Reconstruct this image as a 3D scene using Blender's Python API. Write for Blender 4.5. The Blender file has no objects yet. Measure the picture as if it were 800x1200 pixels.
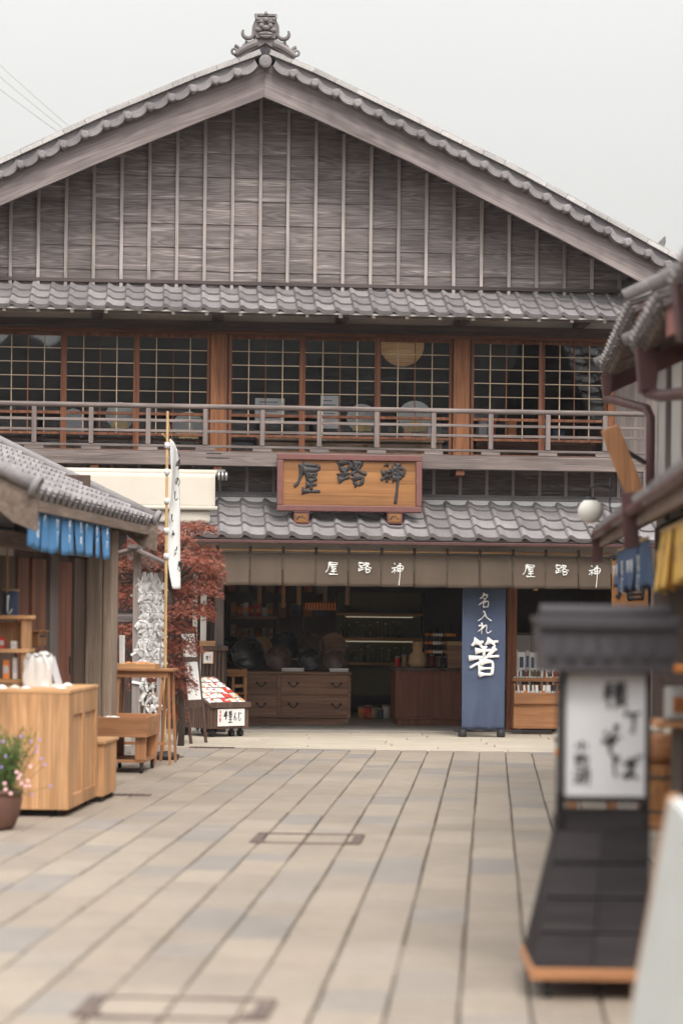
import bpy, bmesh, math, random
from mathutils import Vector, Matrix
random.seed(11)
sc = bpy.context.scene
COL = sc.collection
rad = math.radians
# ------------------------------------------------------------------ camera
H, F, PX, PY, ROLL = 1.62, 2833.0, 400.0, 710.0, 0.011
cam_d = bpy.data.cameras.new('camera')
cam = bpy.data.objects.new('camera', cam_d); COL.objects.link(cam)
cam.location = (0, 0, H)
cam.rotation_euler = (Matrix.Rotation(rad(90), 3, 'X') @ Matrix.Rotation(ROLL, 3, 'Z')).to_euler()
cam_d.sensor_fit = 'VERTICAL'; cam_d.sensor_height = 36.0; cam_d.sensor_width = 24.0
cam_d.lens = F / 1200 * 36.0
cam_d.shift_y = 110.0 / 1200
cam_d.clip_end = 2000; cam_d.clip_start = 0.05
cam_d.dof.use_dof = True; cam_d.dof.focus_distance = 29.8; cam_d.dof.aperture_fstop = 1.45
sc.camera = cam
# ------------------------------------------------------------------ light
EL, AZ = rad(52), rad(160)            # sun height, compass (0 = +Y, clockwise)
w = bpy.data.worlds.new('World'); sc.world = w; w.use_nodes = True
nt = w.node_tree; nt.nodes.clear()
def wn(t, **k):
    n = nt.nodes.new(t)
    for a, b in k.items(): setattr(n, a, b)
    return n
sky = wn('ShaderNodeTexSky', sky_type='NISHITA', sun_disc=False, sun_elevation=EL, sun_rotation=AZ, air_density=1.6, dust_density=5.0)
hsv = wn('ShaderNodeHueSaturation'); hsv.inputs['Saturation'].default_value = 0.12
nt.links.new(sky.outputs[0], hsv.inputs['Color'])
tc = wn('ShaderNodeTexCoord'); sep = wn('ShaderNodeSeparateXYZ'); nt.links.new(tc.outputs['Generated'], sep.inputs[0])
noi = wn('ShaderNodeTexNoise'); noi.inputs['Scale'].default_value = 2.2; noi.inputs['Detail'].default_value = 4
nt.links.new(tc.outputs['Generated'], noi.inputs['Vector'])
mr = wn('ShaderNodeMapRange'); nt.links.new(sep.outputs['Z'], mr.inputs['Value'])
mr.inputs['From Min'].default_value = 0.05; mr.inputs['From Max'].default_value = 1.0
cr = wn('ShaderNodeValToRGB'); nt.links.new(mr.outputs[0], cr.inputs[0])
cr.color_ramp.elements[0].color = (3.55, 3.56, 3.44, 1); cr.color_ramp.elements[1].color = (12.5, 12.4, 12.3, 1)
mn = wn('ShaderNodeMapRange'); nt.links.new(noi.outputs[0], mn.inputs['Value'])
mn.inputs['To Min'].default_value = 0.94; mn.inputs['To Max'].default_value = 1.05
mu = wn('ShaderNodeMix', data_type='RGBA', blend_type='MULTIPLY'); mu.inputs[0].default_value = 1
nt.links.new(cr.outputs[0], mu.inputs[6]); nt.links.new(mn.outputs[0], mu.inputs[7])
mx = wn('ShaderNodeMix', data_type='RGBA'); mx.inputs[0].default_value = 0.9   # thick overcast hides most of the clear sky
nt.links.new(hsv.outputs[0], mx.inputs[6]); nt.links.new(mu.outputs[2], mx.inputs[7])
# the overcast is brighter on the side where the sun stands behind the cloud
dt = wn('ShaderNodeVectorMath', operation='DOT_PRODUCT'); dt.inputs[1].default_value = (math.sin(AZ), math.cos(AZ), 0.25)
nt.links.new(tc.outputs['Generated'], dt.inputs[0])
dm = wn('ShaderNodeMapRange'); nt.links.new(dt.outputs['Value'], dm.inputs['Value'])
dm.inputs['From Min'].default_value = -0.2; dm.inputs['From Max'].default_value = 1.0; dm.inputs['To Min'].default_value = 1.0; dm.inputs['To Max'].default_value = 2.3
mg = wn('ShaderNodeMix', data_type='RGBA', blend_type='MULTIPLY'); mg.inputs[0].default_value = 1
nt.links.new(mx.outputs[2], mg.inputs[6]); nt.links.new(dm.outputs[0], mg.inputs[7])
bg = wn('ShaderNodeBackground'); bg.inputs['Strength'].default_value = 0.1
nt.links.new(mg.outputs[2], bg.inputs['Color'])
wo = wn('ShaderNodeOutputWorld'); nt.links.new(bg.outputs[0], wo.inputs['Surface'])
sd = bpy.data.lights.new('sun', 'SUN'); sd.energy = 1.15; sd.angle = rad(16); sd.color = (1, .93, .84)
sun = bpy.data.objects.new('sun', sd); COL.objects.link(sun); sun.location = (0, 0, 30)
_dir = Vector((math.sin(AZ) * math.cos(EL), math.cos(AZ) * math.cos(EL), math.sin(EL)))
sun.rotation_euler = _dir.to_track_quat('Z', 'Y').to_euler()
sc.view_settings.view_transform = 'Standard'; sc.view_settings.look = 'None'
sc.view_settings.exposure = 0.80; sc.view_settings.gamma = 1.0
sc.view_settings.use_curve_mapping = False
sc.cycles.use_denoising = True
sc.cycles.max_bounces = 8; sc.cycles.transparent_max_bounces = 16
sc.cycles.caustics_reflective = False; sc.cycles.caustics_refractive = False
# ------------------------------------------------------------------ where a pixel of the photograph stands in the place
def ray(px, py):
    u, v = px - PX, py - PY
    c, s = math.cos(ROLL), math.sin(ROLL)
    return Vector(((u * c + v * s) / F, 1.0, -(-u * s + v * c) / F))
def at(px, py, Y):
    r = ray(px, py); return Vector((r.x * Y, Y, H + r.z * Y))
def gnd(px, py, z=0.0):
    r = ray(px, py); t = (z - H) / r.z; return Vector((r.x * t, t, z))
# facade frame: x along the shop front, -y towards the street, origin 31 m away
FA = rad(4.5); FO = Vector((0, 31.0, 0))
FD = Vector((math.cos(FA), math.sin(FA), 0)); FN = Vector((math.sin(FA), -math.cos(FA), 0))
def fac(px, py, o=0.0):
    r = ray(px, py); r2 = Vector((r.x, r.y, 0))
    t = (o + FO.dot(FN)) / r2.dot(FN)
    p = r2 * t - FO
    return Vector((p.dot(FD), -o, H + r.z * t))
def fx(px, py, o=0.0): return fac(px, py, o).x
def fz(px, py, o=0.0): return fac(px, py, o).z
def fw(p):
    return FO + FD * p[0] - FN * p[1] + Vector((0, 0, p[2]))
# street frame: y along the street, x to the right
SP = math.atan(175 / F); SD = Vector((math.sin(SP), math.cos(SP), 0)); SR = Vector((math.cos(SP), -math.sin(SP), 0))
def sw(p): return SR * p[0] + SD * p[1] + Vector((0, 0, p[2]))
def s_of(p): return Vector((p.dot(SR), p.dot(SD), p.z))
def sat(px, py, c):                     # on the vertical plane x = c of the street frame
    r = ray(px, py); r2 = Vector((r.x, r.y, 0)); t = c / r2.dot(SR)
    return Vector((c, (r2 * t).dot(SD), H + r.z * t))
# ------------------------------------------------------------------ mesh collector
EACH = {'gable_batten', 'baluster', 'rail', 'rafter', 'wall_batten', 'verge_roll', 'round_end_tile', 'divider', 'upright', 'front_leg', 'rear_leg', 'cross_rail', 'tray_side', 'joist_end', 'roof_plank', 'stand_rail', 'hoop', 'tab', 'ear', 'front_panel', 'side_panel', 'foot', 'rope', 'apron', 'tray_front', 'lifting_plate'}
class MB:
    def __init__(s, org=(0, 0, 0)):
        s.v = []; s.f = []; s.t = []; s.sm = []; s.parts = []; s.o = Vector(org)
    def add(s, vs, fs, t=None, smooth=False):
        if t is None: t = random.random()
        n = len(s.v); s.parts.append((n, len(s.f)))
        for v in vs: s.v.append(tuple(Vector(v) - s.o))
        if isinstance(t, (list, tuple)): s.t += list(t)
        else: s.t += [t] * len(vs)
        for f in fs: s.f.append(tuple(i + n for i in f)); s.sm.append(smooth)
        return s
    def hexa(s, p, t=None):             # 8 corners: bottom ring, top ring
        return s.add(p, [(0, 3, 2, 1), (4, 5, 6, 7), (0, 1, 5, 4), (1, 2, 6, 5), (2, 3, 7, 6), (3, 0, 4, 7)], t)
    def box(s, x0, x1, y0, y1, z0, z1, t=None):
        if x0 > x1: x0, x1 = x1, x0
        if y0 > y1: y0, y1 = y1, y0
        if z0 > z1: z0, z1 = z1, z0
        return s.hexa([(x0, y0, z0), (x1, y0, z0), (x1, y1, z0), (x0, y1, z0), (x0, y0, z1), (x1, y0, z1), (x1, y1, z1), (x0, y1, z1)], t)
    def bar(s, p, q, wd, ht, up=(0, 0, 1), t=None):
        p, q = Vector(p), Vector(q); d = (q - p).normalized()
        a = d.cross(Vector(up))
        if a.length < 1e-4: a = d.cross(Vector((0, 1, 0)))
        a.normalize(); b = a.cross(d).normalized(); a *= wd / 2; b *= ht / 2
        return s.hexa([p - a - b, p + a - b, q + a - b, q - a - b, p - a + b, p + a + b, q + a + b, q - a + b], t)
    def tube(s, pts, r, seg=8, t=None, cap=True, flat=None, fn=None):
        # flat: (normal, factor) squeezes the section along a direction
        pts = [Vector(p) for p in pts]; n = len(pts)
        rs = r if isinstance(r, (list, tuple)) else [r] * n
        vs = []; pa = None
        for i, p in enumerate(pts):
            d = pts[min(i + 1, n - 1)] - pts[max(i - 1, 0)]
            if d.length < 1e-7: d = Vector((0, 0, 1))
            d.normalize()
            if flat:
                a = d.cross(Vector(flat[0]))
                if a.length < 1e-5: a = Vector((1, 0, 0))
                a.normalize(); b = Vector(flat[0]) * flat[1]
            else:
                a = (pa - d * pa.dot(d)) if pa is not None else d.cross(Vector((0, 0, 1)) if abs(d.z) < .9 else Vector((1, 0, 0)))
                if a.length < 1e-5: a = d.cross(Vector((0.3, 1, 0.2)))
                a.normalize(); b = d.cross(a); pa = a
            for k in range(seg):
                an = 2 * math.pi * k / seg
                vs.append(p + (a * math.cos(an) + b * math.sin(an)) * rs[i])
        fs = []
        for i in range(n - 1):
            for k in range(seg):
                k2 = (k + 1) % seg
                fs.append((i * seg + k, i * seg + k2, (i + 1) * seg + k2, (i + 1) * seg + k))
        if cap:
            fs.append(tuple(range(seg))[::-1]); fs.append(tuple((n - 1) * seg + k for k in range(seg)))
        return s.add(vs, fs, t, True)
    def lathe(s, prof, c=(0, 0, 0), seg=20, axis=(0, 0, 1), t=None, smooth=True):
        ax = Vector(axis).normalized(); a = ax.cross(Vector((1, 0, 0)) if abs(ax.x) < .9 else Vector((0, 1, 0))).normalized(); b = ax.cross(a); c = Vector(c)
        vs = []; n = len(prof)
        for r, h in prof:
            for k in range(seg):
                an = 2 * math.pi * k / seg
                vs.append(c + ax * h + (a * math.cos(an) + b * math.sin(an)) * r)
        fs = []
        for i in range(n - 1):
            for k in range(seg):
                k2 = (k + 1) % seg
                fs.append((i * seg + k, i * seg + k2, (i + 1) * seg + k2, (i + 1) * seg + k))
        fs.append(tuple(range(seg))[::-1]); fs.append(tuple((n - 1) * seg + k for k in range(seg)))
        return s.add(vs, fs, t, smooth)
    def ball(s, c, r, seg=12, rings=8, sc_=(1, 1, 1), t=None):
        vs = []; c = Vector(c)
        for i in range(rings + 1):
            th = math.pi * i / rings
            for k in range(seg):
                an = 2 * math.pi * k / seg
                vs.append(c + Vector((r * sc_[0] * math.sin(th) * math.cos(an), r * sc_[1] * math.sin(th) * math.sin(an), r * sc_[2] * math.cos(th))))
        fs = [(i * seg + k, (i + 1) * seg + k, (i + 1) * seg + (k + 1) % seg, i * seg + (k + 1) % seg) for i in range(rings) for k in range(seg)]
        return s.add(vs, fs, t, True)
    def prism(s, outline, m3, w0, w1, t=None, smooth=False):   # outline in 2D, m3(u, v, w) -> point
        n = len(outline)
        vs = [m3(u, v, w0) for u, v in outline] + [m3(u, v, w1) for u, v in outline]
        fs = [tuple(range(n))[::-1], tuple(range(n, 2 * n))] + [(i, (i + 1) % n, n + (i + 1) % n, n + i) for i in range(n)]
        return s.add(vs, fs, t, smooth)
    def grid(s, nu, nv, fn, t=None, smooth=True):
        vs = [fn(i / nu, j / nv) for j in range(nv + 1) for i in range(nu + 1)]
        fs = [(j * (nu + 1) + i, j * (nu + 1) + i + 1, (j + 1) * (nu + 1) + i + 1, (j + 1) * (nu + 1) + i) for j in range(nv) for i in range(nu)]
        return s.add(vs, fs, t, smooth)
    def build(s, name, mat, parent=None, bevel=0.0, solid=0.0, recalc=True):
        np_ = len(s.parts)
        if np_ > 1 and (name in EACH or (name == 'bargeboard' and np_ == 2)):      # every repeat is a part of its own
            ends = s.parts[1:] + [(len(s.v), len(s.f))]; first = None
            for (v0, f0), (v1, f1) in zip(s.parts, ends):
                m_ = MB(); m_.v = s.v[v0:v1]; m_.t = s.t[v0:v1]; m_.sm = s.sm[f0:f1]
                m_.f = [tuple(i - v0 for i in f) for f in s.f[f0:f1]]; m_.parts = [(0, 0)]
                o = m_.build(name, mat, parent, bevel, solid, recalc); first = first or o
            return first
        me = bpy.data.meshes.new(name)
        me.from_pydata(s.v, [], s.f)
        at_ = me.attributes.new('tint', 'FLOAT', 'POINT'); at_.data.foreach_set('value', s.t)
        me.polygons.foreach_set('use_smooth', s.sm)
        if recalc:
            bm = bmesh.new(); bm.from_mesh(me); bmesh.ops.recalc_face_normals(bm, faces=bm.faces); bm.to_mesh(me); bm.free()
        me.materials.append(mat)
        o = bpy.data.objects.new(name, me); COL.objects.link(o)
        if parent is not None: o.parent = parent
        if solid:
            md = o.modifiers.new('thick', 'SOLIDIFY'); md.thickness = solid; md.offset = 0
        if bevel:
            md = o.modifiers.new('bevel', 'BEVEL'); md.width = bevel; md.segments = 2; md.limit_method = 'ANGLE'; md.angle_limit = rad(40); md.harden_normals = False
        return o
def tag(o, label, cat=None, group=None, kind=None):
    if label: o['label'] = label
    if cat: o['category'] = cat
    if group: o['group'] = group
    if kind: o['kind'] = kind
    return o
def thing(name, label, cat, loc=(0, 0, 0), rz=0.0, group=None):
    o = bpy.data.objects.new(name, None); COL.objects.link(o); o.empty_display_size = .1
    o.location = loc; o.rotation_euler = (0, 0, rz)
    return tag(o, label, cat, group)
def fthing(name, label, cat, org, group=None):          # a thing on or by the shop front; org in facade frame
    return thing(name, label, cat, fw(org), FA, group)
def sthing(name, label, cat, org, group=None, rz=0.0):           # a thing in the street frame
    return thing(name, label, cat, sw(org), -SP + rz, group)
def dup(root, loc=None, rz=None, label=None):
    def cp(o, par):
        c = o.copy(); COL.objects.link(c)
        if par is not None: c.parent = par
        for ch in list(o.children): cp(ch, c)
        return c
    r = cp(root, None)
    if loc is not None: r.location = loc
    if rz is not None: r.rotation_euler = (0, 0, rz)
    if label: r['label'] = label
    return r
# ------------------------------------------------------------------ materials
def nodes(name):
    m = bpy.data.materials.new(name); m.use_nodes = True
    n = m.node_tree; b = n.nodes['Principled BSDF']
    return m, n, b
def rgba(c): return (c[0], c[1], c[2], 1)
def N(n, t, ins=None, **k):
    x = n.nodes.new(t)
    for a, b in k.items(): setattr(x, a, b)
    for a, b in (ins or {}).items():
        if isinstance(b, bpy.types.NodeSocket): n.links.new(b, x.inputs[a])
        else: x.inputs[a].default_value = b
    return x
def mixc(n, fac, a, b, mode='MIX'):
    x = n.nodes.new('ShaderNodeMix'); x.data_type = 'RGBA'; x.blend_type = mode
    for i, v in ((0, fac), (6, a), (7, b)):
        if isinstance(v, bpy.types.NodeSocket): n.links.new(v, x.inputs[i])
        else: x.inputs[i].default_value = v if i == 0 or len(v) == 4 else rgba(v)
    return x.outputs[2]
def rng(n, v, a, b, lo, hi):
    return N(n, 'ShaderNodeMapRange', {'Value': v, 'From Min': a, 'From Max': b, 'To Min': lo, 'To Max': hi}).outputs[0]
def seed_w(n):
    a = N(n, 'ShaderNodeAttribute', attribute_name='tint'); oi = N(n, 'ShaderNodeObjectInfo')
    m1 = N(n, 'ShaderNodeMath', {0: a.outputs['Fac'], 1: 37.0}, operation='MULTIPLY')
    return a.outputs['Fac'], N(n, 'ShaderNodeMath', {0: oi.outputs['Random'], 1: 19.0, 2: m1.outputs[0]}, operation='MULTIPLY_ADD').outputs[0]
def wood(name, c1, c2, axis='x', rough=.75, sc_=1.0, tint=(.82, 1.15), streak=None, spec=.25, contrast=(.35, .68), rings=0.0, tilt=0.0):
    m, n, b = nodes(name)
    tcn = N(n, 'ShaderNodeTexCoord').outputs['Object']
    if tilt: tcn = N(n, 'ShaderNodeVectorRotate', {'Vector': tcn, 'Angle': tilt}, rotation_type='Y_AXIS').outputs[0]
    tint_, w_ = seed_w(n)
    s = [16.0 * sc_] * 3; s['xyz'.index(axis)] = 0.9 * sc_
    mp = N(n, 'ShaderNodeMapping', {'Vector': tcn, 'Scale': s})
    n1 = N(n, 'ShaderNodeTexNoise', {'Vector': mp.outputs[0], 'W': w_, 'Scale': 1.0, 'Detail': 5.0, 'Roughness': .6, 'Distortion': .7}, noise_dimensions='4D')
    s2 = [130.0 * sc_] * 3; s2['xyz'.index(axis)] = 3.0 * sc_
    mp2 = N(n, 'ShaderNodeMapping', {'Vector': tcn, 'Scale': s2})
    n2 = N(n, 'ShaderNodeTexNoise', {'Vector': mp2.outputs[0], 'W': w_, 'Scale': 1.0, 'Detail': 3.0}, noise_dimensions='4D')
    n3 = N(n, 'ShaderNodeTexNoise', {'Vector': tcn, 'Scale': 1.7, 'Detail': 4.0})
    f = N(n, 'ShaderNodeMapRange', {'Value': n1.outputs[0], 'From Min': contrast[0], 'From Max': contrast[1]}).outputs[0]
    c = mixc(n, f, c1, c2)
    if streak:
        f2 = rng(n, n1.outputs[0], .575, .66, 0, 1); c = mixc(n, f2, c, streak)
    c = mixc(n, 1.0, c, N(n, 'ShaderNodeCombineColor', {0: rng(n, n2.outputs[0], .3, .7, .78, 1.16), 1: rng(n, n2.outputs[0], .3, .7, .78, 1.15), 2: rng(n, n2.outputs[0], .3, .7, .78, 1.14)}).outputs[0], 'MULTIPLY')
    v = N(n, 'ShaderNodeMath', {0: rng(n, tint_, 0, 1, tint[0], tint[1]), 1: rng(n, n3.outputs[0], .3, .7, .85, 1.12)}, operation='MULTIPLY').outputs[0]
    c = mixc(n, 1.0, c, N(n, 'ShaderNodeCombineColor', {0: v, 1: v, 2: v}).outputs[0], 'MULTIPLY')
    if rings:                       # flat-sawn growth rings: contour lines of a stretched noise
        s4 = [7.0 * sc_] * 3; s4['xyz'.index(axis)] = .55 * sc_
        mp4 = N(n, 'ShaderNodeMapping', {'Vector': tcn, 'Scale': s4})
        n4 = N(n, 'ShaderNodeTexNoise', {'Vector': mp4.outputs[0], 'W': w_, 'Scale': 1.0, 'Detail': 1.5, 'Distortion': .3}, noise_dimensions='4D')
        a_ = N(n, 'ShaderNodeMath', {0: n4.outputs[0], 1: 95.0}, operation='MULTIPLY'); sn = N(n, 'ShaderNodeMath', {0: a_.outputs[0]}, operation='SINE')
        rv = rng(n, sn.outputs[0], -1, 1, 1 - rings, 1 + rings); c = mixc(n, 1.0, c, N(n, 'ShaderNodeCombineColor', {0: rv, 1: rv, 2: rv}).outputs[0], 'MULTIPLY')
    n.links.new(c, b.inputs['Base Color']); b.inputs['Roughness'].default_value = rough; b.inputs['Specular IOR Level'].default_value = spec
    bp = N(n, 'ShaderNodeBump', {'Height': n2.outputs[0], 'Strength': .25, 'Distance': .004})
    n.links.new(bp.outputs[0], b.inputs['Normal'])
    return m
def plain(name, col, rough=.6, metal=0.0, var=.12, scale=6.0, spec=.4, tint=(.9, 1.1), bump=0.0, bscale=60.0):
    m, n, b = nodes(name)
    tcn = N(n, 'ShaderNodeTexCoord').outputs['Object']; tint_, w_ = seed_w(n)
    n1 = N(n, 'ShaderNodeTexNoise', {'Vector': tcn, 'W': w_, 'Scale': scale, 'Detail': 6.0, 'Roughness': .6}, noise_dimensions='4D')
    v = N(n, 'ShaderNodeMath', {0: rng(n, tint_, 0, 1, tint[0], tint[1]), 1: rng(n, n1.outputs[0], .3, .7, 1 - var, 1 + var)}, operation='MULTIPLY').outputs[0]
    c = mixc(n, 1.0, col, N(n, 'ShaderNodeCombineColor', {0: v, 1: v, 2: v}).outputs[0], 'MULTIPLY')
    n.links.new(c, b.inputs['Base Color']); b.inputs['Metallic'].default_value = metal; b.inputs['Specular IOR Level'].default_value = spec
    n.links.new(rng(n, n1.outputs[0], .3, .7, max(.05, rough - .1), min(1, rough + .1)), b.inputs['Roughness'])
    if bump:
        n2 = N(n, 'ShaderNodeTexNoise', {'Vector': tcn, 'Scale': bscale, 'Detail': 4.0})
        n.links.new(N(n, 'ShaderNodeBump', {'Height': n2.outputs[0], 'Strength': bump, 'Distance': .01}).outputs[0], b.inputs['Normal'])
    return m
def cloth(name, col, var=.07, trans=.0, rough=.9):
    m, n, b = nodes(name)
    tcn = N(n, 'ShaderNodeTexCoord').outputs['Object']; tint_, w_ = seed_w(n)
    n1 = N(n, 'ShaderNodeTexNoise', {'Vector': tcn, 'W': w_, 'Scale': 3.0, 'Detail': 5.0}, noise_dimensions='4D')
    wv = N(n, 'ShaderNodeTexNoise', {'Vector': tcn, 'Scale': 260.0, 'Detail': 1.0})
    v = N(n, 'ShaderNodeMath', {0: rng(n, n1.outputs[0], .3, .7, 1 - var, 1 + var), 1: rng(n, tint_, 0, 1, .94, 1.06)}, operation='MULTIPLY').outputs[0]
    c = mixc(n, 1.0, col, N(n, 'ShaderNodeCombineColor', {0: v, 1: v, 2: v}).outputs[0], 'MULTIPLY')
    n.links.new(c, b.inputs['Base Color']); b.inputs['Roughness'].default_value = rough; b.inputs['Specular IOR Level'].default_value = .15
    n.links.new(N(n, 'ShaderNodeBump', {'Height': wv.outputs[0], 'Strength': .2, 'Distance': .002}).outputs[0], b.inputs['Normal'])
    if trans:
        tr = N(n, 'ShaderNodeBsdfTranslucent', {'Color': c}); ms = N(n, 'ShaderNodeMixShader', {0: trans, 1: b.outputs[0], 2: tr.outputs[0]})
        n.links.new(ms.outputs[0], n.nodes['Material Output'].inputs[0])
    return m
def tilemat(name, col, rough=.62):
    m, n, b = nodes(name)
    tcn = N(n, 'ShaderNodeTexCoord').outputs['Object']; tint_, w_ = seed_w(n)
    n1 = N(n, 'ShaderNodeTexNoise', {'Vector': tcn, 'Scale': 2.2, 'Detail': 6.0, 'Roughness': .65})
    n2 = N(n, 'ShaderNodeTexNoise', {'Vector': tcn, 'W': w_, 'Scale': 45.0, 'Detail': 5.0}, noise_dimensions='4D')
    v = N(n, 'ShaderNodeMath', {0: rng(n, tint_, 0, 1, .76, 1.2), 1: rng(n, n1.outputs[0], .3, .7, .8, 1.15)}, operation='MULTIPLY').outputs[0]
    v = N(n, 'ShaderNodeMath', {0: v, 1: rng(n, n2.outputs[0], .3, .75, .78, 1.15)}, operation='MULTIPLY').outputs[0]
    c = mixc(n, 1.0, col, N(n, 'ShaderNodeCombineColor', {0: v, 1: v, 2: v}).outputs[0], 'MULTIPLY')
    c = mixc(n, rng(n, n1.outputs[0], .58, .75, 0, .45), c, (.20, .185, .165))
    n.links.new(c, b.inputs['Base Color']); b.inputs['Specular IOR Level'].default_value = .28
    n.links.new(rng(n, n2.outputs[0], .3, .7, rough - .12, rough + .15), b.inputs['Roughness'])
    n.links.new(N(n, 'ShaderNodeBump', {'Height': n2.outputs[0], 'Strength': .15, 'Distance': .005}).outputs[0], b.inputs['Normal'])
    return m
def glassmat(name, refl=1.0, tintc=(.93, .94, .95)):
    m, n, b = nodes(name); n.nodes.remove(b)
    tcn = N(n, 'ShaderNodeTexCoord').outputs['Object']
    nz = N(n, 'ShaderNodeTexNoise', {'Vector': tcn, 'Scale': 2.2, 'Detail': 1.0})
    bp = N(n, 'ShaderNodeBump', {'Height': nz.outputs[0], 'Strength': .05, 'Distance': .02})
    fr = N(n, 'ShaderNodeFresnel', {'IOR': 1.5})
    g = N(n, 'ShaderNodeBsdfGlossy', {'Color': (1, 1, 1, 1), 'Roughness': .015, 'Normal': bp.outputs[0]})
    t = N(n, 'ShaderNodeBsdfTransparent', {'Color': rgba(tintc)})
    k = N(n, 'ShaderNodeMath', {0: fr.outputs[0], 1: 1.15 * refl}, operation='MULTIPLY')
    ms = N(n, 'ShaderNodeMixShader', {0: k.outputs[0], 1: t.outputs[0], 2: g.outputs[0]})
    n.links.new(ms.outputs[0], n.nodes['Material Output'].inputs[0])
    return m
M = {}
M['gable'] = wood('weathered_boards', (.125, .105, .101), (.25, .215, .208), 'x', .85, 1.15, (.78, 1.14), streak=(.34, .30, .285), contrast=(.25, .75), rings=.22)
M['barge'] = wood('weathered_plank', (.165, .137, .133), (.28, .24, .235), 'x', .85, .6, rings=.10, tilt=rad(22))
M['barge2'] = wood('weathered_plank_falling', (.165, .137, .133), (.28, .24, .235), 'x', .85, .6, rings=.10, tilt=-rad(24.5))
M['greyx'] = wood('grey_timber_along', (.135, .108, .10), (.24, .20, .187), 'x', .85, .9, rings=.10)
M['greyz'] = wood('grey_timber_upright', (.145, .118, .11), (.25, .21, .197), 'z', .85, .9)
M['batten'] = wood('pale_batten', (.30, .26, .245), (.46, .405, .385), 'z', .85, 1.0)
M['darkx'] = wood('dark_beam', (.060, .046, .045), (.125, .098, .093), 'x', .7, .8)
M['darkz'] = wood('dark_boards', (.035, .026, .024), (.085, .062, .055), 'z', .7, .8)
M['redx'] = wood('red_cedar_along', (.115, .042, .024), (.23, .095, .05), 'x', .6)
M['redz'] = wood('red_cedar_upright', (.125, .045, .024), (.27, .11, .055), 'z', .6)
M['orangez'] = wood('orange_cedar_post', (.18, .068, .030), (.34, .145, .065), 'z', .6, rings=.12)
M['door'] = wood('red_brown_door', (.12, .042, .024), (.235, .088, .05), 'z', .6)
M['sign'] = wood('amber_signboard', (.205, .088, .030), (.32, .15, .055), 'x', .5, .6, contrast=(.3, .7))
M['honeyz'] = wood('pale_cedar', (.42, .215, .095), (.60, .35, .18), 'z', .6, .7, rings=.09)
M['honeyx'] = wood('pale_cedar_along', (.43, .225, .10), (.60, .355, .18), 'x', .6, .7)
M['tablex'] = wood('brown_table_wood', (.31, .14, .065), (.50, .25, .12), 'x', .6, .9)
M['tablez'] = wood('brown_table_leg', (.33, .15, .07), (.52, .26, .125), 'z', .6, .9)
M['chest'] = wood('chest_wood', (.20, .105, .065), (.36, .20, .125), 'x', .5, .8)
M['cartz'] = wood('cart_slat_wood', (.075, .045, .035), (.15, .092, .07), 'z', .7)
M['colz'] = wood('rough_old_column', (.21, .155, .115), (.34, .26, .20), 'z', .9, 1.2)
M['bamboo'] = wood('bamboo', (.46, .29, .13), (.66, .45, .23), 'z', .5, 1.0)
M['maroon'] = plain('maroon_metal', (.085, .036, .034), .5, .0, .12, 5)
M['frame_red'] = plain('maroon_frame', (.15, .058, .05), .55, 0, .18, 9, bump=.1)
M['tile'] = tilemat('smoked_roof_tile', (.235, .217, .22))
M['tile_lt'] = tilemat('pale_ridge_tile', (.45, .43, .42), .7)
M['tile_mid'] = tilemat('brown_grey_roof_tile', (.135, .118, .113))
M['tile_dk'] = tilemat('dark_roof_tile', (.115, .105, .108), .5)
M['orn'] = tilemat('ornament_clay', (.19, .17, .17), .6)
M['plaster'] = plain('lime_plaster', (.78, .75, .70), .9, 0, .06, 3, .2)
M['plaster_grey'] = plain('grey_plaster', (.40, .38, .36), .9, 0, .08, 3, .2)
M['cream'] = cloth('cream_canvas', (.56, .51, .435), .04)
M['noren'] = cloth('taupe_linen', (.108, .082, .063), .08)
M['white_cloth'] = cloth('white_cotton', (.80, .79, .77), .04, .2)
M['indigo'] = cloth('indigo_cotton', (.074, .094, .152), .1)
M['blue'] = cloth('bright_blue_cotton', (.115, .295, .55), .1, .2)
M['navy'] = cloth('navy_cotton', (.07, .10, .17), .1, .15)
M['slate'] = cloth('slate_blue_cotton', (.095, .135, .22), .1, .15)
M['yellow'] = cloth('mustard_cotton', (.74, .49, .15), .08, .25)
M['ink'] = plain('black_ink', (.018, .016, .017), .7, 0, .2)
M['carve'] = plain('charcoal_lettering', (.030, .026, .027), .55, 0, .25, 20, bump=.2)
M['white'] = plain('white_paint', (.80, .79, .77), .6, 0, .05)
M['paper'] = plain('white_paper', (.78, .77, .75), .8, 0, .05, 9, .2)
M['paper_gr'] = plain('greyish_paper', (.56, .555, .57), .8, 0, .04, 4, .2)
M['red'] = plain('red_print', (.62, .045, .035), .6, 0, .15)
M['orange'] = plain('orange_print', (.75, .26, .06), .6, 0, .15)
M['iron'] = plain('black_iron', (.03, .028, .029), .55, .3, .2)
M['steel'] = plain('dull_steel', (.42, .41, .40), .4, .8, .15)
M['rubber'] = plain('black_rubber', (.02, .02, .021), .8, 0, .1)
M['lacquer'] = plain('black_lacquer', (.016, .014, .016), .25, 0, .1, 5, .5)
M['lacquer_br'] = plain('brown_lacquer', (.075, .04, .03), .3, 0, .15, 5, .5)
M['black_wood'] = wood('black_stained_wood', (.018, .0155, .0165), (.042, .036, .037), 'x', .75, spec=.12)
M['black_woodz'] = wood('black_stained_upright', (.012, .010, .010), (.028, .024, .024), 'z', .7, spec=.15)
M['dark_int'] = plain('dark_interior', (.14, .105, .095), .85, 0, .2, 2, .15)
M['floor'] = plain('worn_concrete', (.30, .27, .24), .8, 0, .12, 1.5, .2)
M['ceil'] = wood('ceiling_board', (.11, .078, .062), (.19, .14, .11), 'x', .8)
M['glass'] = glassmat('window_glass')
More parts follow.
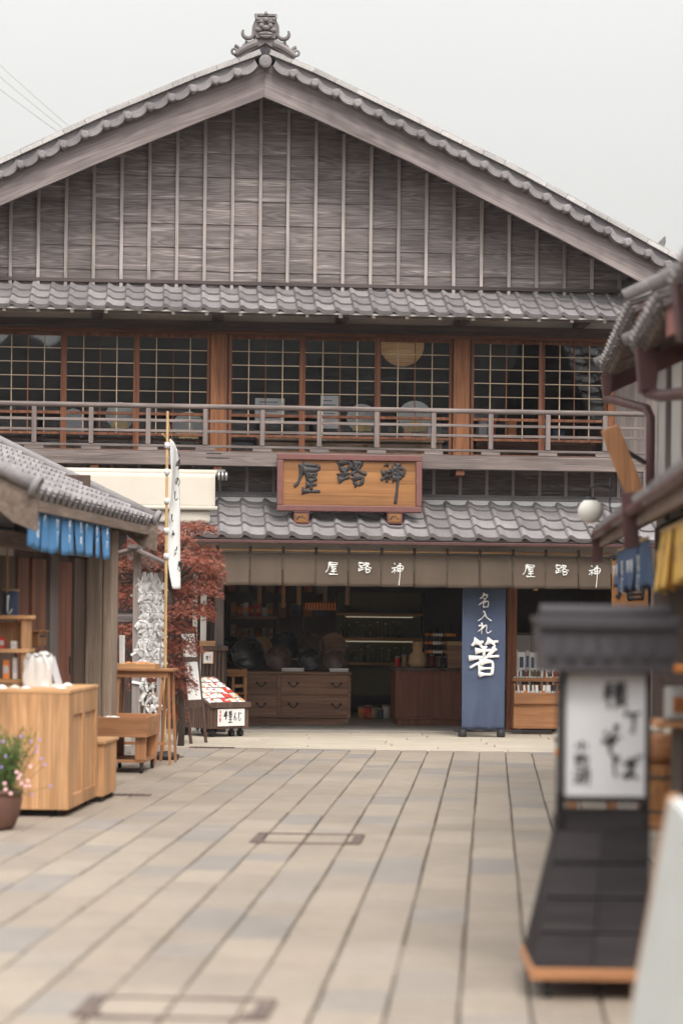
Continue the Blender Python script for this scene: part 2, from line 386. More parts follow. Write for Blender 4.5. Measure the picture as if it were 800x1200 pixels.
M['clayware'] = plain('terracotta_pot', (.15, .078, .058), .75, 0, .15, 4, .25, bump=.1)
M['opal'] = plain('opal_glass', (.80, .77, .71), .35, 0, .02)
M['wash'] = plain('washi_paper', (.62, .40, .17), .85, 0, .06, 14, .15)
M['fanpaper'] = plain('fan_paper', (.62, .62, .60), .75, 0, .08, 6, .2)
M['gold'] = plain('gold_leaf', (.55, .38, .14), .5, .3, .1)
M['bottle'] = plain('green_glassware', (.10, .12, .07), .15, 0, .2, 4, .6)
M['ceramic'] = plain('white_ceramic', (.72, .70, .66), .3, 0, .05, 4, .5)
M['tan'] = plain('tan_paper', (.46, .30, .16), .8, 0, .15, 5, .2)
M['room_shade'] = plain('painted_room_shade', (.035, .030, .032), .9, 0, .2, 2, .1)
M['cable'] = plain('power_cable_rubber', (.30, .30, .30), .7, 0, .05)
M['strip'] = plain('brown_cord', (.30, .20, .10), .8)
M['greyprint'] = plain('faded_print', (.42, .43, .43), .8)
M['palegreen'] = plain('pale_board_paint', (.50, .515, .495), .6, 0, .08)
M['glass2'] = glassmat('clear_plastic', .8, (.93, .93, .93))
M['hillg'] = plain('added_hill_dark', (.055, .055, .05), .9, 0, .5, .8, .1)
# ================================================================== GROUND
def struct(o, name=None):
    o['kind'] = 'structure'; return o
def pave_mat():
    m, n, b = nodes('paving_stone')
    tcn = N(n, 'ShaderNodeTexCoord').outputs['Object']; tint_, w_ = seed_w(n)
    cr_ = N(n, 'ShaderNodeValToRGB', {0: tint_}); e = cr_.color_ramp.elements
    cr_.color_ramp.interpolation = 'LINEAR'
    e[0].color = (.25, .209, .171, 1); e[1].color = (.243, .216, .194, 1)
    for p_, c_ in ((.25, (.305, .252, .200)), (.5, (.262, .220, .180)), (.72, (.322, .270, .214)), (.9, (.242, .214, .190))):
        q = e.new(p_); q.color = rgba(c_)
    n1 = N(n, 'ShaderNodeTexNoise', {'Vector': tcn, 'Scale': .7, 'Detail': 6.0, 'Roughness': .65})
    n2 = N(n, 'ShaderNodeTexNoise', {'Vector': tcn, 'W': w_, 'Scale': 14.0, 'Detail': 6.0, 'Roughness': .7}, noise_dimensions='4D')
    n3 = N(n, 'ShaderNodeTexNoise', {'Vector': tcn, 'Scale': 160.0, 'Detail': 2.0})
    v = N(n, 'ShaderNodeMath', {0: rng(n, n1.outputs[0], .3, .7, .86, 1.1), 1: rng(n, n2.outputs[0], .28, .72, .84, 1.1)}, operation='MULTIPLY').outputs[0]
    v = N(n, 'ShaderNodeMath', {0: v, 1: rng(n, n3.outputs[0], .3, .7, .88, 1.1)}, operation='MULTIPLY').outputs[0]
    n4 = N(n, 'ShaderNodeTexNoise', {'Vector': tcn, 'Scale': 38.0, 'Detail': 3.0, 'Roughness': .7}); n5 = N(n, 'ShaderNodeTexNoise', {'Vector': tcn, 'Scale': 2.6, 'Detail': 7.0, 'Roughness': .75})
    v = N(n, 'ShaderNodeMath', {0: v, 1: rng(n, n4.outputs[0], .62, .72, 1.0, .80)}, operation='MULTIPLY').outputs[0]
    v = N(n, 'ShaderNodeMath', {0: v, 1: rng(n, n5.outputs[0], .55, .72, 1.0, .82)}, operation='MULTIPLY').outputs[0]
    c = mixc(n, 1.0, cr_.outputs[0], N(n, 'ShaderNodeCombineColor', {0: v, 1: v, 2: v}).outputs[0], 'MULTIPLY')
    n.links.new(c, b.inputs['Base Color']); b.inputs['Specular IOR Level'].default_value = .3
    n.links.new(rng(n, n2.outputs[0], .3, .7, .55, .8), b.inputs['Roughness'])
    n.links.new(N(n, 'ShaderNodeBump', {'Height': n2.outputs[0], 'Strength': .25, 'Distance': .006}).outputs[0], b.inputs['Normal'])
    return m
M['pave'] = pave_mat()
M['joint'] = plain('joint_dirt', (.13, .105, .085), .95, 0, .35, 9, .1)
g = MB(); g.add([(-400, -300, -.03), (400, -300, -.03), (400, 700, -.03), (-400, 700, -.03)], [(0, 1, 2, 3)])
struct(g.build('ground', M['joint']))
def slab(mb, x0, x1, y0, y1, z=0.0, t=None, jit=.002, pt=sw, gap=.006):
    dx = random.uniform(-.5, .5) * gap * .7; x0 += dx; x1 += dx
    j = [z + random.uniform(-jit, jit) for _ in range(4)]
    e = .008; x0 += gap * random.uniform(.5, 1.6); x1 -= gap * random.uniform(.5, 1.6); y0 += .0095; y1 -= .0095
    p = [(x0, y0), (x1, y0), (x1, y1), (x0, y1)]; q = [(x0 + e, y0 + e), (x1 - e, y0 + e), (x1 - e, y1 - e), (x0 + e, y1 - e)]
    vs = [pt((a, b_, z - .028)) for a, b_ in p] + [pt((a, b_, z - e + d_)) for (a, b_), d_ in zip(p, j)] + [pt((a, b_, z + d_)) for (a, b_), d_ in zip(q, j)]
    fs = [(8, 9, 10, 11)]
    for k in range(4):
        k2 = (k + 1) % 4; fs += [(k, k2, 4 + k2, 4 + k), (4 + k, 4 + k2, 8 + k2, 8 + k)]
    mb.add(vs, fs, t)
J0 = s_of(gnd(560, 900)).x; PW = .290
S_END = 27.3
pv = MB()
for k in range(-22, 22):
    x0 = J0 + k * PW
    y = -4 + random.uniform(0, .9); y_end = S_END + .078 * 0
    while y < S_END - .25:
        ln = random.choice((.45, .6, .6, .75, .9, .9))
        y1 = min(y + ln, S_END)
        if S_END - y1 < .25: y1 = S_END
        slab(pv, x0, x0 + PW, y, y1, 0, random.random(), gap=.0045); y = y1
struct(pv.build('street_paving', M['pave'], recalc=False))
ap = MB()      # pale apron in front of the shop, laid across the street
y = S_END
for w_ in (.36, .40, .62, .62, .62, .62, .62, .62):
    x = -8 + random.uniform(0, .8)
    while x < 7:
        ln = random.choice((.9, 1.2, 1.5)); slab(ap, x, x + ln, y, y + w_, 0, random.uniform(.15, .78), .001, gap=.003); x += ln
    y += w_
M['apron'] = plain('pale_apron_stone', (.44, .385, .31), .8, 0, .1, 2.5, .25, tint=(.93, 1.06), bump=.1, bscale=30)
struct(ap.build('shop_apron_paving', M['apron'], recalc=False))
# ================================================================== ROOF TILES
def hp(t):
    if t < .10: return .004 + .030 * math.sin(math.pi / 2 * t / .10)
    if t < .50: return -.008 + .042 * (.5 + .5 * math.cos(math.pi * (t - .10) / .40)) ** 1.15
    return -.008 - .005 * math.sin(math.pi * (t - .50) / .50) + .004 * ((t - .5) / .5) ** 2
TS = (0, .03, .06, .10, .15, .20, .26, .32, .38, .44, .50, .66, .83, 1.0)
def tiled(mb, P, L, S, tw, ch, lip=.045, u0=0.0, mirror=False, rise=.028, tint=None, amp=1.0):
    n = max(1, round(S / ch)); ch = S / n
    k0 = math.floor((0 - u0) / tw); k1 = math.ceil((L - u0) / tw)
    for r in range(n):
        s0, s1 = r * ch - (.02 if r else 0), (r + 1) * ch
        last = r == n - 1
        for k in range(k0, k1):
            ua = u0 + k * tw
            ts = [t for t in TS if -1e-6 <= ua + t * tw <= L + 1e-6]
            if len(ts) < 2: continue
            dz = random.uniform(-.003, .003); m_ = len(ts); us = [ua + t * tw for t in ts]
            hs = [hp((1 - t) if mirror else t) * amp + dz for t in ts]
            vs = [P(u, s0, h) for u, h in zip(us, hs)] + [P(u, s1, h + rise) for u, h in zip(us, hs)]
            vs += [P(u, s1, h + rise - (lip if last else rise + .012)) for u, h in zip(us, hs)]
            fs = []
            for i in range(m_ - 1):
                fs += [(i, i + 1, m_ + i + 1, m_ + i)]
            mb.add(vs[:2 * m_], fs, random.random() if tint is None else tint(), True)
            mb.add(vs[m_:], [(i, i + 1, m_ + i + 1, m_ + i) for i in range(m_ - 1)], random.random() * .6, False)
# ================================================================== THE SHOP
shop = thing('shop_house', 'large two storey gabled timber shop with grey boarded gable and long balcony closing the street', 'shop', FO, FA)
XL = fx(-155, 300, .8); XR = fx(775, 500, 0)
def lerp_curve(pts):
    def f(x):
        for (a, b), (c, d) in zip(pts, pts[1:]):
            if x <= c: return b + (d - b) * (x - a) / (c - a)
        (a, b), (c, d) = pts[-2:]; return b + (d - b) * (x - a) / (c - a)
    return f
LO = [(-155, 312), (0, 240.75), (120, 189), (240, 140), (309.5, 113.5), (360, 134.5), (480, 189.5), (600, 250.2), (720, 314), (790, 352)]
UP = [(-155, 281), (0, 208), (120, 152), (240, 102.5), (310.5, 77), (360, 97), (480, 155), (600, 214), (720, 280), (790, 319)]
OB = .80
lo = [fac(x, y, OB) for x, y in LO]; up = [fac(x, y, OB) for x, y in UP]
zlo = lerp_curve([(p.x, p.z) for p in lo]); zup = lerp_curve([(p.x, p.z) for p in up])
PK = up[4]                      # peak of the verge
# gable boards
zb = fz(365, 343, .1)
gb = MB(); z = zb - .06; hb = .30
zpk = lo[4].z
bpx = [12.3 + 32.4 * k for k in range(-5, 24)]
bx = [fx(p, 335, .12) for p in bpx]
zmid = lambda x: (zlo(x) * .7 + zup(x) * .3)
while z < zpk + .08:
    z1 = z + hb; zt = (z + z1) / 2
    xs = [x * .02 for x in range(int((XL + .1) * 50), int((XR + .2) * 50)) if zlo(x * .02) > z - .10]
    if xs:
        xa, xb = xs[0], xs[-1]
        cuts = [xa] + [b for b in bx if xa + .2 < b < xb - .2 and random.random() < .55] + [xb]
        for a, b in zip(cuts, cuts[1:]):
            d = random.uniform(0, .004)
            gb.hexa([(a + .001, -.112 - d, z), (b - .001, -.112 - d, z), (b - .001, -.06, z), (a + .001, -.06, z),
                     (a + .001, -.100 - d, z1 + .004), (b - .001, -.100 - d, z1 + .004), (b - .001, -.06, z1 + .004), (a + .001, -.06, z1 + .004)])
    z = z1
gb.build('gable_wall', M['gable'], shop, bevel=.003)
bt = MB()
for x in bx:
    if x < XR and zlo(x) > zb + .05: bt.box(x - .021, x + .021, -.15, -.114, zb - .02, zlo(x) + .12)
bt.build('gable_batten', M['batten'], shop, bevel=.004)
gw = MB(); gw.add([(p.x, .0, p.z + .02) for p in up] + [(lo[-1].x, 0, zb - .1), (lo[0].x, 0, zb - .1)], [tuple(range(12))])   # backing of the gable
gw.build('gable_backing', M['dark_int'], shop)
# bargeboards
for half in ((0, 1, 2, 3, 4), (4, 5, 6, 7, 8, 9)):
    bb = MB()
    for i, j in zip(half, half[1:]):
        g_ = .0015 if (i == 4 or j == 4) else 0
        a, b, c, d = lo[i], lo[j], up[j], up[i]
        xa = g_ if i == 4 else 0; xb = -g_ if j == 4 else 0
        bb.hexa([(a.x + xa, -OB, a.z), (b.x + xb, -OB, b.z), (b.x + xb, -OB + .07, b.z), (a.x + xa, -OB + .07, a.z),
                 (d.x + xa, -OB, d.z + .04), (c.x + xb, -OB, c.z + .04), (c.x + xb, -OB + .07, c.z + .04), (d.x + xa, -OB + .07, d.z + .04)], .45 if half[0] == 0 else .6)
    bb.build('bargeboard', M['barge' if half[0] == 0 else 'barge2'], shop)
sf = MB()        # boarded underside of the verge, and the purlin ends
for i in range(9):
    a, b = lo[i], lo[i + 1]
    sf.hexa([(a.x, -OB + .07, a.z + .20), (b.x, -OB + .07, b.z + .20), (b.x, 0, b.z + .20), (a.x, 0, a.z + .20),
             (a.x, -OB + .07, a.z + .24), (b.x, -OB + .07, b.z + .24), (b.x, 0, b.z + .24), (a.x, 0, a.z + .24)])
sf.build('verge_soffit', M['darkx'], shop)
# arc length walk down each verge
def walk(pts):
    L = [0]
    for a, b in zip(pts, pts[1:]): L.append(L[-1] + math.hypot(b.x - a.x, b.z - a.z))
    def f(s):
        k = 0
        while k < len(L) - 2 and L[k + 1] < s: k += 1
        a, b = pts[k], pts[k + 1]; t = (s - L[k]) / (L[k + 1] - L[k])
        d = Vector((b.x - a.x, 0, b.z - a.z)).normalized()
        return Vector((a.x + (b.x - a.x) * t, 0, a.z + (b.z - a.z) * t)), d
    return f, L[-1]
YV = -OB - .09
vt = MB(); vd = MB(); vb = MB(); rt = MB()
VT_ = []
for sgn, pts in ((-1, up[4::-1]), (1, up[4:])):
    vt = MB(); VT_.append(vt); vd = vt
    f, tot = walk(pts); PT = .292; s = .10
    nrm = lambda d: Vector((-d.z, 0, d.x)) if d.x > 0 else Vector((d.z, 0, -d.x))
    def m3(a, b, w_): 
        p, d = f(s_cur + a); n_ = nrm(d); q = p + n_ * b
        return (q.x, w_, q.z)
    while s < tot - .05:
        s_cur = s
        K = 8; cur = [(PT * i / K, .006 - .055 * math.sin(math.pi * min(1, (i / K) * 1.02)) ** .8 + (.012 if i > 6 else 0)) for i in range(K + 1)]
        t_ = random.random()
        vt.prism(cur + [(a, b + .045) for a, b in cur[::-1]], m3, YV - .03, YV + .2, t_)
        vt.prism([(a, b + .046) for a, b in cur] + [(a, b + .092) for a, b in cur[::-1]], m3, YV + .012, YV + .2, t_ * .8)
        vt.prism([(a, b + .05) for a, b in cur] + [(PT, .125), (0, .125)], m3, YV + .045, YV + .2, t_ * .7)
        c = m3(PT - .03, .010, YV - .075)
        vd.lathe([(.051, 0), (.051, .16)], c, 18, (0, 1, 0), t_, False); vd.lathe([(.016, -.006), (.018, .004)], c, 10, (0, 1, 0), t_ * .8)
        for q in range(1): 
            rg = [(.030, -.010), (.040, -.010), (.043, .004), (.027, .004)]; vd.lathe(rg, c, 18, (0, 1, 0), t_)
        s += PT
    s = 0.0
    while s < tot:
        s_cur = s; ln = .292
        vb.prism([(.002, .128), (ln - .002, .128), (ln - .002, .178), (.002, .178)], m3, YV - .02, YV + .26, random.random())
        vb.prism([(.0, .180), (ln - .004, .180), (ln - .004, .198), (.0, .198)], m3, YV - .005, YV + .25, random.random() * .5)
        s += ln
    def P(u, s_, h):
        p, d = f(max(0, min(tot, s_))); n_ = nrm(d); q = p + n_ * (.12 + h)
        return (q.x, YV + .12 + u, q.z)
    tiled(rt, P, 11.6, tot, .285, .28, mirror=sgn < 0)
pk = (PK.x, YV - .05, PK.z + .03)
vd.lathe([(.078, 0), (.078, .2)], pk, 26, (0, 1, 0), .5, False); vd.lathe([(.055, -.006), (.063, -.006), (.066, .004), (.05, .004)], pk, 26, (0, 1, 0), .4); vd.lathe([(.02, -.008), (.024, .004)], pk, 12, (0, 1, 0), .3)
roof = rt.build('roof', M['tile'], shop, recalc=False)
VT_[0].build('verge_tile', M['tile'], roof, bevel=.004); VT_[1].build('verge_tile', M['tile'], roof, bevel=.004);  vb.build('verge_cap', M['tile_lt'], roof, bevel=.003)
rg = MB(); rg.box(PK.x - .16, PK.x + .16, YV + .3, 10.7, PK.z + .1, PK.z + .33); rg.tube([(PK.x, YV + .3, PK.z + .36), (PK.x, 10.7, PK.z + .36)], .1, 12)
rg.build('ridge', M['tile'], roof, bevel=.01)
# demon-tile style ridge end ornament: shield, crescents, cloud scrolls
px = .01063
def op(dx, dy, w_=0.0): return (PK.x + dx * px, YV - .03 + w_, PK.z + .155 + dy * px)
on = MB()
body = [(-12.5, 12), (-16, 22), (-15.5, 30), (-12.4, 37), (-12, 42), (12, 42), (12.4, 37), (15.5, 30), (16, 22), (12.5, 12), (22, 7), (36, -4), (30, -8), (0, 10), (-30, -8), (-36, -4), (-22, 7)]
on.prism(body, lambda u, v, w_: op(u, v, w_), .02, .14, .4)
on.prism([(-13, 43.5), (13, 43.5), (11.5, 41), (-11.5, 41)], lambda u, v, w_: op(u, v, w_), -.01, .15, .6)
on.prism([(-11, 15), (-13.5, 22), (-13, 30), (-10.5, 39.5), (10.5, 39.5), (13, 30), (13.5, 22), (11, 15)], lambda u, v, w_: op(u, v, w_), -.01, .03, .3)
on.tube([op(0, 43), op(0, 47)], [.03, .003], 8)
def spiral(cx, cy, r0, a0, turns, sg, w_):
    pts = []; rr = []
    for i in range(26):
        q = i / 25; a = a0 + sg * turns * 2 * math.pi * q; r = r0 * (1 - .82 * q)
        pts.append(op(cx + r * math.cos(a), cy + r * math.sin(a), w_)); rr.append(.024 * (1 - .6 * q))
    on.tube(pts, rr, 7)
for sg in (-1, 1):
    spiral(sg * 36, 0, 6.0, math.pi / 2, 1.3, -sg if False else sg, .03)
    spiral(sg * 24, 6, 4.5, math.pi / 2, 1.2, sg, .02)
    spiral(sg * 13, 9, 3.5, math.pi / 2, 1.2, sg, .01)
    pts = []; rr = []
    for i in range(20):
        a = math.pi * (-.18 + 1.3 * i / 19); q = i / 19
        pts.append(op(sg * (20.5 + 6.6 * math.cos(a)), 20.5 - 6.4 * math.sin(a), -.01)); rr.append(.006 + .022 * math.sin(math.pi * min(1, q * .85 + .08)))
    on.tube(pts, rr, 8)
    on.tube([op(sg * x, y, .02) for x, y in ((10, 10), (17, 7), (24, 3), (30, -1), (34, -5))], [.05, .05, .045, .04, .03], 8)
    on.ball(op(sg * 5.2, 29, -.03), .034, 10, 6); on.ball(op(sg * 8, 24.5, -.02), .04, 10, 6, (1.2, .6, .8))
    on.tube([op(sg * 2, 32, -.03), op(sg * 6, 34, -.035), op(sg * 10.5, 33, -.02)], [.012, .022, .012], 7)
    on.tube([op(sg * 9, 36, -.02), op(sg * 12, 39, -.02), op(sg * 11, 42, -.01)], [.02, .015, .006], 7)
on.ball(op(0, 26, -.04), .045, 10, 7, (1.1, 1, .8)); on.tube([op(x, 20.5 - abs(x) * .12, -.03) for x in (-8, -4, 0, 4, 8)], [.012, .022, .026, .022, .012], 7)
on.tube([op(x, 16.5 + abs(x) * .1, -.025) for x in (-7, -3, 0, 3, 7)], [.012, .02, .024, .02, .012], 7); on.ball(op(0, 36, -.02), .035, 10, 6)
on.build('ridge_ornament', M['orn'], roof, bevel=.003)
q = [fac(x, y, .6) for x, y in ((764, 293), (771, 284), (778.5, 276.5), (779, 284), (777, 290), (780, 299), (768, 300))]
fn_ = MB(); fn_.prism([(p.x, p.z) for p in q], lambda u, v, w_: (u, w_, v), -.64, -.52); fn_.ball((q[5].x - .05, -.65, q[5].z + .06), .04); fn_.ball((q[5].x - .09, -.65, q[5].z + .02), .03)
fn_.build('eave_finial', M['orn'], roof, bevel=.008)
# ---------------- upper pent roof
OT, OE = .12, .95
zt, ze = fz(365, 339, OT), fz(365, 364.5, OE)
def pentP(ot, zt_, oe, ze_, xl):
    S = math.hypot(oe - ot, zt_ - ze_); d = Vector((0, -(oe - ot) / S, (ze_ - zt_) / S)); n_ = Vector((0, d.z, -d.y))
    if n_.z < 0: n_ = -n_
    def P(u, s_, h): 
        p = Vector((xl + u, -ot, zt_)) + d * s_ + n_ * h
        return p
    return P, S
P, S = pentP(OT, zt, OE, ze, XL)
pr = MB(); tiled(pr, P, XR - XL, S, .236, S / 3, .05, u0=fx(15.7, 345, .6) - .03 - XL)
upent = pr.build('upper_pent_roof', M['tile'], shop, recalc=False)
cpy = MB(); cpy.box(XL, XR, -.155, -.10, zt + .03, zt + .075); cpy.build('flashing', M['darkx'], upent)
so = MB()
so.hexa([(XL, -OE + .03, ze - .035), (XR, -OE + .03, ze - .035), (XR, -.02, zt - .05), (XL, -.02, zt - .05), (XL, -OE + .03, ze - .015), (XR, -OE + .03, ze - .015), (XR, -.02, zt - .02), (XL, -.02, zt - .02)])
so.build('soffit', M['plaster'], upent)
rf = MB(); x = fx(5, 362, OE)
while x > XL: x -= .415
while x < XR:
    rf.bar((x, -OE + .045, ze - .055), (x, -.02, zt - .07), .045, .04); x += .415
rf.build('rafter', M['batten'], upent, bevel=.003)
fb = MB(); fb.box(XL, XR, -OE + .06, -OE + .085, ze - .058, ze - .033); fb.build('fascia', M['darkx'], upent)
# plaster strip, dark beam, brackets
zA, zB = fz(365, 369, .05), fz(365, 381, .05); zC, zD = zB, fz(365, 389.5, .1); zH = fz(365, 394, .06)
ps = MB(); ps.box(XL, XR, -.05, .05, zB, zA + .25); ps.build('plaster_band', M['plaster'], shop)
bm_ = MB(); bm_.box(XL, XR, -.16, .05, zD, zC - .002); bm_.box(XL, XR, -.19, -.162, zD + .05, zC + .012); bm_.build('lintel_beam', M['darkx'], shop, bevel=.006)
for p in (-28, 114, 255, 400, 540, 680):
    x = fx(p, 374, .3); k = MB(); k.box(x - .065, x + .065, -.62, -.052, zC + .014, zA - .0); k.build('beam_end', M['darkx'], shop, bevel=.006)
hd = MB(); hd.box(XL, fx(716, 400), -.11, .05, zH, zD - .002); hd.build('window_head', M['redx'], shop, bevel=.004)
# ---------------- windows
OBW = .86
zBT, zBB = fz(400, 532, OBW), fz(400, 548, OBW)     # balcony beam
ZF = zBT - .03                                       # balcony floor
zm1, zm2 = fz(400, 489, 0), fz(400, 513, 0)
M['munt'] = wood('pale_muntin', (.50, .375, .255), (.66, .51, .36), 'x', .6)
def window(p0, p1):
    x0, x1 = fx(p0, 450), fx(p1, 450)
    f = MB(); sw_ = .038
    f.box(x0, x0 + sw_, -.045, .01, ZF, zH - .002); f.box(x1 - sw_, x1, -.045, .01, ZF, zH - .002)
    for a, b in ((zH - .05, zH - .003), (zm1 - .018, zm1 + .018), (zm2 - .016, zm2 + .016), (ZF, ZF + .1)):
        f.box(x0 + sw_, x1 - sw_, -.043, .008, a, b)
    fr = f.build('window', M['redz'], shop, bevel=.003)
    h = MB(); n_ = 5; top = zH - .05; bot = zm1 + .018; st = (top - bot) / (n_ + .45)
    for k in range(1, n_ + 1): h.box(x0 + sw_, x1 - sw_, -.036, -.022, top - st * k + st * .1 - .005, top - st * k + st * .1 + .005)
    for k in (1, 3):
        xx = x0 + sw_ + (x1 - x0 - 2 * sw_) * k / 4; h.box(xx - .0055, xx + .0055, -.040, -.0225, zm2, top)
    h.build('muntin', M['munt'], fr)
    c = MB(); xx = (x0 + x1) / 2; c.box(xx - .0065, xx + .0065, -.034, -.02, zm2, top); c.build('centre_muntin', M['redz'], fr)
    g_ = MB(); g_.box(x0 + .02, x1 - .02, -.012, -.008, ZF + .02, zH - .02); g_.build('pane', M['glass'], fr)
for a, b in ((-95, -9), (-9, 75), (75, 160), (160, 246), (268, 354), (354, 442), (442, 529), (551, 634), (634, 710)): window(a, b)
for a, b in ((246.5, 266), (530, 549), (710.5, 719)):
    k = MB(); k.box(fx(a, 450), fx(b, 450), -.10, .06, ZF - .3, zH - .003); k.build('window_post', M['orangez'], shop, bevel=.006)
for a, b in ((266.3, 267.8), (549.3, 550.8)):
    k = MB(); k.box(fx(a, 450), fx(b, 450), -.03, .05, ZF, zH - .003); k.build('post_groove', M['darkz'], shop)
k = MB(); x0 = fx(719.3, 450); k.box(x0, XR, -.04, .05, ZF - .3, zC)
k.build('end_wall', M['greyz'], shop)
# ---------------- balcony
XB = fx(755, 520, OBW)
k = MB(); k.box(XL, XB, -OBW, -OBW + .14, zBB, zBT)
bal = k.build('balcony', M['greyx'], shop, bevel=.008)
k = MB(); k.box(XL, XB, -OBW + .141, -.02, zBT - .09, zBT - .03); k.build('floor_board', M['darkx'], bal)
za, zb2 = fz(400, 524, OBW), zBT + .012
k = MB(); slots = []
pst = [fx(40 + 66.9 * i, 500, OBW) for i in range(-3, 12)]
zt_r = fz(400, 479, OBW)
k.box(XL, XB, -OBW + .02, -OBW + .075, za - .03, za)             # toe board with slots
x = XL
for a, b in zip(pst, pst[1:]):
    k.box(a - .12, a + .12, -OBW + .021, -OBW + .074, zb2, za - .031)
k.box(XL, XB, -OBW + .02, -OBW + .075, zBT + .002, zb2 - .001)
k.build('toe_board', M['greyx'], bal, bevel=.004)
k = MB()
for x in pst: k.box(x - .029, x + .029, -OBW + .012, -OBW + .082, za + .001, zt_r - .03)
k.build('baluster', M['greyz'], bal, bevel=.005)
k = MB(); k.tube([(XL, -OBW + .047, zt_r), (fx(250, 478, OBW), -OBW + .047, zt_r), (XB, -OBW + .047, zt_r)], .032, 12); k.build('handrail', M['greyx'], bal)
k = MB()
for yy in (496, 508): z_ = fz(400, yy, OBW); k.box(XL, XB, -OBW + .03, -OBW + .064, z_ - .017, z_ + .017)
k.build('rail', M['greyx'], bal, bevel=.004)
for p, q_ in ((111, 547), (255, 550), (538, 554)):
    x = fx(p, q_, .75); k = MB(); k.box(x - .055, x + .055, -OBW + .03, -.25, zBB - .075, zBB - .001); k.build('joist_end', M['redx'], bal, bevel=.006)
k = MB(); x = fx(258, 535, OBW)
k.box(x - .17, x + .02, -OBW - .006, -OBW - .0005, zBT - .02, zBT - .012); k.box(x - .17, x + .12, -OBW - .006, -OBW - .0005, zBT - .075, zBT - .068); k.build('scarf_joint', M['iron'], bal)
# ---------------- wall under the balcony and lower pent roof
OL, OLE = .28, 1.36
zL, zLE = fz(400, 586, OL), fz(400, 629, OLE)
XLL = fx(150, 600, OL)
k = MB(); z_ = zL - .25
while z_ < zBT - .05: k.box(XL, XR, -.25, .05, z_, z_ + .196); z_ += .2
k.build('board_wall', M['gable'], shop, bevel=.004)
k = MB(); x = fx(539, 565, .27)
while x > XL + .3: x -= .34
while x < XR: k.box(x - .02, x + .02, -.275, -.252, zL + .05, zBB + .06); x += .34
k.build('wall_batten', M['batten'], shop, bevel=.003)
P, S = pentP(OL, zL, OLE, zLE, XLL)
pr = MB(); tiled(pr, P, XR + .1 - XLL, S, .287, S / 4, .055, u0=fx(500, 610, .8) - .035 - XLL, amp=1.1)
lpent = pr.build('lower_pent_roof', M['tile'], shop, recalc=False)
k = MB(); k.box(XLL, XR + .1, -OL - .10, -.2515, zL + .018, zL + .050); k.box(XLL, XR + .1, -OL - .07, -.2515, zL + .052, zL + .085); k.build('ridge_course', M['tile'], lpent, bevel=.006)
k = MB(); k.box(XLL, XR + .1, -OL - .085, -OL - .051, zL - .06, zL + .016); k.build('mortar_band', M['white'], lpent)
k = MB(); k.hexa([(XLL, -OLE + .04, zLE - .04), (XR, -OLE + .04, zLE - .04), (XR, -.1, zL - .08), (XLL, -.1, zL - .08), (XLL, -OLE + .04, zLE - .015), (XR, -OLE + .04, zLE - .015), (XR, -.1, zL - .04), (XLL, -.1, zL - .04)])
k.build('soffit', M['greyx'], lpent)
zG = fz(400, 635.5, OLE)
k = MB(); k.box(XLL, XR + .1, -OLE - .01, -OLE + .05, zG - .022, zG + .018); k.build('gutter', M['maroon'], lpent, bevel=.006)
k = MB(); x = fx(290, 640, 1.1)
while x < XR: k.bar((x, -OLE + .06, zLE - .07), (x, -.1, zL - .11), .05, .05); x += .41
k.build('rafter', M['greyx'], lpent)
# lintel behind the curtain, posts, ground floor walls
zN0, zN1 = fz(400, 642, .62), fz(400, 668, .62)
k = MB(); k.box(XLL, XR, -.62, -.55, zN1, zN0 + .08); k.build('shop_lintel', M['plaster_grey'], shop)
k = MB(); k.box(XL, XR, -.06, .06, 2.15, zL - .1); k.build('lintel_wall', M['darkx'], shop)
def post(a, b, o, m, z1=2.3, z0=.0, nm='post'):
    k = MB(); k.box(fx(a, 760, o), fx(b, 760, o), -o, -o + .13, z0, z1); return k.build(nm, M[m], shop, bevel=.006)
post(594.5, 605, .06, 'redz'); post(251, 262, .06, 'greyz'); post(716, 727, .06, 'darkz')
x0 = fx(251, 760, 0)
k = MB(); x = XL
while x < x0 - .03: k.box(x, min(x + .19, x0 - .002), -.03, .04, 0, 2.3); x += .193
k.build('ground_floor_wall', M['darkz'], shop, bevel=.003)
for a, b in ((226, 231.5), (235, 242)):
    k = MB(); xa, xb = fx(a, 730, .14), fx(b, 730, .14); k.box(xa, xb, -.14, -.035, 0, 2.2); k.build('pale_post', M['plaster'], shop, bevel=.006)
# inside: floor, ceiling, walls, upper room
YB = 5.2
k = MB(); k.box(XL, XR, -.12, YB, -.02, .028); k.build('shop_floor', M['floor'], shop, bevel=.006)
k = MB(); k.box(x0 - 2.0, XR, .08, YB, 2.72, 2.80)
x = x0 - 2
while x < XR: k.box(x, x + .09, .1, YB, 2.58, 2.718); x += .6
k.build('shop_ceiling', M['ceil'], shop)
k = MB(); k.box(XL + .11, XR - .11, YB - .02, YB - .001, ZF, 5.44); k.box(XL + .105, XL + .125, .06, YB - .03, ZF, 5.44); k.box(XR - .125, XR - .105, .06, YB - .03, ZF, 5.44); k.box(XL + .13, XR - .13, .06, YB - .03, 5.43, 5.448); k.box(XL + .13, XR - .13, .06, YB - .03, ZF - .008, ZF - .002); k.build('added_shade_lining', M['room_shade'], shop)  # added lining, its dark colour stands in for shade in the upper room
k = MB(); k.box(XL, XR, YB, YB + .1, 0, 5.6); k.box(x0 - .12 - 1.2, x0 - 1.2, .1, YB, 0, 2.7); k.box(XR - .1, XR, .1, YB, 0, 5.5); k.box(XL, XL + .1, .1, 11, 0, 5.3); k.build('inner_wall', M['dark_int'], shop)
k = MB(); k.box(XL, XR, .02, YB, ZF - .12, ZF - .01); k.box(XL, XR, .02, YB, 5.45, 5.52); k.build('upper_floor', M['ceil'], shop)
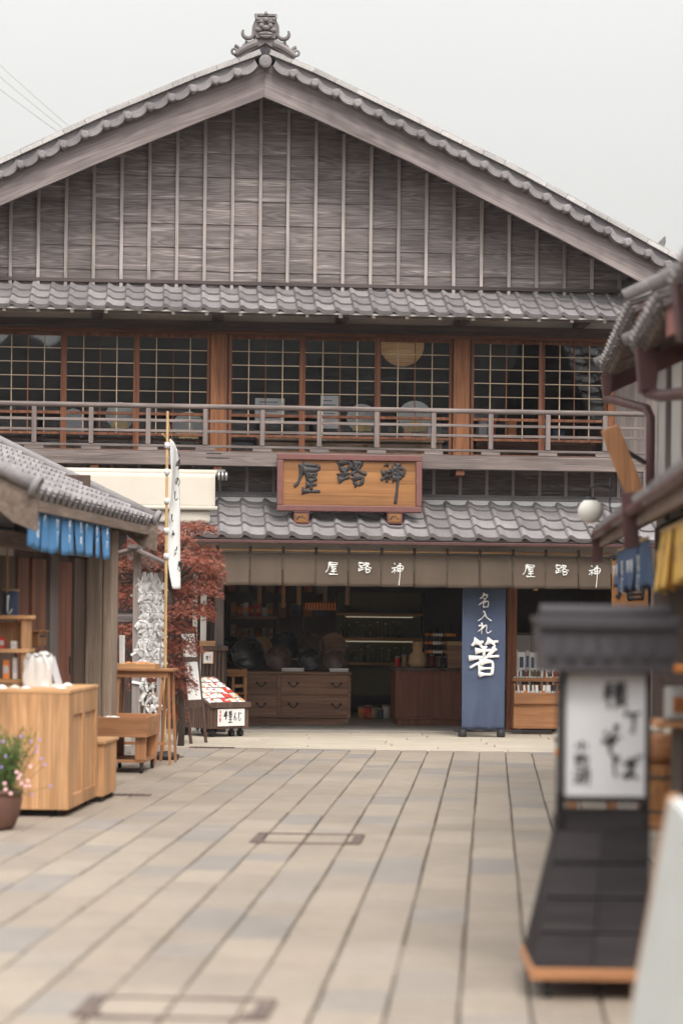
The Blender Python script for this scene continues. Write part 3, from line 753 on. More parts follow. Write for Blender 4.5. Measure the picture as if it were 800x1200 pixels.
k = MB(); k.box(XR - .02, XR + .03, .1, 11, 0, zC); k.box(XL, XR, 10.9, 11, 0, zC); k.build('side_wall', M['darkz'], shop)
# ================================================================== BRUSH LETTERING
def box_(x0, y0, x1, y1): return [[(x0, y1), (x0, y0)], [(x0, y1), (x1, y1), (x1, y0)], [(x0, y0), (x1, y0)]]
G = {
 'kami': [[(.22, .98), (.32, .90)], [(.04, .66), (.42, .74)], [(.30, .72), (.22, .58), (.02, .42)], [(.26, .60), (.25, .36)], [(.33, .55), (.40, .48)],
          [(.50, .80), (.48, .50)], [(.50, .80), (.72, .84), (.95, .78), (.88, .55)], [(.50, .64), (.90, .66)], [(.48, .50), (.86, .52)], [(.69, 1.0), (.70, .5), (.66, .05), (.60, -.35)]],
 'michi': [[(.06, .93), (.08, .66)], [(.06, .93), (.42, .92), (.40, .68)], [(.08, .68), (.40, .70)], [(.22, .66), (.20, .36)], [(.22, .52), (.40, .54)], [(.06, .52), (.08, .32)], [(.02, .28), (.42, .40)],
           [(.60, .98), (.46, .70)], [(.56, .88), (.82, .88), (.66, .64), (.46, .48)], [(.58, .76), (.76, .60), (1.02, .50)], [(.56, .38), (.60, .12)], [(.56, .38), (.88, .38), (.82, .14)], [(.60, .14), (.82, .14)]],
 'ya': [[(.30, .96), (.90, .94)], [(.32, .78), (.86, .80), (.88, .94)], [(.30, .96), (.26, .62), (.16, .35), (.02, .20)], [(.42, .64), (.86, .65)], [(.62, .64), (.48, .47), (.80, .47)], [(.72, .56), (.82, .42)],
        [(.63, .47), (.63, .08)], [(.44, .28), (.84, .29)], [(.30, .06), (.96, .05)]],
 'na': [[(.50, 1.0), (.38, .80), (.18, .62)], [(.42, .86), (.76, .86), (.52, .52), (.10, .22)], [(.38, .70), (.54, .60)], [(.46, .42), (.44, .06)], [(.46, .42), (.84, .44), (.78, .08)], [(.46, .10), (.80, .10)]],
 'iru': [[(.38, .95), (.50, .88), (.46, .60), (.28, .32), (.02, .10)], [(.50, .70), (.66, .40), (.98, .10)]],
 're': [[(.30, .95), (.29, .05)], [(.08, .70), (.42, .74), (.26, .48), (.04, .25)], [(.30, .46), (.56, .74), (.64, .66), (.62, .32), (.72, .14), (.98, .34)]],
 'hashi': [[(.28, 1.0), (.12, .80)], [(.22, .90), (.48, .92)], [(.36, .88), (.42, .78)], [(.68, 1.02), (.54, .82)], [(.62, .92), (.95, .93)], [(.78, .90), (.85, .78)],
           [(.22, .66), (.80, .69)], [(.50, .80), (.50, .50)], [(.02, .46), (.98, .53)], [(.86, .76), (.60, .50), (.34, .34), (.06, .20)], [(.36, .34), (.35, -.02)], [(.36, .34), (.76, .36), (.75, .0)], [(.37, .18), (.74, .19)], [(.36, .02), (.75, .02)]],
 'yoko': [[(.02, .70), (.42, .74)], [(.23, .98), (.22, .02)], [(.21, .66), (.02, .36)], [(.25, .60), (.40, .46)], [(.50, .86), (.95, .88)], [(.63, .98), (.63, .72)], [(.82, .99), (.81, .73)], [(.44, .70), (1.0, .72)],
          [(.54, .56), (.55, .24)], [(.54, .56), (.92, .57), (.90, .24)], [(.55, .40), (.90, .40)], [(.55, .24), (.90, .24)], [(.72, .70), (.72, .24)], [(.62, .20), (.46, .02)], [(.82, .20), (1.0, .03)]],
 'cho': [[(.06, .84), (.94, .90)], [(.54, .86), (.55, .16), (.36, .22)]],
 'so': [[(.22, .78), (.34, .68)], [(.70, .98), (.60, .76), (.20, .46)], [(.12, .48), (.56, .60), (.88, .64)], [(.62, .60), (.44, .42), (.46, .20), (.60, .08), (.84, .06)]],
 'ba': [[(.14, .88), (.08, .48), (.16, .12)], [(.38, .66), (.92, .70)], [(.66, .90), (.66, .34), (.56, .12), (.40, .16), (.46, .28), (.70, .22), (.92, .06)], [(.82, .98), (.90, .88)], [(.96, 1.0), (1.02, .92)]],
 'ko': [[(.50, .96), (.50, .10), (.38, .18)], [(.28, .66), (.10, .30)], [(.70, .66), (.92, .34)]],
 'nishi': [[(.06, .90), (.94, .92)], [(.16, .66), (.20, .10)], [(.16, .66), (.86, .68), (.80, .10)], [(.20, .10), (.82, .10)], [(.40, .90), (.36, .40), (.28, .34)], [(.60, .90), (.60, .40), (.74, .40)]],
 'mizu': [[(.06, .90), (.20, .80)], [(.02, .64), (.14, .54)], [(.04, .10), (.22, .38)], [(.28, .76), (.60, .78)], [(.44, .96), (.44, .50)], [(.30, .46), (.32, .14)], [(.30, .46), (.58, .46), (.56, .16)], [(.32, .16), (.56, .16)],
          [(.70, .94), (.69, .36), (.60, .04)], [(.70, .94), (.96, .95), (.95, .05), (.86, .10)], [(.70, .70), (.94, .70)], [(.70, .46), (.94, .46)]],
 'sake': [[(.06, .90), (.20, .80)], [(.02, .64), (.14, .54)], [(.04, .08), (.24, .40)], [(.34, .90), (1.0, .92)], [(.42, .70), (.43, .0)], [(.42, .70), (.94, .71), (.93, .0)], [(.43, .04), (.93, .04)], [(.58, .90), (.56, .42), (.48, .36)], [(.76, .90), (.76, .42), (.88, .40)], [(.43, .22), (.93, .22)]],
 'toku': [[(.24, 1.0), (.04, .76)], [(.28, .74), (.04, .48)], [(.17, .58), (.17, .0)], [(.36, .88), (.98, .89)], [(.66, 1.02), (.66, .76)], [(.42, .74), (.42, .52)], [(.42, .74), (.94, .74), (.93, .52)], [(.42, .53), (.93, .53)], [(.59, .74), (.59, .53)], [(.76, .74), (.76, .53)],
          [(.42, .32), (.36, .12)], [(.52, .36), (.56, .06), (.84, .04), (.88, .18)], [(.68, .34), (.73, .24)], [(.88, .36), (.98, .22)]],
 'te': [[(.70, .98), (.30, .86)], [(.18, .68), (.82, .72)], [(.04, .46), (.96, .50)], [(.52, .90), (.54, .10), (.38, .12)]],
 'sato': [[(.20, .95), (.22, .50)], [(.20, .95), (.82, .95), (.80, .50)], [(.22, .73), (.80, .73)], [(.22, .50), (.80, .50)], [(.50, .95), (.50, .05)], [(.20, .28), (.82, .29)], [(.05, .04), (.96, .05)]],
 'n': [[(.55, .98), (.10, .08)], [(.26, .42), (.46, .55), (.52, .12), (.70, .08), (.96, .40)]],
 'ji': [[(.30, .95), (.28, .30), (.40, .06), (.70, .14), (.88, .36)], [(.62, .84), (.70, .72)], [(.80, .90), (.88, .78)]],
 'i': [[(.16, .86), (.14, .36), (.30, .14), (.38, .30)], [(.72, .78), (.86, .34)]],
 'no': [[(.52, .80), (.30, .22), (.10, .40), (.30, .78), (.70, .82), (.92, .44), (.60, .08)]],
 'shi': [[(.34, .96), (.30, .30), (.48, .06), (.86, .30)]],
 'ku': [[(.74, .95), (.26, .52), (.80, .04)]],
 'yama': [[(.02, .15), (.22, .62), (.38, .40), (.54, .72), (.72, .38), (.98, .20)]],
}
def catmull(p, n=5):
    if len(p) == 2: return [(p[0][0] + (p[1][0] - p[0][0]) * i / 4, p[0][1] + (p[1][1] - p[0][1]) * i / 4) for i in range(5)]
    q = [p[0]] + list(p) + [p[-1]]; out = []
    for a, b, c, d in zip(q, q[1:], q[2:], q[3:]):
        for i in range(n):
            t = i / n
            out.append(tuple(.5 * (2 * b[k] + (c[k] - a[k]) * t + (2 * a[k] - 5 * b[k] + 4 * c[k] - d[k]) * t * t + (3 * b[k] - a[k] - 3 * c[k] + d[k]) * t ** 3) for k in (0, 1)))
    out.append(p[-1]); return out
def brush(mb, g_, o, U, V, nrm, wd, fl, sx=1.0, sy=1.0, seg=8):
    # character g_ written with its lower left corner at o, along U and V (metres per unit)
    rnd = random.Random(hash(g_) % 99 if not isinstance(g_, str) else sum(map(ord, g_)))
    U, V, o = Vector(U) * sx, Vector(V) * sy, Vector(o)
    for st in G[g_]:
        pp = catmull(st); n = len(pp); k = rnd.uniform(.8, 1.15)
        rs = []
        for i in range(n):
            q = i / (n - 1); r = .78 + .3 * math.cos(q * 5.2) + (.25 if q < .12 else 0)
            if q > .8: r *= 1 - (q - .8) * 2.2
            rs.append(wd * k * max(.35, r) * .62)
        pts = [o + U * a + V * b for a, b in pp]
        mb.tube(pts, rs, seg, .5, True, (nrm, fl + rnd.uniform(0, .012)))
# ================================================================== SIGNBOARD
OS = 1.02
c0, c1 = fac(325, 534, OS), fac(494.5, 534, OS)
zs0, zs1 = fz(408, 600, OS), fz(408, 532.5, OS)
sx0, sx1 = c0.x, c1.x; org = ((sx0 + sx1) / 2, -OS, zs0)
T = fthing('signboard', 'amber timber signboard with three carved black characters in a maroon frame', 'signboard', org)
T.rotation_euler = (rad(-4), 0, FA)
hw, hh = (sx1 - sx0) / 2, zs1 - zs0
k = MB()
for i in range(4): k.box(-hw + .05, hw - .05, 0, .03, .05 + (hh - .1) * i / 4, .05 + (hh - .1) * (i + 1) / 4 - .0015)
board = k.build('board', M['sign'], T)
k = MB(); fwid = .075
k.box(-hw, hw, -.035, .05, hh - fwid, hh); k.box(-hw, hw, -.035, .05, 0, fwid); k.box(-hw, -hw + fwid, -.034, .05, fwid + .001, hh - fwid - .001); k.box(hw - fwid, hw, -.034, .05, fwid + .001, hh - fwid - .001)
k.build('frame', M['frame_red'], T, bevel=.01)
sc1 = 2 * hw / 169.5
for nm, pxx, w_, h_, y0 in (('ya', 344.5, 32, 34, 577), ('michi', 396, 33, 33, 571), ('kami', 446, 29, 35, 576)):
    k = MB(); brush(k, nm, ((pxx - 409.7) * sc1, -.006, (599 - y0) * sc1), (w_ * sc1, 0, 0), (0, 0, h_ * sc1), (0, -1, 0), .066, .5)
    k.build('lettering', M['carve'], T)
for i, pxx in enumerate((353, 462)):
    x = fx(pxx, 606, OS); z_ = fz(pxx, 615, OS)
    t = fthing('sign_bracket', ('small maroon block with a mountain mark carrying the left end of the signboard', 'small maroon block with a mountain mark carrying the right end of the signboard')[i], 'bracket', (x, -OS, z_), 'blocks under the signboard')
    k = MB(); k.box(-.095, .095, -.05, .34, .005, .15); k.build('block', M['frame_red'], t, bevel=.012)
    k = MB(); k.box(-.105, .105, -.06, .3, .152, zs0 - z_ - .004); k.build('cap', M['frame_red'], t, bevel=.01)
    k = MB(); k.box(-.07, .07, -.058, -.052, .03, .135); k.build('face_panel', M['sign'], t)
    k = MB(); brush(k, 'yama', (-.055, -.060, .05), (.11, 0, 0), (0, 0, .09), (0, -1, 0), .011, .5); k.build('mountain_mark', M['carve'], t)
# ================================================================== NOREN
ON = 1.20
xs = [fx(254 + 38.42 * i, 670, ON) for i in range(13)]
zr, zn0, zn1 = fz(400, 645.5, ON), fz(400, 649, ON), fz(400, 687, ON)
T = fthing('shop_curtain', 'wide taupe split curtain with white brush characters hung across the shop entrance', 'noren', (xs[0], -ON, zr))
k = MB(org=(xs[0], -ON, zr)); k.tube([(xs[0] - .3, -ON, zr), (xs[-1] + .05, -ON, zr)], .012, 8); k.build('rod', M['honeyx'], T)
for i in range(12):
    a, b = xs[i] + .003, xs[i + 1] - .003; ph = random.uniform(0, 6)
    k = MB(org=(xs[0], -ON, zr))
    def fn(u, v, a=a, b=b, ph=ph, i=i, am=.005 if i in (3, 4, 5, 9, 10, 11) else .013):
        dz = -(zn0 - zn1) * v; wob = am * v * math.sin(ph + 2.2 * math.pi * u) + am * v * v * math.sin(ph * 2 + v * 2) - .035 * v
        return (a + (b - a) * u + .004 * v * math.sin(ph * 3), -ON + wob - .006 * abs(u - .5) * v, zn0 + dz - .008 * v * math.sin(math.pi * u + ph * .3) * 0.6)
    k.grid(10, 8, fn, random.random())
    pn = k.build('panel', M['noren'], T, solid=.004)
    k = MB(org=(xs[0], -ON, zr)); k.box(a - .012, a + .022, -ON - .014, -ON + .014, zn0 - .01, zr + .045); k.build('loop', M['darkz'], T)
    nm = {3: 'ya', 4: 'michi', 5: 'kami', 9: 'ya', 10: 'michi', 11: 'kami'}.get(i)
    if nm:
        k = MB(org=(xs[0], -ON, zr)); bz = fz(400, {'ya': 674, 'michi': 672.5, 'kami': 678.5}[nm], ON); wg, hg = {'ya': (.165, .16), 'michi': (.165, .145), 'kami': (.155, .205)}[nm]
        brush(k, nm, ((a + b) / 2 - wg * .5, -ON - .011 - .035 * (zn0 - bz) / (zn0 - zn1), bz), (wg, 0, 0), (0, .035 * hg / (zn0 - zn1), hg), (0, -1, 0), .0185, .8); k.build('lettering', M['white'], pn)
# ================================================================== CREAM AWNING SCREEN
OA = 1.08
xa, xb = fx(-40, 580, OA), fx(252, 580, OA); z0, z1, z2 = fz(250, 555.5, OA), fz(250, 596, OA), fz(250, 613, OA)
T = fthing('roller_awning', 'cream canvas roller screen hung under the balcony left of the signboard', 'awning', ((xa + xb) / 2, -OA, z1))
oo = ((xa + xb) / 2, -OA, z1)
k = MB(org=oo); k.tube([(xa, -OA + .04, z0 + .01), (xb + .02, -OA + .04, z0 + .01)], .045, 14); k.build('roller', M['cream'], T)
k = MB(org=oo); k.grid(24, 8, lambda u, v: (xa + (xb - xa) * u, -OA - .006 - .05 * v + .006 * math.sin(u * 40) * v, z0 + (z1 - z0) * v)); k.build('canvas', M['cream'], T, solid=.004)
k = MB(org=oo); k.tube([(xa, -OA - .065, z1), (xb + .03, -OA - .065, z1)], .028, 10); k.build('weight_bar', M['cream'], T)
k = MB(org=oo); k.grid(24, 4, lambda u, v: (xa + (xb - .06 - xa) * u, -OA - .03 + .008 * math.sin(u * 33) * v, z1 - .02 + (z2 - z1 + .02) * v)); k.build('valance', M['cream'], T, solid=.004)
k = MB(org=oo)
for d in (0, .045, .09): k.lathe([(.055, 0), (.055, .03)], (xb + .03 + d, -OA + .04, z0 - .02), 14, (1, 0, 0))
k.box(xb + .02, xb + .12, -OA + .03, -OBW + .14, z0 + .03, z0 + .06); k.build('roller_bracket', M['steel'], T)
# ================================================================== INDIGO HANGING BANNER
OI = .93
b0, b1 = fac(540, 855, OI), fac(590.5, 857, OI); zt_b = 2.2
T = fthing('hanging_banner', 'tall indigo cloth banner with white brush characters hung by the entrance pillar', 'banner', ((b0.x + b1.x) / 2, -OI, 0))
wB = b1.x - b0.x; zbb = b0.z; oo = ((b0.x + b1.x) / 2, -OI, 0); bxc = oo[0]
def bw_(u, v):
    z_ = zt_b + (zbb - zt_b) * v; q = max(0, v - .55)
    d = .045 * q * math.sin(u * 9 + 1.5 + v * 3) + .09 * q * q * math.sin(u * 17 + v * 7) + .012 * math.sin(v * 5 + u * 2)
    e = .02 * max(0, .3 - abs(v - .85)) 
    return (b0.x + wB * (u + (.5 - u) * e * 1.2), -OI + d, z_)
k = MB(org=oo); k.grid(30, 40, bw_); cl = k.build('cloth', M['indigo'], T, solid=.004)
scB = wB / 50.5
k = MB(org=oo)
def bxy(pxx, py): return ((pxx - 565) * scB + bxc, -OI - .034, fz(565, py, OI))
for nm, pxx, py, w_, h_, wd in (('na', 557, 713, 15, 18, .022), ('iru', 557, 729, 17, 13, .024), ('re', 557, 744, 17, 15, .022)):
    brush(k, nm, bxy(pxx, py), (w_ * scB, 0, 0), (0, 0, h_ * scB), (0, -1, 0), wd * .8, .7)
brush(k, 'hashi', bxy(546.5, 791), (37 * scB, 0, 0), (0, 0, 42 * scB), (0, -1, 0), .050, .3)
k.build('lettering', M['white'], cl)
k = MB(org=oo); k.tube([(b0.x - .02, -OI, zt_b), (b1.x + .02, -OI, zt_b)], .012, 8); k.build('rod', M['iron'], T)
k = MB(org=oo); k.tube([(b0.x - .1, -OI, zbb - .015), (b1.x + .6, -OI, zbb - .015)], .012, 8); k.build('bottom_bar', M['iron'], T)
for pxx in (541.5, 586.5):
    x = fx(pxx, 862, OI); k = MB(org=oo); k.lathe([(.052, 0.004), (.055, .02), (.05, .085), (.03, .10)], (x, -OI, 0), 14); k.build('weight', M['iron'], T)
# ================================================================== CHEST OF DRAWERS AND WHAT STANDS ON IT
OC = -1.35
p0, p1 = fac(284, 847, OC), fac(410.5, 848, OC); zc = fz(350, 787, OC); zf = .029
cw = p1.x - p0.x; ch_ = zc - zf; org = ((p0.x + p1.x) / 2, -OC, zf)
T = fthing('chest_of_drawers', 'low brown wooden chest of drawers with iron ring pulls just inside the entrance', 'chest', org)
h = cw / 2
k = MB(); k.box(-h, h, .015, .55, .09, ch_ - .04); k.box(-h + .02, h - .02, .03, .5, 0, .09); k.build('case', M['chest'], T, bevel=.004)
k = MB(); k.box(-h - .01, h + .01, -.02, .56, ch_ - .038, ch_); k.build('top', M['chest'], T, bevel=.006)
k = MB(); k.box(-h, -h + .03, -.004, .014, .09, ch_ - .04); k.box(h - .03, h, -.004, .014, .09, ch_ - .04); xm = -h + cw * .335; k.box(xm - .025, xm + .025, -.004, .014, .09, ch_ - .04); k.box(-h + .031, xm - .026, -.004, .014, .09, .12); k.box(xm + .026, h - .031, -.004, .014, .09, .12); k.build('face_frame', M['chest'], T, bevel=.003)
zmid_ = (.12 + ch_ - .042) / 2
for a, b, hs in ((-h + .033, xm - .028, (.5,)), (xm + .028, h - .033, (.18, .82))):
    for z0, z1 in ((.123, zmid_ - .006), (zmid_ + .006, ch_ - .044)):
        k = MB(); k.box(a, b, .0, .0148, z0, z1); d = k.build('drawer', M['chest'], T, bevel=.004)
        for q in hs:
            x = a + (b - a) * q; z_ = (z0 + z1) / 2 + .02
            k = MB()
            for e in (-.055, .055): k.lathe([(.016, 0), (.014, .012)], (x + e, -.012, z_), 10, (0, 1, 0))
            k.tube([(x - .055 + .11 * i / 10, -.022, z_ - .05 * math.sin(math.pi * i / 10)) for i in range(11)], .007, 6); k.build('handle', M['iron'], d)
G1 = 'round trays leaning on the chest'
ztop = zc
def tray(pxx, py, r, m, dy, lbl, z_st):
    p = fac(pxx, py, OC - dy); rr = r * (31 - OC) / F
    t = fthing('round_tray', lbl, 'tray', (p.x, -OC + dy, z_st), G1)
    zc_ = rr + .01
    k = MB(); pr_ = [(.001, -.006), (rr * .86, -.006), (rr * .9, -.022), (rr, -.026), (rr, -.012), (rr * .88, .008), (.001, .008)]
    k.lathe(pr_, (0, .02, zc_), 32, (0, 1, .22)); k.build('dish', M[m], t)
    k = MB(); k.bar((-.05, -.03, .008), (-.05, .12, .008), .012, .012); k.bar((.05, -.03, .008), (.05, .12, .008), .012, .012); k.bar((-.05, .10, .012), (0, .06, rr * 1.1), .012, .012); k.bar((.05, .10, .012), (0, .06, rr * 1.1), .012, .012); k.build('stand', M['iron'], t)
zs_ = ztop + .16
T = fthing('display_riser', 'dark stepped riser standing along the back of the drawer chest', 'riser', (org[0], -OC + .3, ztop))
k = MB(); k.box(-h + .02, h - .02, 0, .24, 0.001, .158); k.build('step', M['darkx'], T)
for a in (292, 326, 362, 390):
    pass
tray(290, 776, 20, 'lacquer', .05, 'largest black lacquer tray at the left end of the front row on the drawer chest', ztop)
tray(326, 780, 15, 'lacquer_br', .06, 'brown tray second from the left in the front row on the drawer chest', ztop)
tray(362, 779, 14, 'lacquer', .05, 'black tray third from the left in the front row on the drawer chest', ztop)
tray(391, 779, 13, 'lacquer_br', .06, 'small brown tray at the right end of the front row on the drawer chest', ztop)
tray(271, 752, 13, 'lacquer', .36, 'black tray at the left end of the raised back row behind the drawer chest', zs_)
tray(306, 762, 13, 'tan', .36, 'tan tray second from the left in the raised back row behind the drawer chest', zs_)
tray(334, 762, 17, 'lacquer', .37, 'large black tray in the middle of the raised back row behind the drawer chest', zs_)
tray(364, 760, 16, 'lacquer_br', .36, 'brown tray fourth from the left in the raised back row behind the drawer chest', zs_)
tray(390, 760, 16, 'chest', .37, 'pale brown tray at the right end of the raised back row behind the drawer chest', zs_)
for pxx, w_, lbl in ((397, 22, 'flat pale box lying at the right end of the drawer chest top'), (343, 26, 'flat grey box lying at the middle of the drawer chest top')):
    p = fac(pxx, 787, OC); hw_ = w_ * .0114 / 2
    T = fthing('flat_box', lbl, 'box', (p.x, -OC - .0, ztop + .001)); k = MB(); k.box(-hw_, hw_, -.01, .03, 0, .03); k.build('base', M['paper_gr'], T, bevel=.003); k = MB(); k.box(-hw_ - .003, hw_ + .003, -.013, .033, .0305, .046); k.build('lid', M['paper'], T, bevel=.003)
# ---- back of the shop
def shelf_unit(p0, p1, o, ys, lbl, nm='wall_shelf', backm='bottle', dep=.32):
    x0, x1 = fx(p0, 740, o), fx(p1, 740, o); zs = [fz((p0 + p1) / 2, y, o) for y in ys]
    T = fthing(nm, lbl, 'shelf', ((x0 + x1) / 2, -o, zf)); hw_ = (x1 - x0) / 2
    for z_ in zs:
        k = MB(); k.box(-hw_, hw_, -dep, 0, z_ - zf - .035, z_ - zf); k.build('shelf_board', M['honeyx'] if backm else M['chest'], T, bevel=.003)
    k = MB(); k.box(-hw_ - .03, -hw_ - .001, -dep, .02, 0, zs[0] - zf + .3); k.box(hw_ + .001, hw_ + .03, -dep, .02, 0, zs[0] - zf + .3); k.build('side_panel', M['darkz'], T)
    if backm: k = MB(); k.box(-hw_, hw_, .001, .02, .3, zs[0] - zf + .3); k.build('back_panel', M['olive'], T)
    return x0, x1, zs
M['olive'] = plain('olive_backing', (.13, .125, .07), .8, 0, .1)
OB2 = -4.0
x0, x1, zs = shelf_unit(392, 492, OB2, (718.5, 747, 776), 'wide wooden shelf of glassware with an olive back at the rear of the shop')
fill_glow_mat, _n, _b = nodes('added_fill_glow'); _b.inputs['Emission Color'].default_value = (1, .86, .55, 1); _b.inputs['Emission Strength'].default_value = .2
for zz_ in zs[:2]:  # glowing strips added as fill for the dark rear of the shop
    t = fthing('added_fill_strip', 'added thin fill lamp glowing under ' + ('the top' if zz_ == zs[0] else 'the middle') + ' board of the rear shelf', 'lamp', ((x0 + x1) / 2, -OB2 - .27, zz_ - .055), 'added fill lamps in the rear shelf')
    k = MB(); k.box(-.5, .5, -.02, .02, .004, .0195); k.build('housing', M['steel'], t); k = MB(); k.tube([(-.48, 0, -.002), (.48, 0, -.002)], .006, 8); k.build('tube', fill_glow_mat, t)
def bottle_at(x, y, z_, lbl, i):
    t = fthing('glass_bottle', lbl, 'bottle', (x, y, z_), 'glassware on the rear shelf')
    hh_ = random.uniform(.14, .22); r = random.uniform(.028, .04)
    k = MB(); k.lathe([(r, 0), (r, hh_ * .6), (r * .4, hh_ * .75), (r * .36, hh_)], (0, 0, 0), 12); k.build('body', M['bottle'], t)
    k = MB(); k.lathe([(r * .45, hh_ + .001), (r * .45, hh_ + .02)], (0, 0, 0), 10); k.build('cap', M[random.choice(['steel', 'ceramic', 'tan'])], t)
for row, z_ in enumerate(zs[1:]):
    x = x0 + .08
    while x < x1 - .25:
        bottle_at(x, -OB2 - .2, z_ + .001, ('green glass bottle on the upper board of the rear shelf', 'green glass bottle on the lower board of the rear shelf')[row], 0); x += random.uniform(.085, .12)
x0, x1, zs = shelf_unit(268, 322, -2.6, (722, 748, 775), 'open red brown rack of small patterned packets at the left inside the shop', 'goods_rack', None)
for row, z_ in enumerate(zs):
    x = x0 + .06
    while x < x1 - .06:
        t = fthing('small_packet', ('small patterned packet on the top board of the left rack', 'small patterned packet on the middle board of the left rack', 'small patterned packet on the bottom board of the left rack')[row], 'packet', (x, 2.45, z_ + .001), 'packets on the left rack')
        k = MB(); hh_ = random.uniform(.1, .2); k.box(-.035, .035, -.02, .02, 0, hh_); k.build('wrapper', M[random.choice(['red', 'paper', 'tan', 'navy'])], t, bevel=.004)
        k = MB(); k.box(-.03, .03, -.023, -.0205, hh_ * .3, hh_ * .6); k.build('paper_band', M[random.choice(['paper', 'orange'])], t)
        x += .085
T = fthing('hanging_price_board', 'red lattice board hung high at the back of the shop', 'board', (fx(376, 710, -2.8), 2.8, fz(376, 716, -2.8)))
k = MB(); k.box(-.23, .23, 0, .02, 0, .13); k.build('panel', M['redx'], T, bevel=.004)
k = MB()
for i in range(11): k.box(-.215 + .04 * i, -.2 + .04 * i, -.008, -.0005, .02, .11)
k.build('slat', M['orange'], T)
k = MB()
for x in (-.2, .2): k.tube([(x, .01, .13), (x, .01, 2.55 - fz(376, 716, -2.8))], .005, 6)
k.build('cord', M['iron'], T)
for i, pxx in enumerate((304, 332, 350, 381, 407)):
    p = fac(pxx, 694 + 3 * (i % 2), -3.1)
    t = fthing('hanging_scroll', ('short', 'second', 'third', 'fourth', 'fifth')[i] + ' pale paper strip hung in the dark behind the shop curtain' + (', at its left end', '', '', '', ', at its right end')[i] if i in (0, 4) else ('second', 'third', 'fourth')[i - 1] + ' pale paper strip from the left hung behind the shop curtain', 'paper strip', (p.x, 3.1, p.z), 'paper strips hung inside')
    k = MB(); k.grid(2, 6, lambda u, v: (-.03 + .06 * u, .006 * math.sin(v * 4), .12 - .3 * v)); k.build('strip', M['tan'], t, solid=.002)
    k = MB(); k.tube([(-.035, 0, .12), (.035, 0, .12)], .008, 6); k.tube([(0, 0, .12), (0, 0, 2.57 - p.z)], .003, 5); k.build('rod', M['tablex'], t)
# the bare bulb glowing over the trays
M['bulb'], _n, _b = nodes('glowing_bulb'); _b.inputs['Emission Color'].default_value = (1, .85, .5, 1); _b.inputs['Emission Strength'].default_value = 3.0
def pendant(pxx, py, o, lbl, watts):
    p = fac(pxx, py, o); t = fthing('pendant_lamp', lbl, 'lamp', (p.x, -o, p.z), None)
    k = MB(); k.ball((0, 0, 0), .026, 12, 8); k.build('bulb', M['bulb'], t)
    k = MB(); k.lathe([(.018, .024), (.02, .06), (.01, .075)], (0, 0, 0), 12); k.tube([(0, 0, .07), (0, 0, 2.56 - p.z)], .004, 5); k.build('cord', M['iron'], t)
    ld = bpy.data.lights.new('bulb_light', 'POINT'); ld.energy = watts; ld.color = (1, .72, .45); ld.shadow_soft_size = .05
    lo_ = bpy.data.objects.new('bulb_light', ld); COL.objects.link(lo_); lo_.parent = t; lo_.location = (0, 0, -.045)
pendant(355, 748, -2.2, 'small glowing bulb hanging above the trays on the drawer chest', 2.5)
# right hand counter and goods
OR = -1.3
p0, p1 = fac(463, 848, OR), fac(542, 848, OR); zt_c = fz(500, 783, OR)
T = fthing('sales_counter', 'dark red brown counter at the right inside the entrance', 'counter', ((p0.x + p1.x) / 2, -OR, zf)); h = (p1.x - p0.x) / 2
k = MB(); k.box(-h, h, .02, .7, .08, zt_c - zf - .04); k.box(-h + .03, h - .03, .05, .65, 0, .079); k.build('case', M['door'], T, bevel=.004)
k = MB(); k.box(-h - .02, h + .02, -.01, .72, zt_c - zf - .038, zt_c - zf); k.build('top', M['lacquer_br'], T, bevel=.006)
k = MB()
for i in range(3): k.box(-h + .02 + (2 * h - .04) * i / 3 + .01, -h + .02 + (2 * h - .04) * (i + 1) / 3 - .01, .008, .0195, .11, zt_c - zf - .07)
k.build('front_panel', M['door'], T, bevel=.004)
xx = lambda p: fx(p, 770, OR - .25)
T = fthing('paper_figure', 'small tan paper figure standing on the right counter', 'ornament', (xx(489), -OR + .25, zt_c + .001))
k = MB(); k.lathe([(.09, 0), (.13, .06), (.11, .17), (.06, .22), (.075, .28), (.05, .34), (.01, .36)], (0, 0, 0), 18); k.build('body', M['tan'], T)
k = MB()
for s_ in (-1, 1): k.lathe([(.028, 0), (.02, .04), (.002, .07)], (s_ * .05, 0, .31), 8)
k.build('ear', M['tan'], T)
for i, (pxx, dy) in enumerate(((503, .3), (511, .12), (519, .32), (527, .15))):
    t = fthing('trinket_stand', ('black', 'iron', 'dark', 'tall')[i] + ' trinket stand with coloured charms on the right counter, ' + ('nearest the tan figure', 'second from the tan figure', 'third from the tan figure', 'nearest the indigo banner')[i], 'stand', (xx(pxx), -OR + dy, zt_c + .001), 'trinket stands')
    k = MB(); k.lathe([(.05, 0), (.05, .012)], (0, 0, 0), 14); k.tube([(0, 0, .01), (0, 0, .5 + .03 * i)], .008, 6)
    for z_ in (.25, .37, .48): k.tube([(-.06, 0, z_), (.06, 0, z_)], .005, 6)
    k.build('frame', M['iron'], t)
    k = MB()
    for z_ in (.25, .37, .48):
        for x in (-.05, -.017, .017, .05):
            k.ball((x, -.01, z_ - .035), random.uniform(.012, .02), 8, 6, (1, 1, 1.4)); k.tube([(x, -.003, z_), (x, -.008, z_ - .02)], .0015, 4)
    k.build('charm', M[('orange', 'ceramic', 'gold', 'orange')[i]], t)
T = fthing('card_box', 'plain brown card box stacked at the right end of the dark counter', 'box', (fx(533, 760, OR - .1), -OR + .1, zt_c + .001)); zz_ = fz(533, 752, OR) - zt_c
k = MB(); k.box(-.1, .1, 0, .2, 0, zz_ * .85); k.build('body', M['chest'], T, bevel=.003); k = MB(); k.box(-.104, .104, -.004, .204, zz_ * .85 + .001, zz_); k.build('lid', M['tan'], T, bevel=.003)
rnd = random.Random(31)
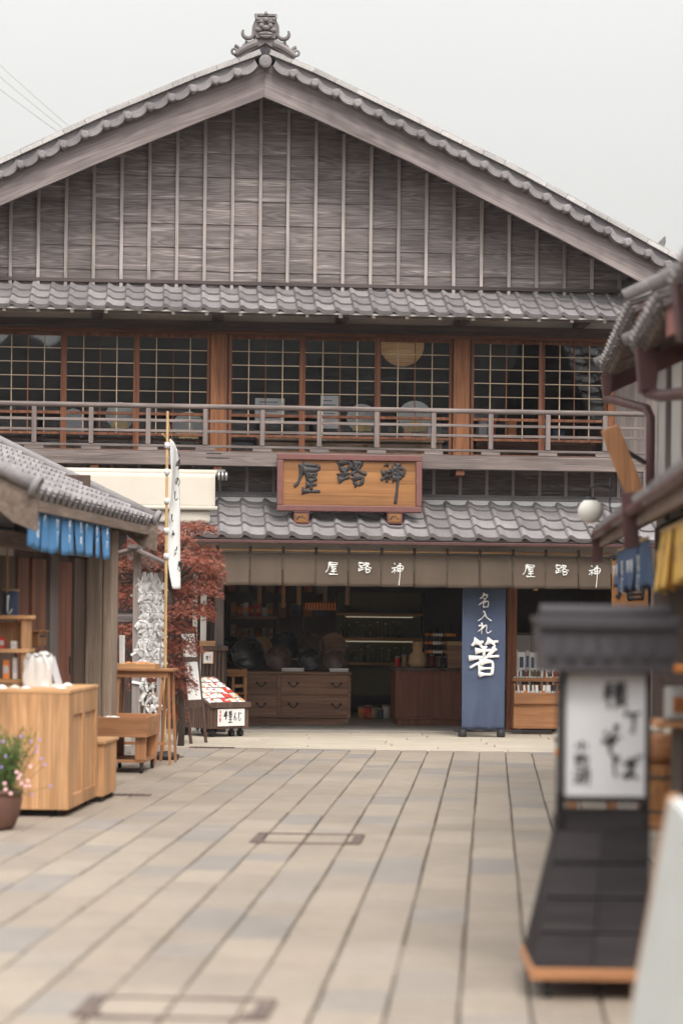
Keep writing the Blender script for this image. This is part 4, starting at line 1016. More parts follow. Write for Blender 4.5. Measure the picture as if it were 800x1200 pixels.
for i in range(16):                       # framed prints on the rear wall to the left
    r_, c_ = divmod(i, 8); x = fx(272 + 15 * c_, 700, -4.9); z_ = 1.55 + .36 * r_
    t = fthing('framed_print', ('lower', 'upper')[r_] + ' row framed print on the rear shop wall, ' + ('first', 'second', 'third', 'fourth', 'fifth', 'sixth', 'seventh', 'eighth')[c_] + ' from the entrance post', 'picture', (x, 5.14, z_), 'framed prints on the rear wall')
    k = MB(); w2 = .07; h2 = rnd.uniform(.09, .13); k.box(-w2, w2, 0, .02, -h2, h2); k.build('frame', M[rnd.choice(['redx', 'darkx', 'tablex'])], t, bevel=.003)
    k = MB(); k.box(-w2 + .015, w2 - .015, -.003, -.0005, -h2 + .015, h2 - .015); k.build('print', M[rnd.choice(['tan', 'paper_gr', 'red', 'slate', 'orange'])], t)
for i in range(14):                       # tins on the counter and the floor pile beside it
    if i < 9: x, y, z_ = xx(468 + 8 * i), -OR + .5, zt_c + .001
    else: x, y, z_ = fx(424 + 7 * (i - 9), 840, -3.2), 3.2, zf
    t = fthing('tea_tin', ('red', 'tan', 'navy', 'white', 'orange')[i % 5] + ' tin standing ' + ('at the back of the dark counter top' if i < 9 else 'on the floor before the rear shelf') + ('' if i >= 9 else (', toward the tan figure' if i < 5 else ', toward the indigo banner')), 'tin', (x, y, z_), 'tins in the shop')
    k = MB(); hh_ = rnd.uniform(.1, .2); r = .035 if i < 9 else .06; k.lathe([(r, 0), (r, hh_)], (0, 0, 0), 16); k.build('body', M[('red', 'tan', 'navy', 'ceramic', 'orange')[i % 5]], t); k = MB(); k.lathe([(r + .002, hh_ + .001), (r + .002, hh_ + .025)], (0, 0, 0), 16); k.build('lid', M['steel'], t)
for i in range(10):                       # cloth bundles hanging from the ceiling
    x = fx(440 + 12 * i, 700, -2.2); t = fthing('hanging_towel', ('dark red', 'brown', 'slate', 'cream', 'tan')[i % 5] + ' patterned towel hanging from the ceiling, ' + ('first', 'second', 'third', 'fourth', 'fifth', 'sixth', 'seventh', 'eighth', 'ninth', 'tenth')[i] + ' towards the indigo banner', 'towel', (x, 2.2, 2.56), 'towels hung in the shop')
    ln = rnd.uniform(.35, .6); k = MB(); k.grid(4, 8, lambda u, v: (-.05 + .1 * u, .012 * math.sin(v * 6 + i), -.06 - ln * v)); k.build('cloth', M[('door', 'lacquer_br', 'slate', 'tan', 'chest')[i % 5]], t, solid=.003)
    k = MB(); k.tube([(-.055, 0, -.06), (.055, 0, -.06)], .006, 6); k.tube([(0, 0, -.06), (0, 0, .01)], .003, 5); k.build('hanger', M['iron'], t)
# ---- rack of books and chopsticks in the second bay
OK = .25
p0, p1 = fac(601, 858, OK), fac(700, 858, OK); hz = lambda y: fz(640, y, OK)
T = fthing('book_rack', 'orange brown wooden rack on castors filled with small packets by the entrance pillar', 'rack', ((p0.x + p1.x) / 2, -OK, 0)); h = (p1.x - p0.x) / 2
k = MB(); k.box(-h, h, .0, .5, .075, hz(825)); k.build('case', M['tablex'], T, bevel=.004)
for y0, y1, d in ((800, 822, -.02), (787.5, 800, .14)):
    k = MB(); zz_ = hz(y0); 
    k.box(-h, h, d - .0, d + .02, hz(y1 - 6 if d > 0 else y1 - 7.5) - .06, hz(y1 - 5) + .0) if d > 0 else k.box(-h, h, d, d + .018, hz(818.5), hz(812))
    k.build('tray_front', M['tablex'], T, bevel=.003)
k = MB(); k.box(-h, h, -.04, .14, hz(825) + .001, hz(818.5)); k.box(-h, h, .14, .3, hz(825) + .001, hz(803)); k.box(-h, h, .3, .5, hz(825) + .001, hz(788)); k.build('tier', M['tablex'], T, bevel=.003)
k = MB()
for x in (-h, 0, h - .02): k.box(x, x + .018, -.036, .139, hz(818.5) + .001, hz(801))
k.build('divider', M['tablex'], T)
for x in (-h + .1, h - .1):
    for y in (.08, .42):
        k = MB(); k.lathe([(.03, -.012), (.03, .012)], (x, y, .031), 14, (1, 0, 0)); k.box(x - .016, x + .016, y - .02, y + .02, .062, .0745); k.build('castor', M['steel'], T)
x = -h + .03
mats = ['paper', 'navy', 'red', 'ceramic', 'ink', 'bottle', 'paper', 'door']
i = 0
while x < h - .05:
    w_ = random.uniform(.02, .034)
    for (y, z_, hh_, tl) in ((.03, hz(818.5), .17, 'front'), (.19, hz(803), .19, 'middle')):
        t = fthing('chopstick_packet', 'slim ' + ('chopstick packet in the front tray of the book rack' if tl == 'front' else 'chopstick packet standing in the middle tier of the book rack'), 'packet', fw_off(T, (x + w_ / 2, y, z_ + .002)) if False else ((p0.x + p1.x) / 2 + x + w_ / 2, -OK + y, z_ + .002), 'chopstick packets in the rack')
        k = MB(); k.box(-w_ / 2, w_ / 2, 0, .012, 0, hh_); ob = k.build('sleeve', M[random.choice(mats)], t); ob.rotation_euler = (rad(-12), rad(random.uniform(-8, 8)), 0)
        k = MB(); k.box(-w_ / 2 - .0008, w_ / 2 + .0008, -.0012, .0132, hh_ * .2, hh_ * .55); ob = k.build('paper_band', M[random.choice(['paper', 'ceramic', 'orange', 'paper'])], t); ob.rotation_euler = t.children[0].rotation_euler
    x += w_ + .012
x = -h + .05; i = 0
while x < h - .05:
    w_ = random.uniform(.05, .09); hh_ = random.uniform(.24, .29)
    t = fthing('book', ('cream', 'white', 'grey')[i % 3] + ' spined book standing on the top tier of the book rack', 'book', ((p0.x + p1.x) / 2 + x + w_ / 2, -OK + .36, hz(788) + .001), 'books on the rack')
    k = MB(); k.box(-w_ / 2, w_ / 2, 0, .12, 0, hh_); k.build('cover', M[('paper', 'white', 'paper_gr')[i % 3]], t, bevel=.004)
    k = MB(); k.box(-w_ * .28, w_ * .28, -.0015, -.0003, hh_ * .2, hh_ * .75); k.build('spine_label', M[random.choice(['tan', 'paper_gr', 'slate'])], t)
    x += w_ + .004; i += 1
T = fthing('grey_cabinet', 'grey cabinet standing in the dark behind the book rack', 'cabinet', (fx(622, 760, -.6), .6, zf)); zz_ = fz(622, 742, -.6)
k = MB(); k.box(-.28, .28, 0, .4, 0, zz_ - zf); k.build('case', M['dark_int'], T, bevel=.005); k = MB(); k.box(-.27, -.004, -.016, -.001, .05, zz_ - zf - .03); k.box(.004, .27, -.016, -.001, .05, zz_ - zf - .03); k.build('door', M['plaster_grey'], T, bevel=.004)
T = fthing('wind_bell', 'tiny brass bell hung under the shop curtain right of the pillar', 'bell', fac(627, 692, .9))
k = MB(); k.lathe([(.03, 0), (.026, .02), (.02, .04), (.004, .05)], (0, 0, 0), 14); k.build('bell', M['gold'], T); k = MB(); k.tube([(0, 0, .05), (0, 0, .25)], .003, 5); k.tube([(0, 0, .01), (0, 0, -.03)], .004, 5); k.build('cord', M['iron'], T)
# ================================================================== UPSTAIRS ROOM, SEEN THROUGH THE GLASS
UZ = ZF
def uthing(nm, lbl, cat, pxx, py, o, z_=None, group=None):
    p = fac(pxx, py, o); return fthing(nm, lbl, cat, (p.x, -o, p.z if z_ is None else z_), group), p
M['lamp_paper'] = plain('lit_lantern_paper', (.62, .46, .27), .85, 0, .06, 14, .15); _b = M['lamp_paper'].node_tree.nodes['Principled BSDF']; _b.inputs['Emission Color'].default_value = (1, .52, .2, 1); _b.inputs['Emission Strength'].default_value = .07
T, p = uthing('paper_lantern', 'round tan paper lantern hanging in the upper room behind the glass', 'lantern', 471, 405, -.5)
r = .285
k = MB(); k.ball((0, 0, 0), r, 28, 18, (1, 1, .95)); sh = k.build('shade', M['lamp_paper'], T)
k = MB()
for i in range(-5, 6):
    z_ = r * .95 * math.sin(i * .26); rr = r * math.cos(i * .26) + .002
    k.tube([(rr * math.cos(a * math.pi / 12), rr * math.sin(a * math.pi / 12), z_) for a in range(25)], .0025, 4, cap=False)
k.build('rib', M['tan'], sh)
k = MB(); k.tube([(0, 0, r * .9), (0, 0, 5.44 - p.z)], .006, 6); k.build('cord', M['iron'], T)
def sill(a, b, py, o, m, lbl):
    pa, pb = fac(a, py, o), fac(b, py, o); T = fthing('display_table', lbl, 'table', ((pa.x + pb.x) / 2, -o, UZ - .009)); h = (pb.x - pa.x) / 2; zz_ = pa.z - UZ + .009
    k = MB(); k.box(-h, h, 0, .5, zz_ - .045, zz_); k.build('table_top', M[m], T, bevel=.004)
    for x in (-h + .05, h - .05):
        for y in (.04, .46): k = MB(); k.box(x - .025, x + .025, y - .025, y + .025, 0, zz_ - .046); k.build('leg', M[m], T)
    k = MB(); k.box(-h + .08, h - .08, .03, .045, .02, zz_ - .07); k.build('apron', M[m], T)
    return pa.z
zt1 = sill(-10, 240, 511, -.14, 'redx', 'long red brown display table upstairs behind the left windows')
zt2 = sill(300, 520, 511, -.14, 'honeyx', 'long pale display table upstairs behind the middle windows')
zt3 = sill(556, 700, 511, -.14, 'redx', 'short brown display table upstairs behind the right windows')
def fan(pxx, py, r, o, zbase, lbl, m='fanpaper'):
    p = fac(pxx, py, o); rr = r * (31 - o) / F
    T = fthing('round_fan', lbl, 'fan', (p.x, -o, zbase + .001), 'round paper fans shown upstairs')
    zc_ = max(p.z - zbase, rr * .5 + .06)
    k = MB(); k.prism([(rr * math.cos(a * math.pi / 16), rr * .92 * math.sin(a * math.pi / 16)) for a in range(32)], lambda u, v, w_: (u, w_ + v * .12, zc_ + v), -.004, .004); lf = k.build('leaf', M[m], T)
    k = MB(); k.prism([(.04 * rr / .2, -rr * .86)] + [(rr * .62 * math.cos(a), -rr * .85 + rr * .6 * math.sin(a)) for a in [math.pi * i / 12 for i in range(13)]], lambda u, v, w_: (u, w_ + v * .12, zc_ + v), -.008, -.0045); k.build('gold_wedge', M['gold'], lf)
    k = MB(); k.tube([(0, -.12 * rr, zc_ - rr * .9), (0, -.1 * zc_, .012)], .008, 6); k.bar((-.05, -.08, .006), (.05, -.08, .006), .02, .012); k.bar((0, -.08, .006), (0, .1, .006), .02, .012); k.bar((0, .09, .01), (0, .03, zc_ * .8), .01, .01); k.build('stand', M['darkz'], T)
fan(141, 487, 17, -.24, zt1, 'grey paper fan with gold wedge upstairs at the second left window')
fan(221, 499, 18, -.24, zt1, 'white paper fan with gold wedge upstairs beside the bamboo pole')
fan(424, 490, 18, -.24, zt2, 'pale paper fan upstairs in the middle window right of the white posters')
fan(486, 488, 20, -.24, zt2, 'large pale paper fan upstairs under the round lantern')
for pxx, py, w_, h_, lbl in ((316, 481, 34, 28, 'wide white poster propped upstairs at the left of the middle windows'), (386, 483, 21, 38, 'tall white poster propped upstairs between the middle windows')):
    p = fac(pxx, py, -.42); s_ = .0112; T = fthing('poster', lbl, 'poster', (p.x, .42, zt2 + .001)); zc_ = p.z - zt2
    k = MB(); k.box(-w_ * s_ / 2, w_ * s_ / 2, 0, .01, zc_ - h_ * s_ / 2, zc_ + h_ * s_ / 2); k.build('sheet', M['paper'], T)
    k = MB(); k.box(-w_ * s_ / 2, -w_ * s_ / 2 + .02, .011, .03, 0, zc_); k.box(w_ * s_ / 2 - .02, w_ * s_ / 2, .011, .03, 0, zc_); k.build('prop', M['darkz'], T)
    k = MB()
    for i in range(6): k.box(-w_ * s_ * .36, w_ * s_ * random.uniform(.1, .36), -.001, -.0002, zc_ + h_ * s_ * (.36 - .13 * i) - .012, zc_ + h_ * s_ * (.36 - .13 * i))
    k.build('printed_line', M['slate'], T.children[0])
T, p = uthing('grey_chair', 'pale grey rounded seat back showing upstairs behind the left railing', 'chair', 85, 515, -.35, UZ - .009)
k = MB(); k.prism([(-.1, .38), (-.1, .56), (-.08, .62), (0, .65), (.08, .63), (.13, .58), (.14, .38)], lambda u, v, w_: (u, w_, v), 0, .04); k.build('backrest', M['paper_gr'], T, bevel=.012)
k = MB(); k.box(-.12, .14, .0, .4, .34, .379); k.build('seat', M['paper_gr'], T, bevel=.01)
for x in (-.1, .11):
    for y in (.02, .37): k = MB(); k.tube([(x, y, 0), (x, y, .339)], .014, 8); k.build('leg', M['steel'], T)
mm = ['orange', 'slate', 'tan', 'paper', 'bottle', 'paper_gr', 'red']
for i, (pxx, w_) in enumerate(((478, 9), (487, 8), (496, 10), (505, 7), (513, 8), (566, 9), (577, 7), (600, 10), (655, 14))):
    o = -.20; pz = zt2 if pxx < 530 else zt3; p = fac(pxx, 505, o); wv = w_ * .0112; hh_ = random.uniform(.12, .24) if pxx != 655 else .1
    t = fthing('gift_box', ('orange', 'slate blue', 'tan', 'white', 'green', 'grey', 'red', 'orange', 'slate blue')[i] + ' gift box upstairs on the ' + ('pale table under the lantern' if pxx < 530 else 'brown table at the right windows'), 'box', (p.x, -o + .02, pz + .001), 'gift boxes upstairs')
    k = MB(); k.box(-wv / 2, wv / 2, 0, .1, 0, hh_ * .75); k.build('body', M[mm[i % 7]], t, bevel=.003); k = MB(); k.box(-wv / 2 - .002, wv / 2 + .002, -.002, .102, hh_ * .75 + .0005, hh_); k.build('lid', M[mm[i % 7]], t, bevel=.003)
# ================================================================== LEFT HOUSE
def smb(o): return MB(org=o)
EL_C, EL_Z, WL_C = -3.43, 2.445, -3.95
S0, S1 = 17.8, 24.25
oo = (-3.95, 21.0, 0)
M['wallz2'] = wood('brown_shop_board', (.075, .048, .036), (.15, .10, .076), 'z', .75)
LH = sthing('corner_shop', 'low dark timber shop with a grey tiled roof and bright blue cloth under its eave', 'shop', oo)
pit = math.tan(rad(25.5))
def Pl(u, s_, h):
    S = 3.2; t = s_
    c = EL_C - (S - t) * math.cos(rad(25.5)); z = EL_Z + (S - t) * math.sin(rad(25.5))
    return (c + h * math.sin(rad(25.5)), S0 + u, z + h * math.cos(rad(25.5)))
k = smb(oo); tiled(k, Pl, S1 - S0, 3.2, .265, .25, .06, amp=1.25, mirror=False)
lr = k.build('roof', M['tile'], LH, recalc=False)
k = smb(oo)
for s_ in (S0 - .03, S1 - .02):
    pts = [(Pl(0, t, .06)[0], s_ + .02, Pl(0, t, .06)[2]) for t in (0, .8, 1.6, 2.4, 3.22)]
    k.tube(pts, .055, 10)
k.build('verge_roll', M['tile'], lr)
k = smb(oo)
for s_ in (S0 - .03, S1 + .02): k.lathe([(.085, 0), (.085, .05), (.06, .05), (.055, .035), (.02, .035), (.018, .05)], (EL_C + .03, s_, EL_Z + .05), 18, (.9, 0, -.42))
k.build('round_end_tile', M['tile'], lr)
k = smb(oo); k.hexa([(EL_C - .02, S0, EL_Z - .035), (EL_C - .02, S1, EL_Z - .035), (-6.3, S1, EL_Z - .03 + 2.88 * pit), (-6.3, S0, EL_Z - .03 + 2.88 * pit), (EL_C - .02, S0, EL_Z - .01), (EL_C - .02, S1, EL_Z - .01), (-6.3, S1, EL_Z + 2.88 * pit - .01), (-6.3, S0, EL_Z + 2.88 * pit - .01)])
k.build('soffit', M['darkx'], LH)
M['fascia'] = wood('eave_board', (.14, .10, .08), (.24, .185, .15), 'y', .8)
k = smb(oo); k.box(EL_C - .05, EL_C - .02, S0 + .02, S1 - .02, EL_Z - .13, EL_Z - .04); k.build('fascia', M['fascia'], LH, bevel=.005)
for s_, m_ in ((S0 - .012, 'fascia'), (S1 - .03, 'fascia')):
    def barge(u, v, w_): return (u, w_, v)
    out = [(EL_C + .06, EL_Z - .30), (EL_C + .07, EL_Z + .0), (EL_C - .1, EL_Z + .05), (-6.3, EL_Z + 2.84 * pit - .02), (-6.3, EL_Z + 2.84 * pit - .2), (EL_C - .32, EL_Z - .07), (EL_C - .12, EL_Z - .23), (EL_C - .02, EL_Z - .27)]
    k = smb(oo); k.prism(out, barge, s_, s_ + .05); k.build('bargeboard', M['fascia'], LH, bevel=.006)
s_ = S0 + .3
while s_ < S1 - .1:
    k = smb(oo); k.bar((EL_C - .06, s_, EL_Z - .075), (WL_C - .1, s_, EL_Z - .075 + .62 * pit), .05, .06); k.build('rafter', M['fascia'], LH); s_ += .46
k = smb(oo)
s_ = S0 + .05
while s_ < S1 - .3: k.box(WL_C - .06, WL_C, s_, s_ + .19, 0.0, 2.72); s_ += .193
k.box(-6.3, WL_C - .061, S1 - .3, S1 - .24, 0, 2.9); k.box(-6.3, WL_C - .061, S0 + .05, S0 + .11, 0, 2.9); k.build('wall', M['wallz2'], LH, bevel=.003)
k = smb(oo); k.box(WL_C + .002, WL_C + .03, S0 + .3, S0 + 1.9, 2.0, 2.45); k.build('plaster_panel', M['plaster_grey'], LH, bevel=.003)
def wp(px): return sat(px, 760, WL_C).y
for a, b, m_, z1, d, nm in ((18, 31, 'door', 2.0, .02, 'door'), (32.5, 49, 'redz', 2.0, .035, 'door'), (51, 60, 'greyz', 2.05, .06, 'post'), (62, 80, 'door', 2.0, .03, 'door'), (81, 95, 'wallz2', 2.05, .05, 'post')):
    k = smb(oo); a_, b_ = wp(a), wp(b); n_ = 3 if nm == 'door' else 1
    for i in range(n_): k.box(WL_C + .002, WL_C + d, a_ + (b_ - a_) * i / n_ + .002, a_ + (b_ - a_) * (i + 1) / n_ - .002, 0.02, z1)
    dr = k.build(nm, M[m_], LH, bevel=.004)
    if nm == 'door':
        k = smb(oo); k.box(WL_C + d + .001, WL_C + d + .012, b_ - .10, b_ - .06, .95, 1.12); k.build('handle', M['iron'], dr, bevel=.003)
k = smb(oo); k.box(WL_C + .002, WL_C + .09, S0 + .1, S1 - .35, 2.06, 2.2); k.build('lintel', M['fascia'], LH, bevel=.006)
p0, p1 = at(97, 800, 23.2), at(129.5, 800, 23.2); a_, b_ = s_of(p0).x, s_of(p1).x
k = smb(oo)
for i in range(2): k.box(a_ + (b_ - a_) * (0, .62)[i] + .002, a_ + (b_ - a_) * (.62, 1)[i], 23.1, 23.45, 0, 2.33)
k.build('corner_pillar', M['colz'], LH, bevel=.015)
pm = sat(38, 748, WL_C + .05); T = sthing('letter_box', 'small amber wooden letter box fixed to the red brown door of the left shop', 'letter box', pm)
k = MB(); k.box(-.012, .09, -.20, .20, -.065, .055); k.build('box', M['sign'], T, bevel=.005); k = MB(); k.box(-.012, .105, -.22, .22, .0555, .07); k.build('lid', M['sign'], T, bevel=.003); k = MB(); k.box(.0905, .093, -.13, .13, .01, .03); k.build('slot', M['ink'], T)
def split_curtain(nm, lbl, c, s0, s1, z0, z1, n, m, glyphs, cloth_amp=.03, rag=.03, wd=.016, lm='white', gs=.17, face=1, fine=1):
    o = (c, (s0 + s1) / 2, z1); T = sthing(nm, lbl, 'noren', o)
    k = smb(o); k.tube([(c, s0 - .05, z1), (c, s1 + .05, z1)], .012, 8); k.build('rod', M['bamboo'], T)
    rnd = random.Random(n + int(s0 * 10))
    for i in range(n):
        a, b = s0 + (s1 - s0) * i / n + .0015, s0 + (s1 - s0) * (i + 1) / n - .0015
        ph, rg_, sw_ = rnd.uniform(0, 6), rnd.uniform(-rag, rag), rnd.uniform(-.008, .008)
        def fn(u, v):
            q = (math.sin(u * 6.3 * fine + ph) + .5 * math.sin(u * 17 + ph * 2)) * cloth_amp * (.3 + .7 * v)
            return (c + q + .02 * v * math.sin(ph), a + (b - a) * u + sw_ * v, z1 - .01 - (z1 - z0 + rg_) * v - rag * .4 * math.sin(u * 9 + ph) * v)
        k = smb(o); k.grid(14 * fine, 8, fn, rnd.random()); pn = k.build('panel', M[m], T, solid=.003)
        if glyphs and glyphs[i % len(glyphs)]:
            zt_ = z1 - .09; k = smb(o)
            for gname in glyphs[i % len(glyphs)]:
                brush(k, gname, (c + .045 * face, (a + b) / 2 - gs * .45 * face if face > 0 else (a + b) / 2 + gs * .45, zt_ - gs), (0, gs * .9 * face, 0), (0, 0, gs * .9), (face, 0, 0), wd, .5, seg=6); zt_ -= gs
            k.build('lettering', M[lm], pn)
    return T
split_curtain('blue_curtain', 'bright blue split curtain with white characters hung along the eave of the left shop', -3.5, 18.15, 22.05, 2.04, 2.40, 14, 'blue', [['shi', 'no'], ['ku'], [], ['i', 'ku'], [], ['so', 'i'], []], .014, .02, .0065, gs=.105)
# small navy flag on a stick at the left edge
T = sthing('small_flag', 'small navy cloth with a white mark hung on a bamboo stick', 'flag', s_of(at(11, 708, 19.6)))
k = MB(); k.grid(8, 8, lambda u, v: (-.075 + .15 * u, .012 * math.sin(u * 7 + v * 2), .11 - .23 * v)); cl = k.build('cloth', M['navy'], T, solid=.003)
k = MB(); brush(k, 'shi', (-.03, -.02, -.09), (.07, 0, 0), (0, 0, .17), (0, -1, 0), .014, .5); k.build('lettering', M['white'], cl)
k = MB(); k.tube([(-.02, 0, .09), (-.02, 0, .52)], .01, 8); k.tube([(-.085, 0, .112), (.085, 0, .112)], .008, 8); k.build('stick', M['bamboo'], T)
# ================================================================== PALE COUNTER BOX AND WHAT STANDS ON IT
oo = (-3.85, 18.1, 0)
T = sthing('counter_box', 'pale cedar counter box with two panelled doors on its right side and goods on top', 'counter', oo)
c0, c1, s0, s1, z0, z1 = -4.7, -3.165, 18.1, 19.42, .055, .962
k = smb(oo); n_ = 7
for i in range(n_): k.box(c0 + (c1 - c0) * i / n_ + .0006, c0 + (c1 - c0) * (i + 1) / n_ - .0006, s0, s0 + .03, z0, z1 - .03)
k.build('front_board', M['honeyz'], T, bevel=.0015)
k = smb(oo); k.box(c0, c1 - .02, s0 + .031, s1, z0, z1 - .03); k.build('case', M['honeyz'], T)
k = smb(oo); k.box(c0, c1 + .004, s0 - .004, s1, z1 - .0295, z1); k.build('top', M['honeyx'], T, bevel=.005)
k = smb(oo)
for a, b in ((s0 + .031, s0 + .19), (18.72, 18.82), (s1 - .09, s1)): k.box(c1 - .0195, c1 - .001, a, b, z0, z1 - .03)
for a, b in ((s0 + .191, 18.719), (18.821, s1 - .091)):
    k.box(c1 - .0195, c1 - .0015, a, b, z0, z0 + .1); k.box(c1 - .0195, c1 - .0015, a, b, z1 - .2, z1 - .03)
k.build('side_frame', M['honeyz'], T, bevel=.003)
for x, y in ((c0 + .1, s0 + .12), (c1 - .12, s0 + .12), (c0 + .1, s1 - .12), (c1 - .08, s1 - .08)):
    k = smb(oo); k.lathe([(.026, -.012), (.026, .012)], (x, y, .0265), 12, (1, 0, 0)); k.build('castor', M['rubber'], T)
zt_ = z1 + .001
T = sthing('paper_bag', 'crumpled white paper bag standing on the pale counter box', 'bag', (s_of(at(38, 806, 18.7)).x, 18.75, zt_))
def bag(u, v):
    a = u * 2 * math.pi; r = .105 * (1 + .10 * math.sin(3 * a + v * 7) + .08 * math.sin(7 * a - v * 5)) * (1 if v < .7 else 1 - (v - .7) * 1.1)
    x = max(-.105, min(.105, r * 1.25 * math.cos(a))); y = max(-.08, min(.08, r * math.sin(a)))
    return (x + .012 * math.sin(9 * a) * v, y + .012 * math.cos(11 * a) * v, .24 * v + .02 * math.sin(5 * a) * v * v)
k = MB(); k.grid(48, 14, bag); k.build('bag_body', M['white_cloth'], T)
k = MB()
for i in range(9):
    a = random.uniform(0, 6.3); k.ball((.06 * math.cos(a), .04 * math.sin(a), .225 + random.uniform(-.02, .03)), random.uniform(.022, .036), 8, 5, (1.2, .8, .7))
k.build('tissue', M['white_cloth'], T)
T = sthing('menu_tablet', 'thin pale grey tablet board leaning back on the pale counter box', 'sign', (s_of(at(62, 806, 18.9)).x, 18.95, zt_))
k = MB(); k.hexa([(-.0, -.11, .004), (.02, -.11, .0), (.02, .11, .0), (-.0, .11, .004), (-.062, -.11, .225), (-.045, -.11, .23), (-.045, .11, .23), (-.062, .11, .225)]); k.build('board', M['paper_gr'], T, bevel=.003)
k = MB(); k.bar((-.05, 0, .16), (-.11, 0, .004), .02, .01); k.build('prop', M['honeyz'], T)
rnd = random.Random(4)
for i in range(14):
    q = i / 13; x = -4.3 + 1.1 * q; y = 18.2 + rnd.uniform(0, .12) if i < 10 else 18.3 + .09 * i
    t = sthing('snack_packet', ('white', 'pink', 'cream')[i % 3] + ' snack packet lying along the front edge of the pale counter top', 'packet', (x if i < 10 else -3.22 - rnd.uniform(0, .2), y if i < 10 else 18.2 + .2 * (i - 9), zt_), 'packets on the pale counter')
    k = MB(); h = rnd.uniform(.012, .03); k.grid(6, 6, lambda u, v: (-.04 + .08 * u, -.03 + .06 * v, h * (math.sin(math.pi * u) * math.sin(math.pi * v)) ** .6 + .001)); k.grid(1, 1, lambda u, v: (-.04 + .08 * u, -.03 + .06 * v, .0005)); k.build('wrapper', M[('paper', 'pinkp', 'cream')[i % 3]] if ('paper', 'pinkp', 'cream')[i % 3] in M else M['paper'], t)
T = sthing('tiered_shelf', 'pale cedar tiered shelf standing on the counter box at the edge of the picture', 'shelf', (s_of(at(-12, 806, 18.95)).x, 19.0, zt_))
k = MB()
for x in (-.26, .22): k.box(x, x + .04, -.12, .12, 0, .52)
k.build('upright', M['honeyz'], T, bevel=.003)
for z_ in (.02, .26, .525): k = MB(); k.box(-.28, .285, -.14, .14, z_, z_ + .028); k.build('shelf_board', M['honeyx'], T, bevel=.003)
k = MB(); k.box(-.21, .215, .09, .10, .3, .5); k.build('back_slat', M['honeyz'], T)
o_t = T.location.copy(); tx = s_of(at(-12, 806, 18.95)).x
for i, (x, m_, w_, z_, h) in enumerate(((.16, 'paper', .035, .049, .17), (.09, 'orange', .05, .049, .15), (.0, 'paper', .05, .049, .18), (-.09, 'tan', .04, .049, .14), (.15, 'ceramic', .05, .289, .06), (.05, 'red', .05, .289, .09))):
    t = sthing('boxed_sweet', ('narrow white', 'orange', 'wide white', 'tan', 'short white', 'red')[i] + ' packet on the ' + ('lower' if z_ < .2 else 'upper') + ' board of the pale tiered shelf', 'packet', (tx + x, 19.0 - .06, zt_ + z_), 'packets on the tiered shelf')
    k = MB(); k.box(-w_ / 2, w_ / 2, 0, .05, 0, h); k.build('body', M[m_], t, bevel=.003); k = MB(); k.box(-w_ / 2 * .8, w_ / 2 * .8, -.002, -.0004, h * .3, h * .7); k.build('paper_band', M['paper_gr'], t)
oo = (-3.16, 19.8, 0); T = sthing('step_box', 'small pale slatted wooden step box pushed behind the counter box', 'box', oo)
k = smb(oo)
for i in range(4): k.box(-3.5, -3.12, 19.47 + .17 * i, 19.63 + .17 * i, .05, .475)
k.build('side_board', M['honeyz'], T, bevel=.003)
k = smb(oo); k.box(-3.52, -3.105, 19.45, 20.17, .4755, .50); k.build('top', M['honeyx'], T, bevel=.003)
k = smb(oo); k.box(-3.5, -3.14, 19.5, 19.56, 0, .049); k.box(-3.5, -3.14, 20.05, 20.11, 0, .049); k.build('foot', M['iron'], T)
# ---- flower pot
p = s_of(gnd(0, 972)); oo = (p.x, p.y, 0)
T = sthing('flower_pot', 'round brown clay pot standing before the pale counter box', 'pot', oo)
k = MB(); k.lathe([(.085, 0), (.11, .03), (.145, .13), (.158, .22), (.152, .255), (.165, .262), (.165, .285), (.145, .285), (.14, .24), (.001, .235)], (0, 0, 0), 36); k.build('bowl', M['clayware'], T)
k = MB(); k.lathe([(.001, .246), (.139, .24)], (0, 0, 0), 20); k.build('soil', M['joint'], T)
M['leafg'] = plain('flower_stem_leaf', (.085, .135, .035), .6, 0, .25, 8, .3, tint=(.6, 1.5))
M['pinkp'] = plain('pink_petal', (.72, .42, .45), .7, 0, .1, tint=(.8, 1.15)); M['violp'] = plain('violet_petal', (.30, .22, .62), .7, 0, .1, tint=(.8, 1.2))
T = sthing('flowering_plant', 'leafy plant with pink and violet daisies growing in the brown clay pot', 'plant', (oo[0], oo[1], .241))
rnd = random.Random(9)
def leafquad(k, p, d, n_, ln, wd, t):
    d = d.normalized(); sd_ = d.cross(n_).normalized() * wd / 2; m_ = p + d * ln * .5
    k.add([p, m_ + sd_, p + d * ln, m_ - sd_], [(0, 1, 2, 3)], t)
lf = MB(); st = MB(); pk_ = MB(); vi = MB(); ey = MB()
for i in range(230):
    a = rnd.uniform(0, 6.28); r = rnd.uniform(0, .1) ; sp_ = rnd.uniform(.05, .42); hgt = rnd.uniform(.12, .50)
    b0_ = Vector((r * math.cos(a), r * math.sin(a), 0)); tp = b0_ + Vector((math.cos(a) * sp_ * hgt * 1.2, math.sin(a) * sp_ * hgt * 1.2, hgt))
    mid = (b0_ + tp) / 2 + Vector((0, 0, .04))
    if i % 3 == 0: st.tube([b0_, mid, tp], .0016, 4, cap=False)
    for j in range(10):
        q = rnd.uniform(.15, 1); pp = b0_.lerp(mid, q * 2) if q < .5 else mid.lerp(tp, q * 2 - 1)
        leafquad(lf, pp, Vector((rnd.uniform(-1, 1), rnd.uniform(-1, 1), rnd.uniform(.0, 1.3))), Vector((rnd.uniform(-1, 1), rnd.uniform(-1, 1), rnd.uniform(-1, 1))), rnd.uniform(.035, .08), rnd.uniform(.005, .010), rnd.random())
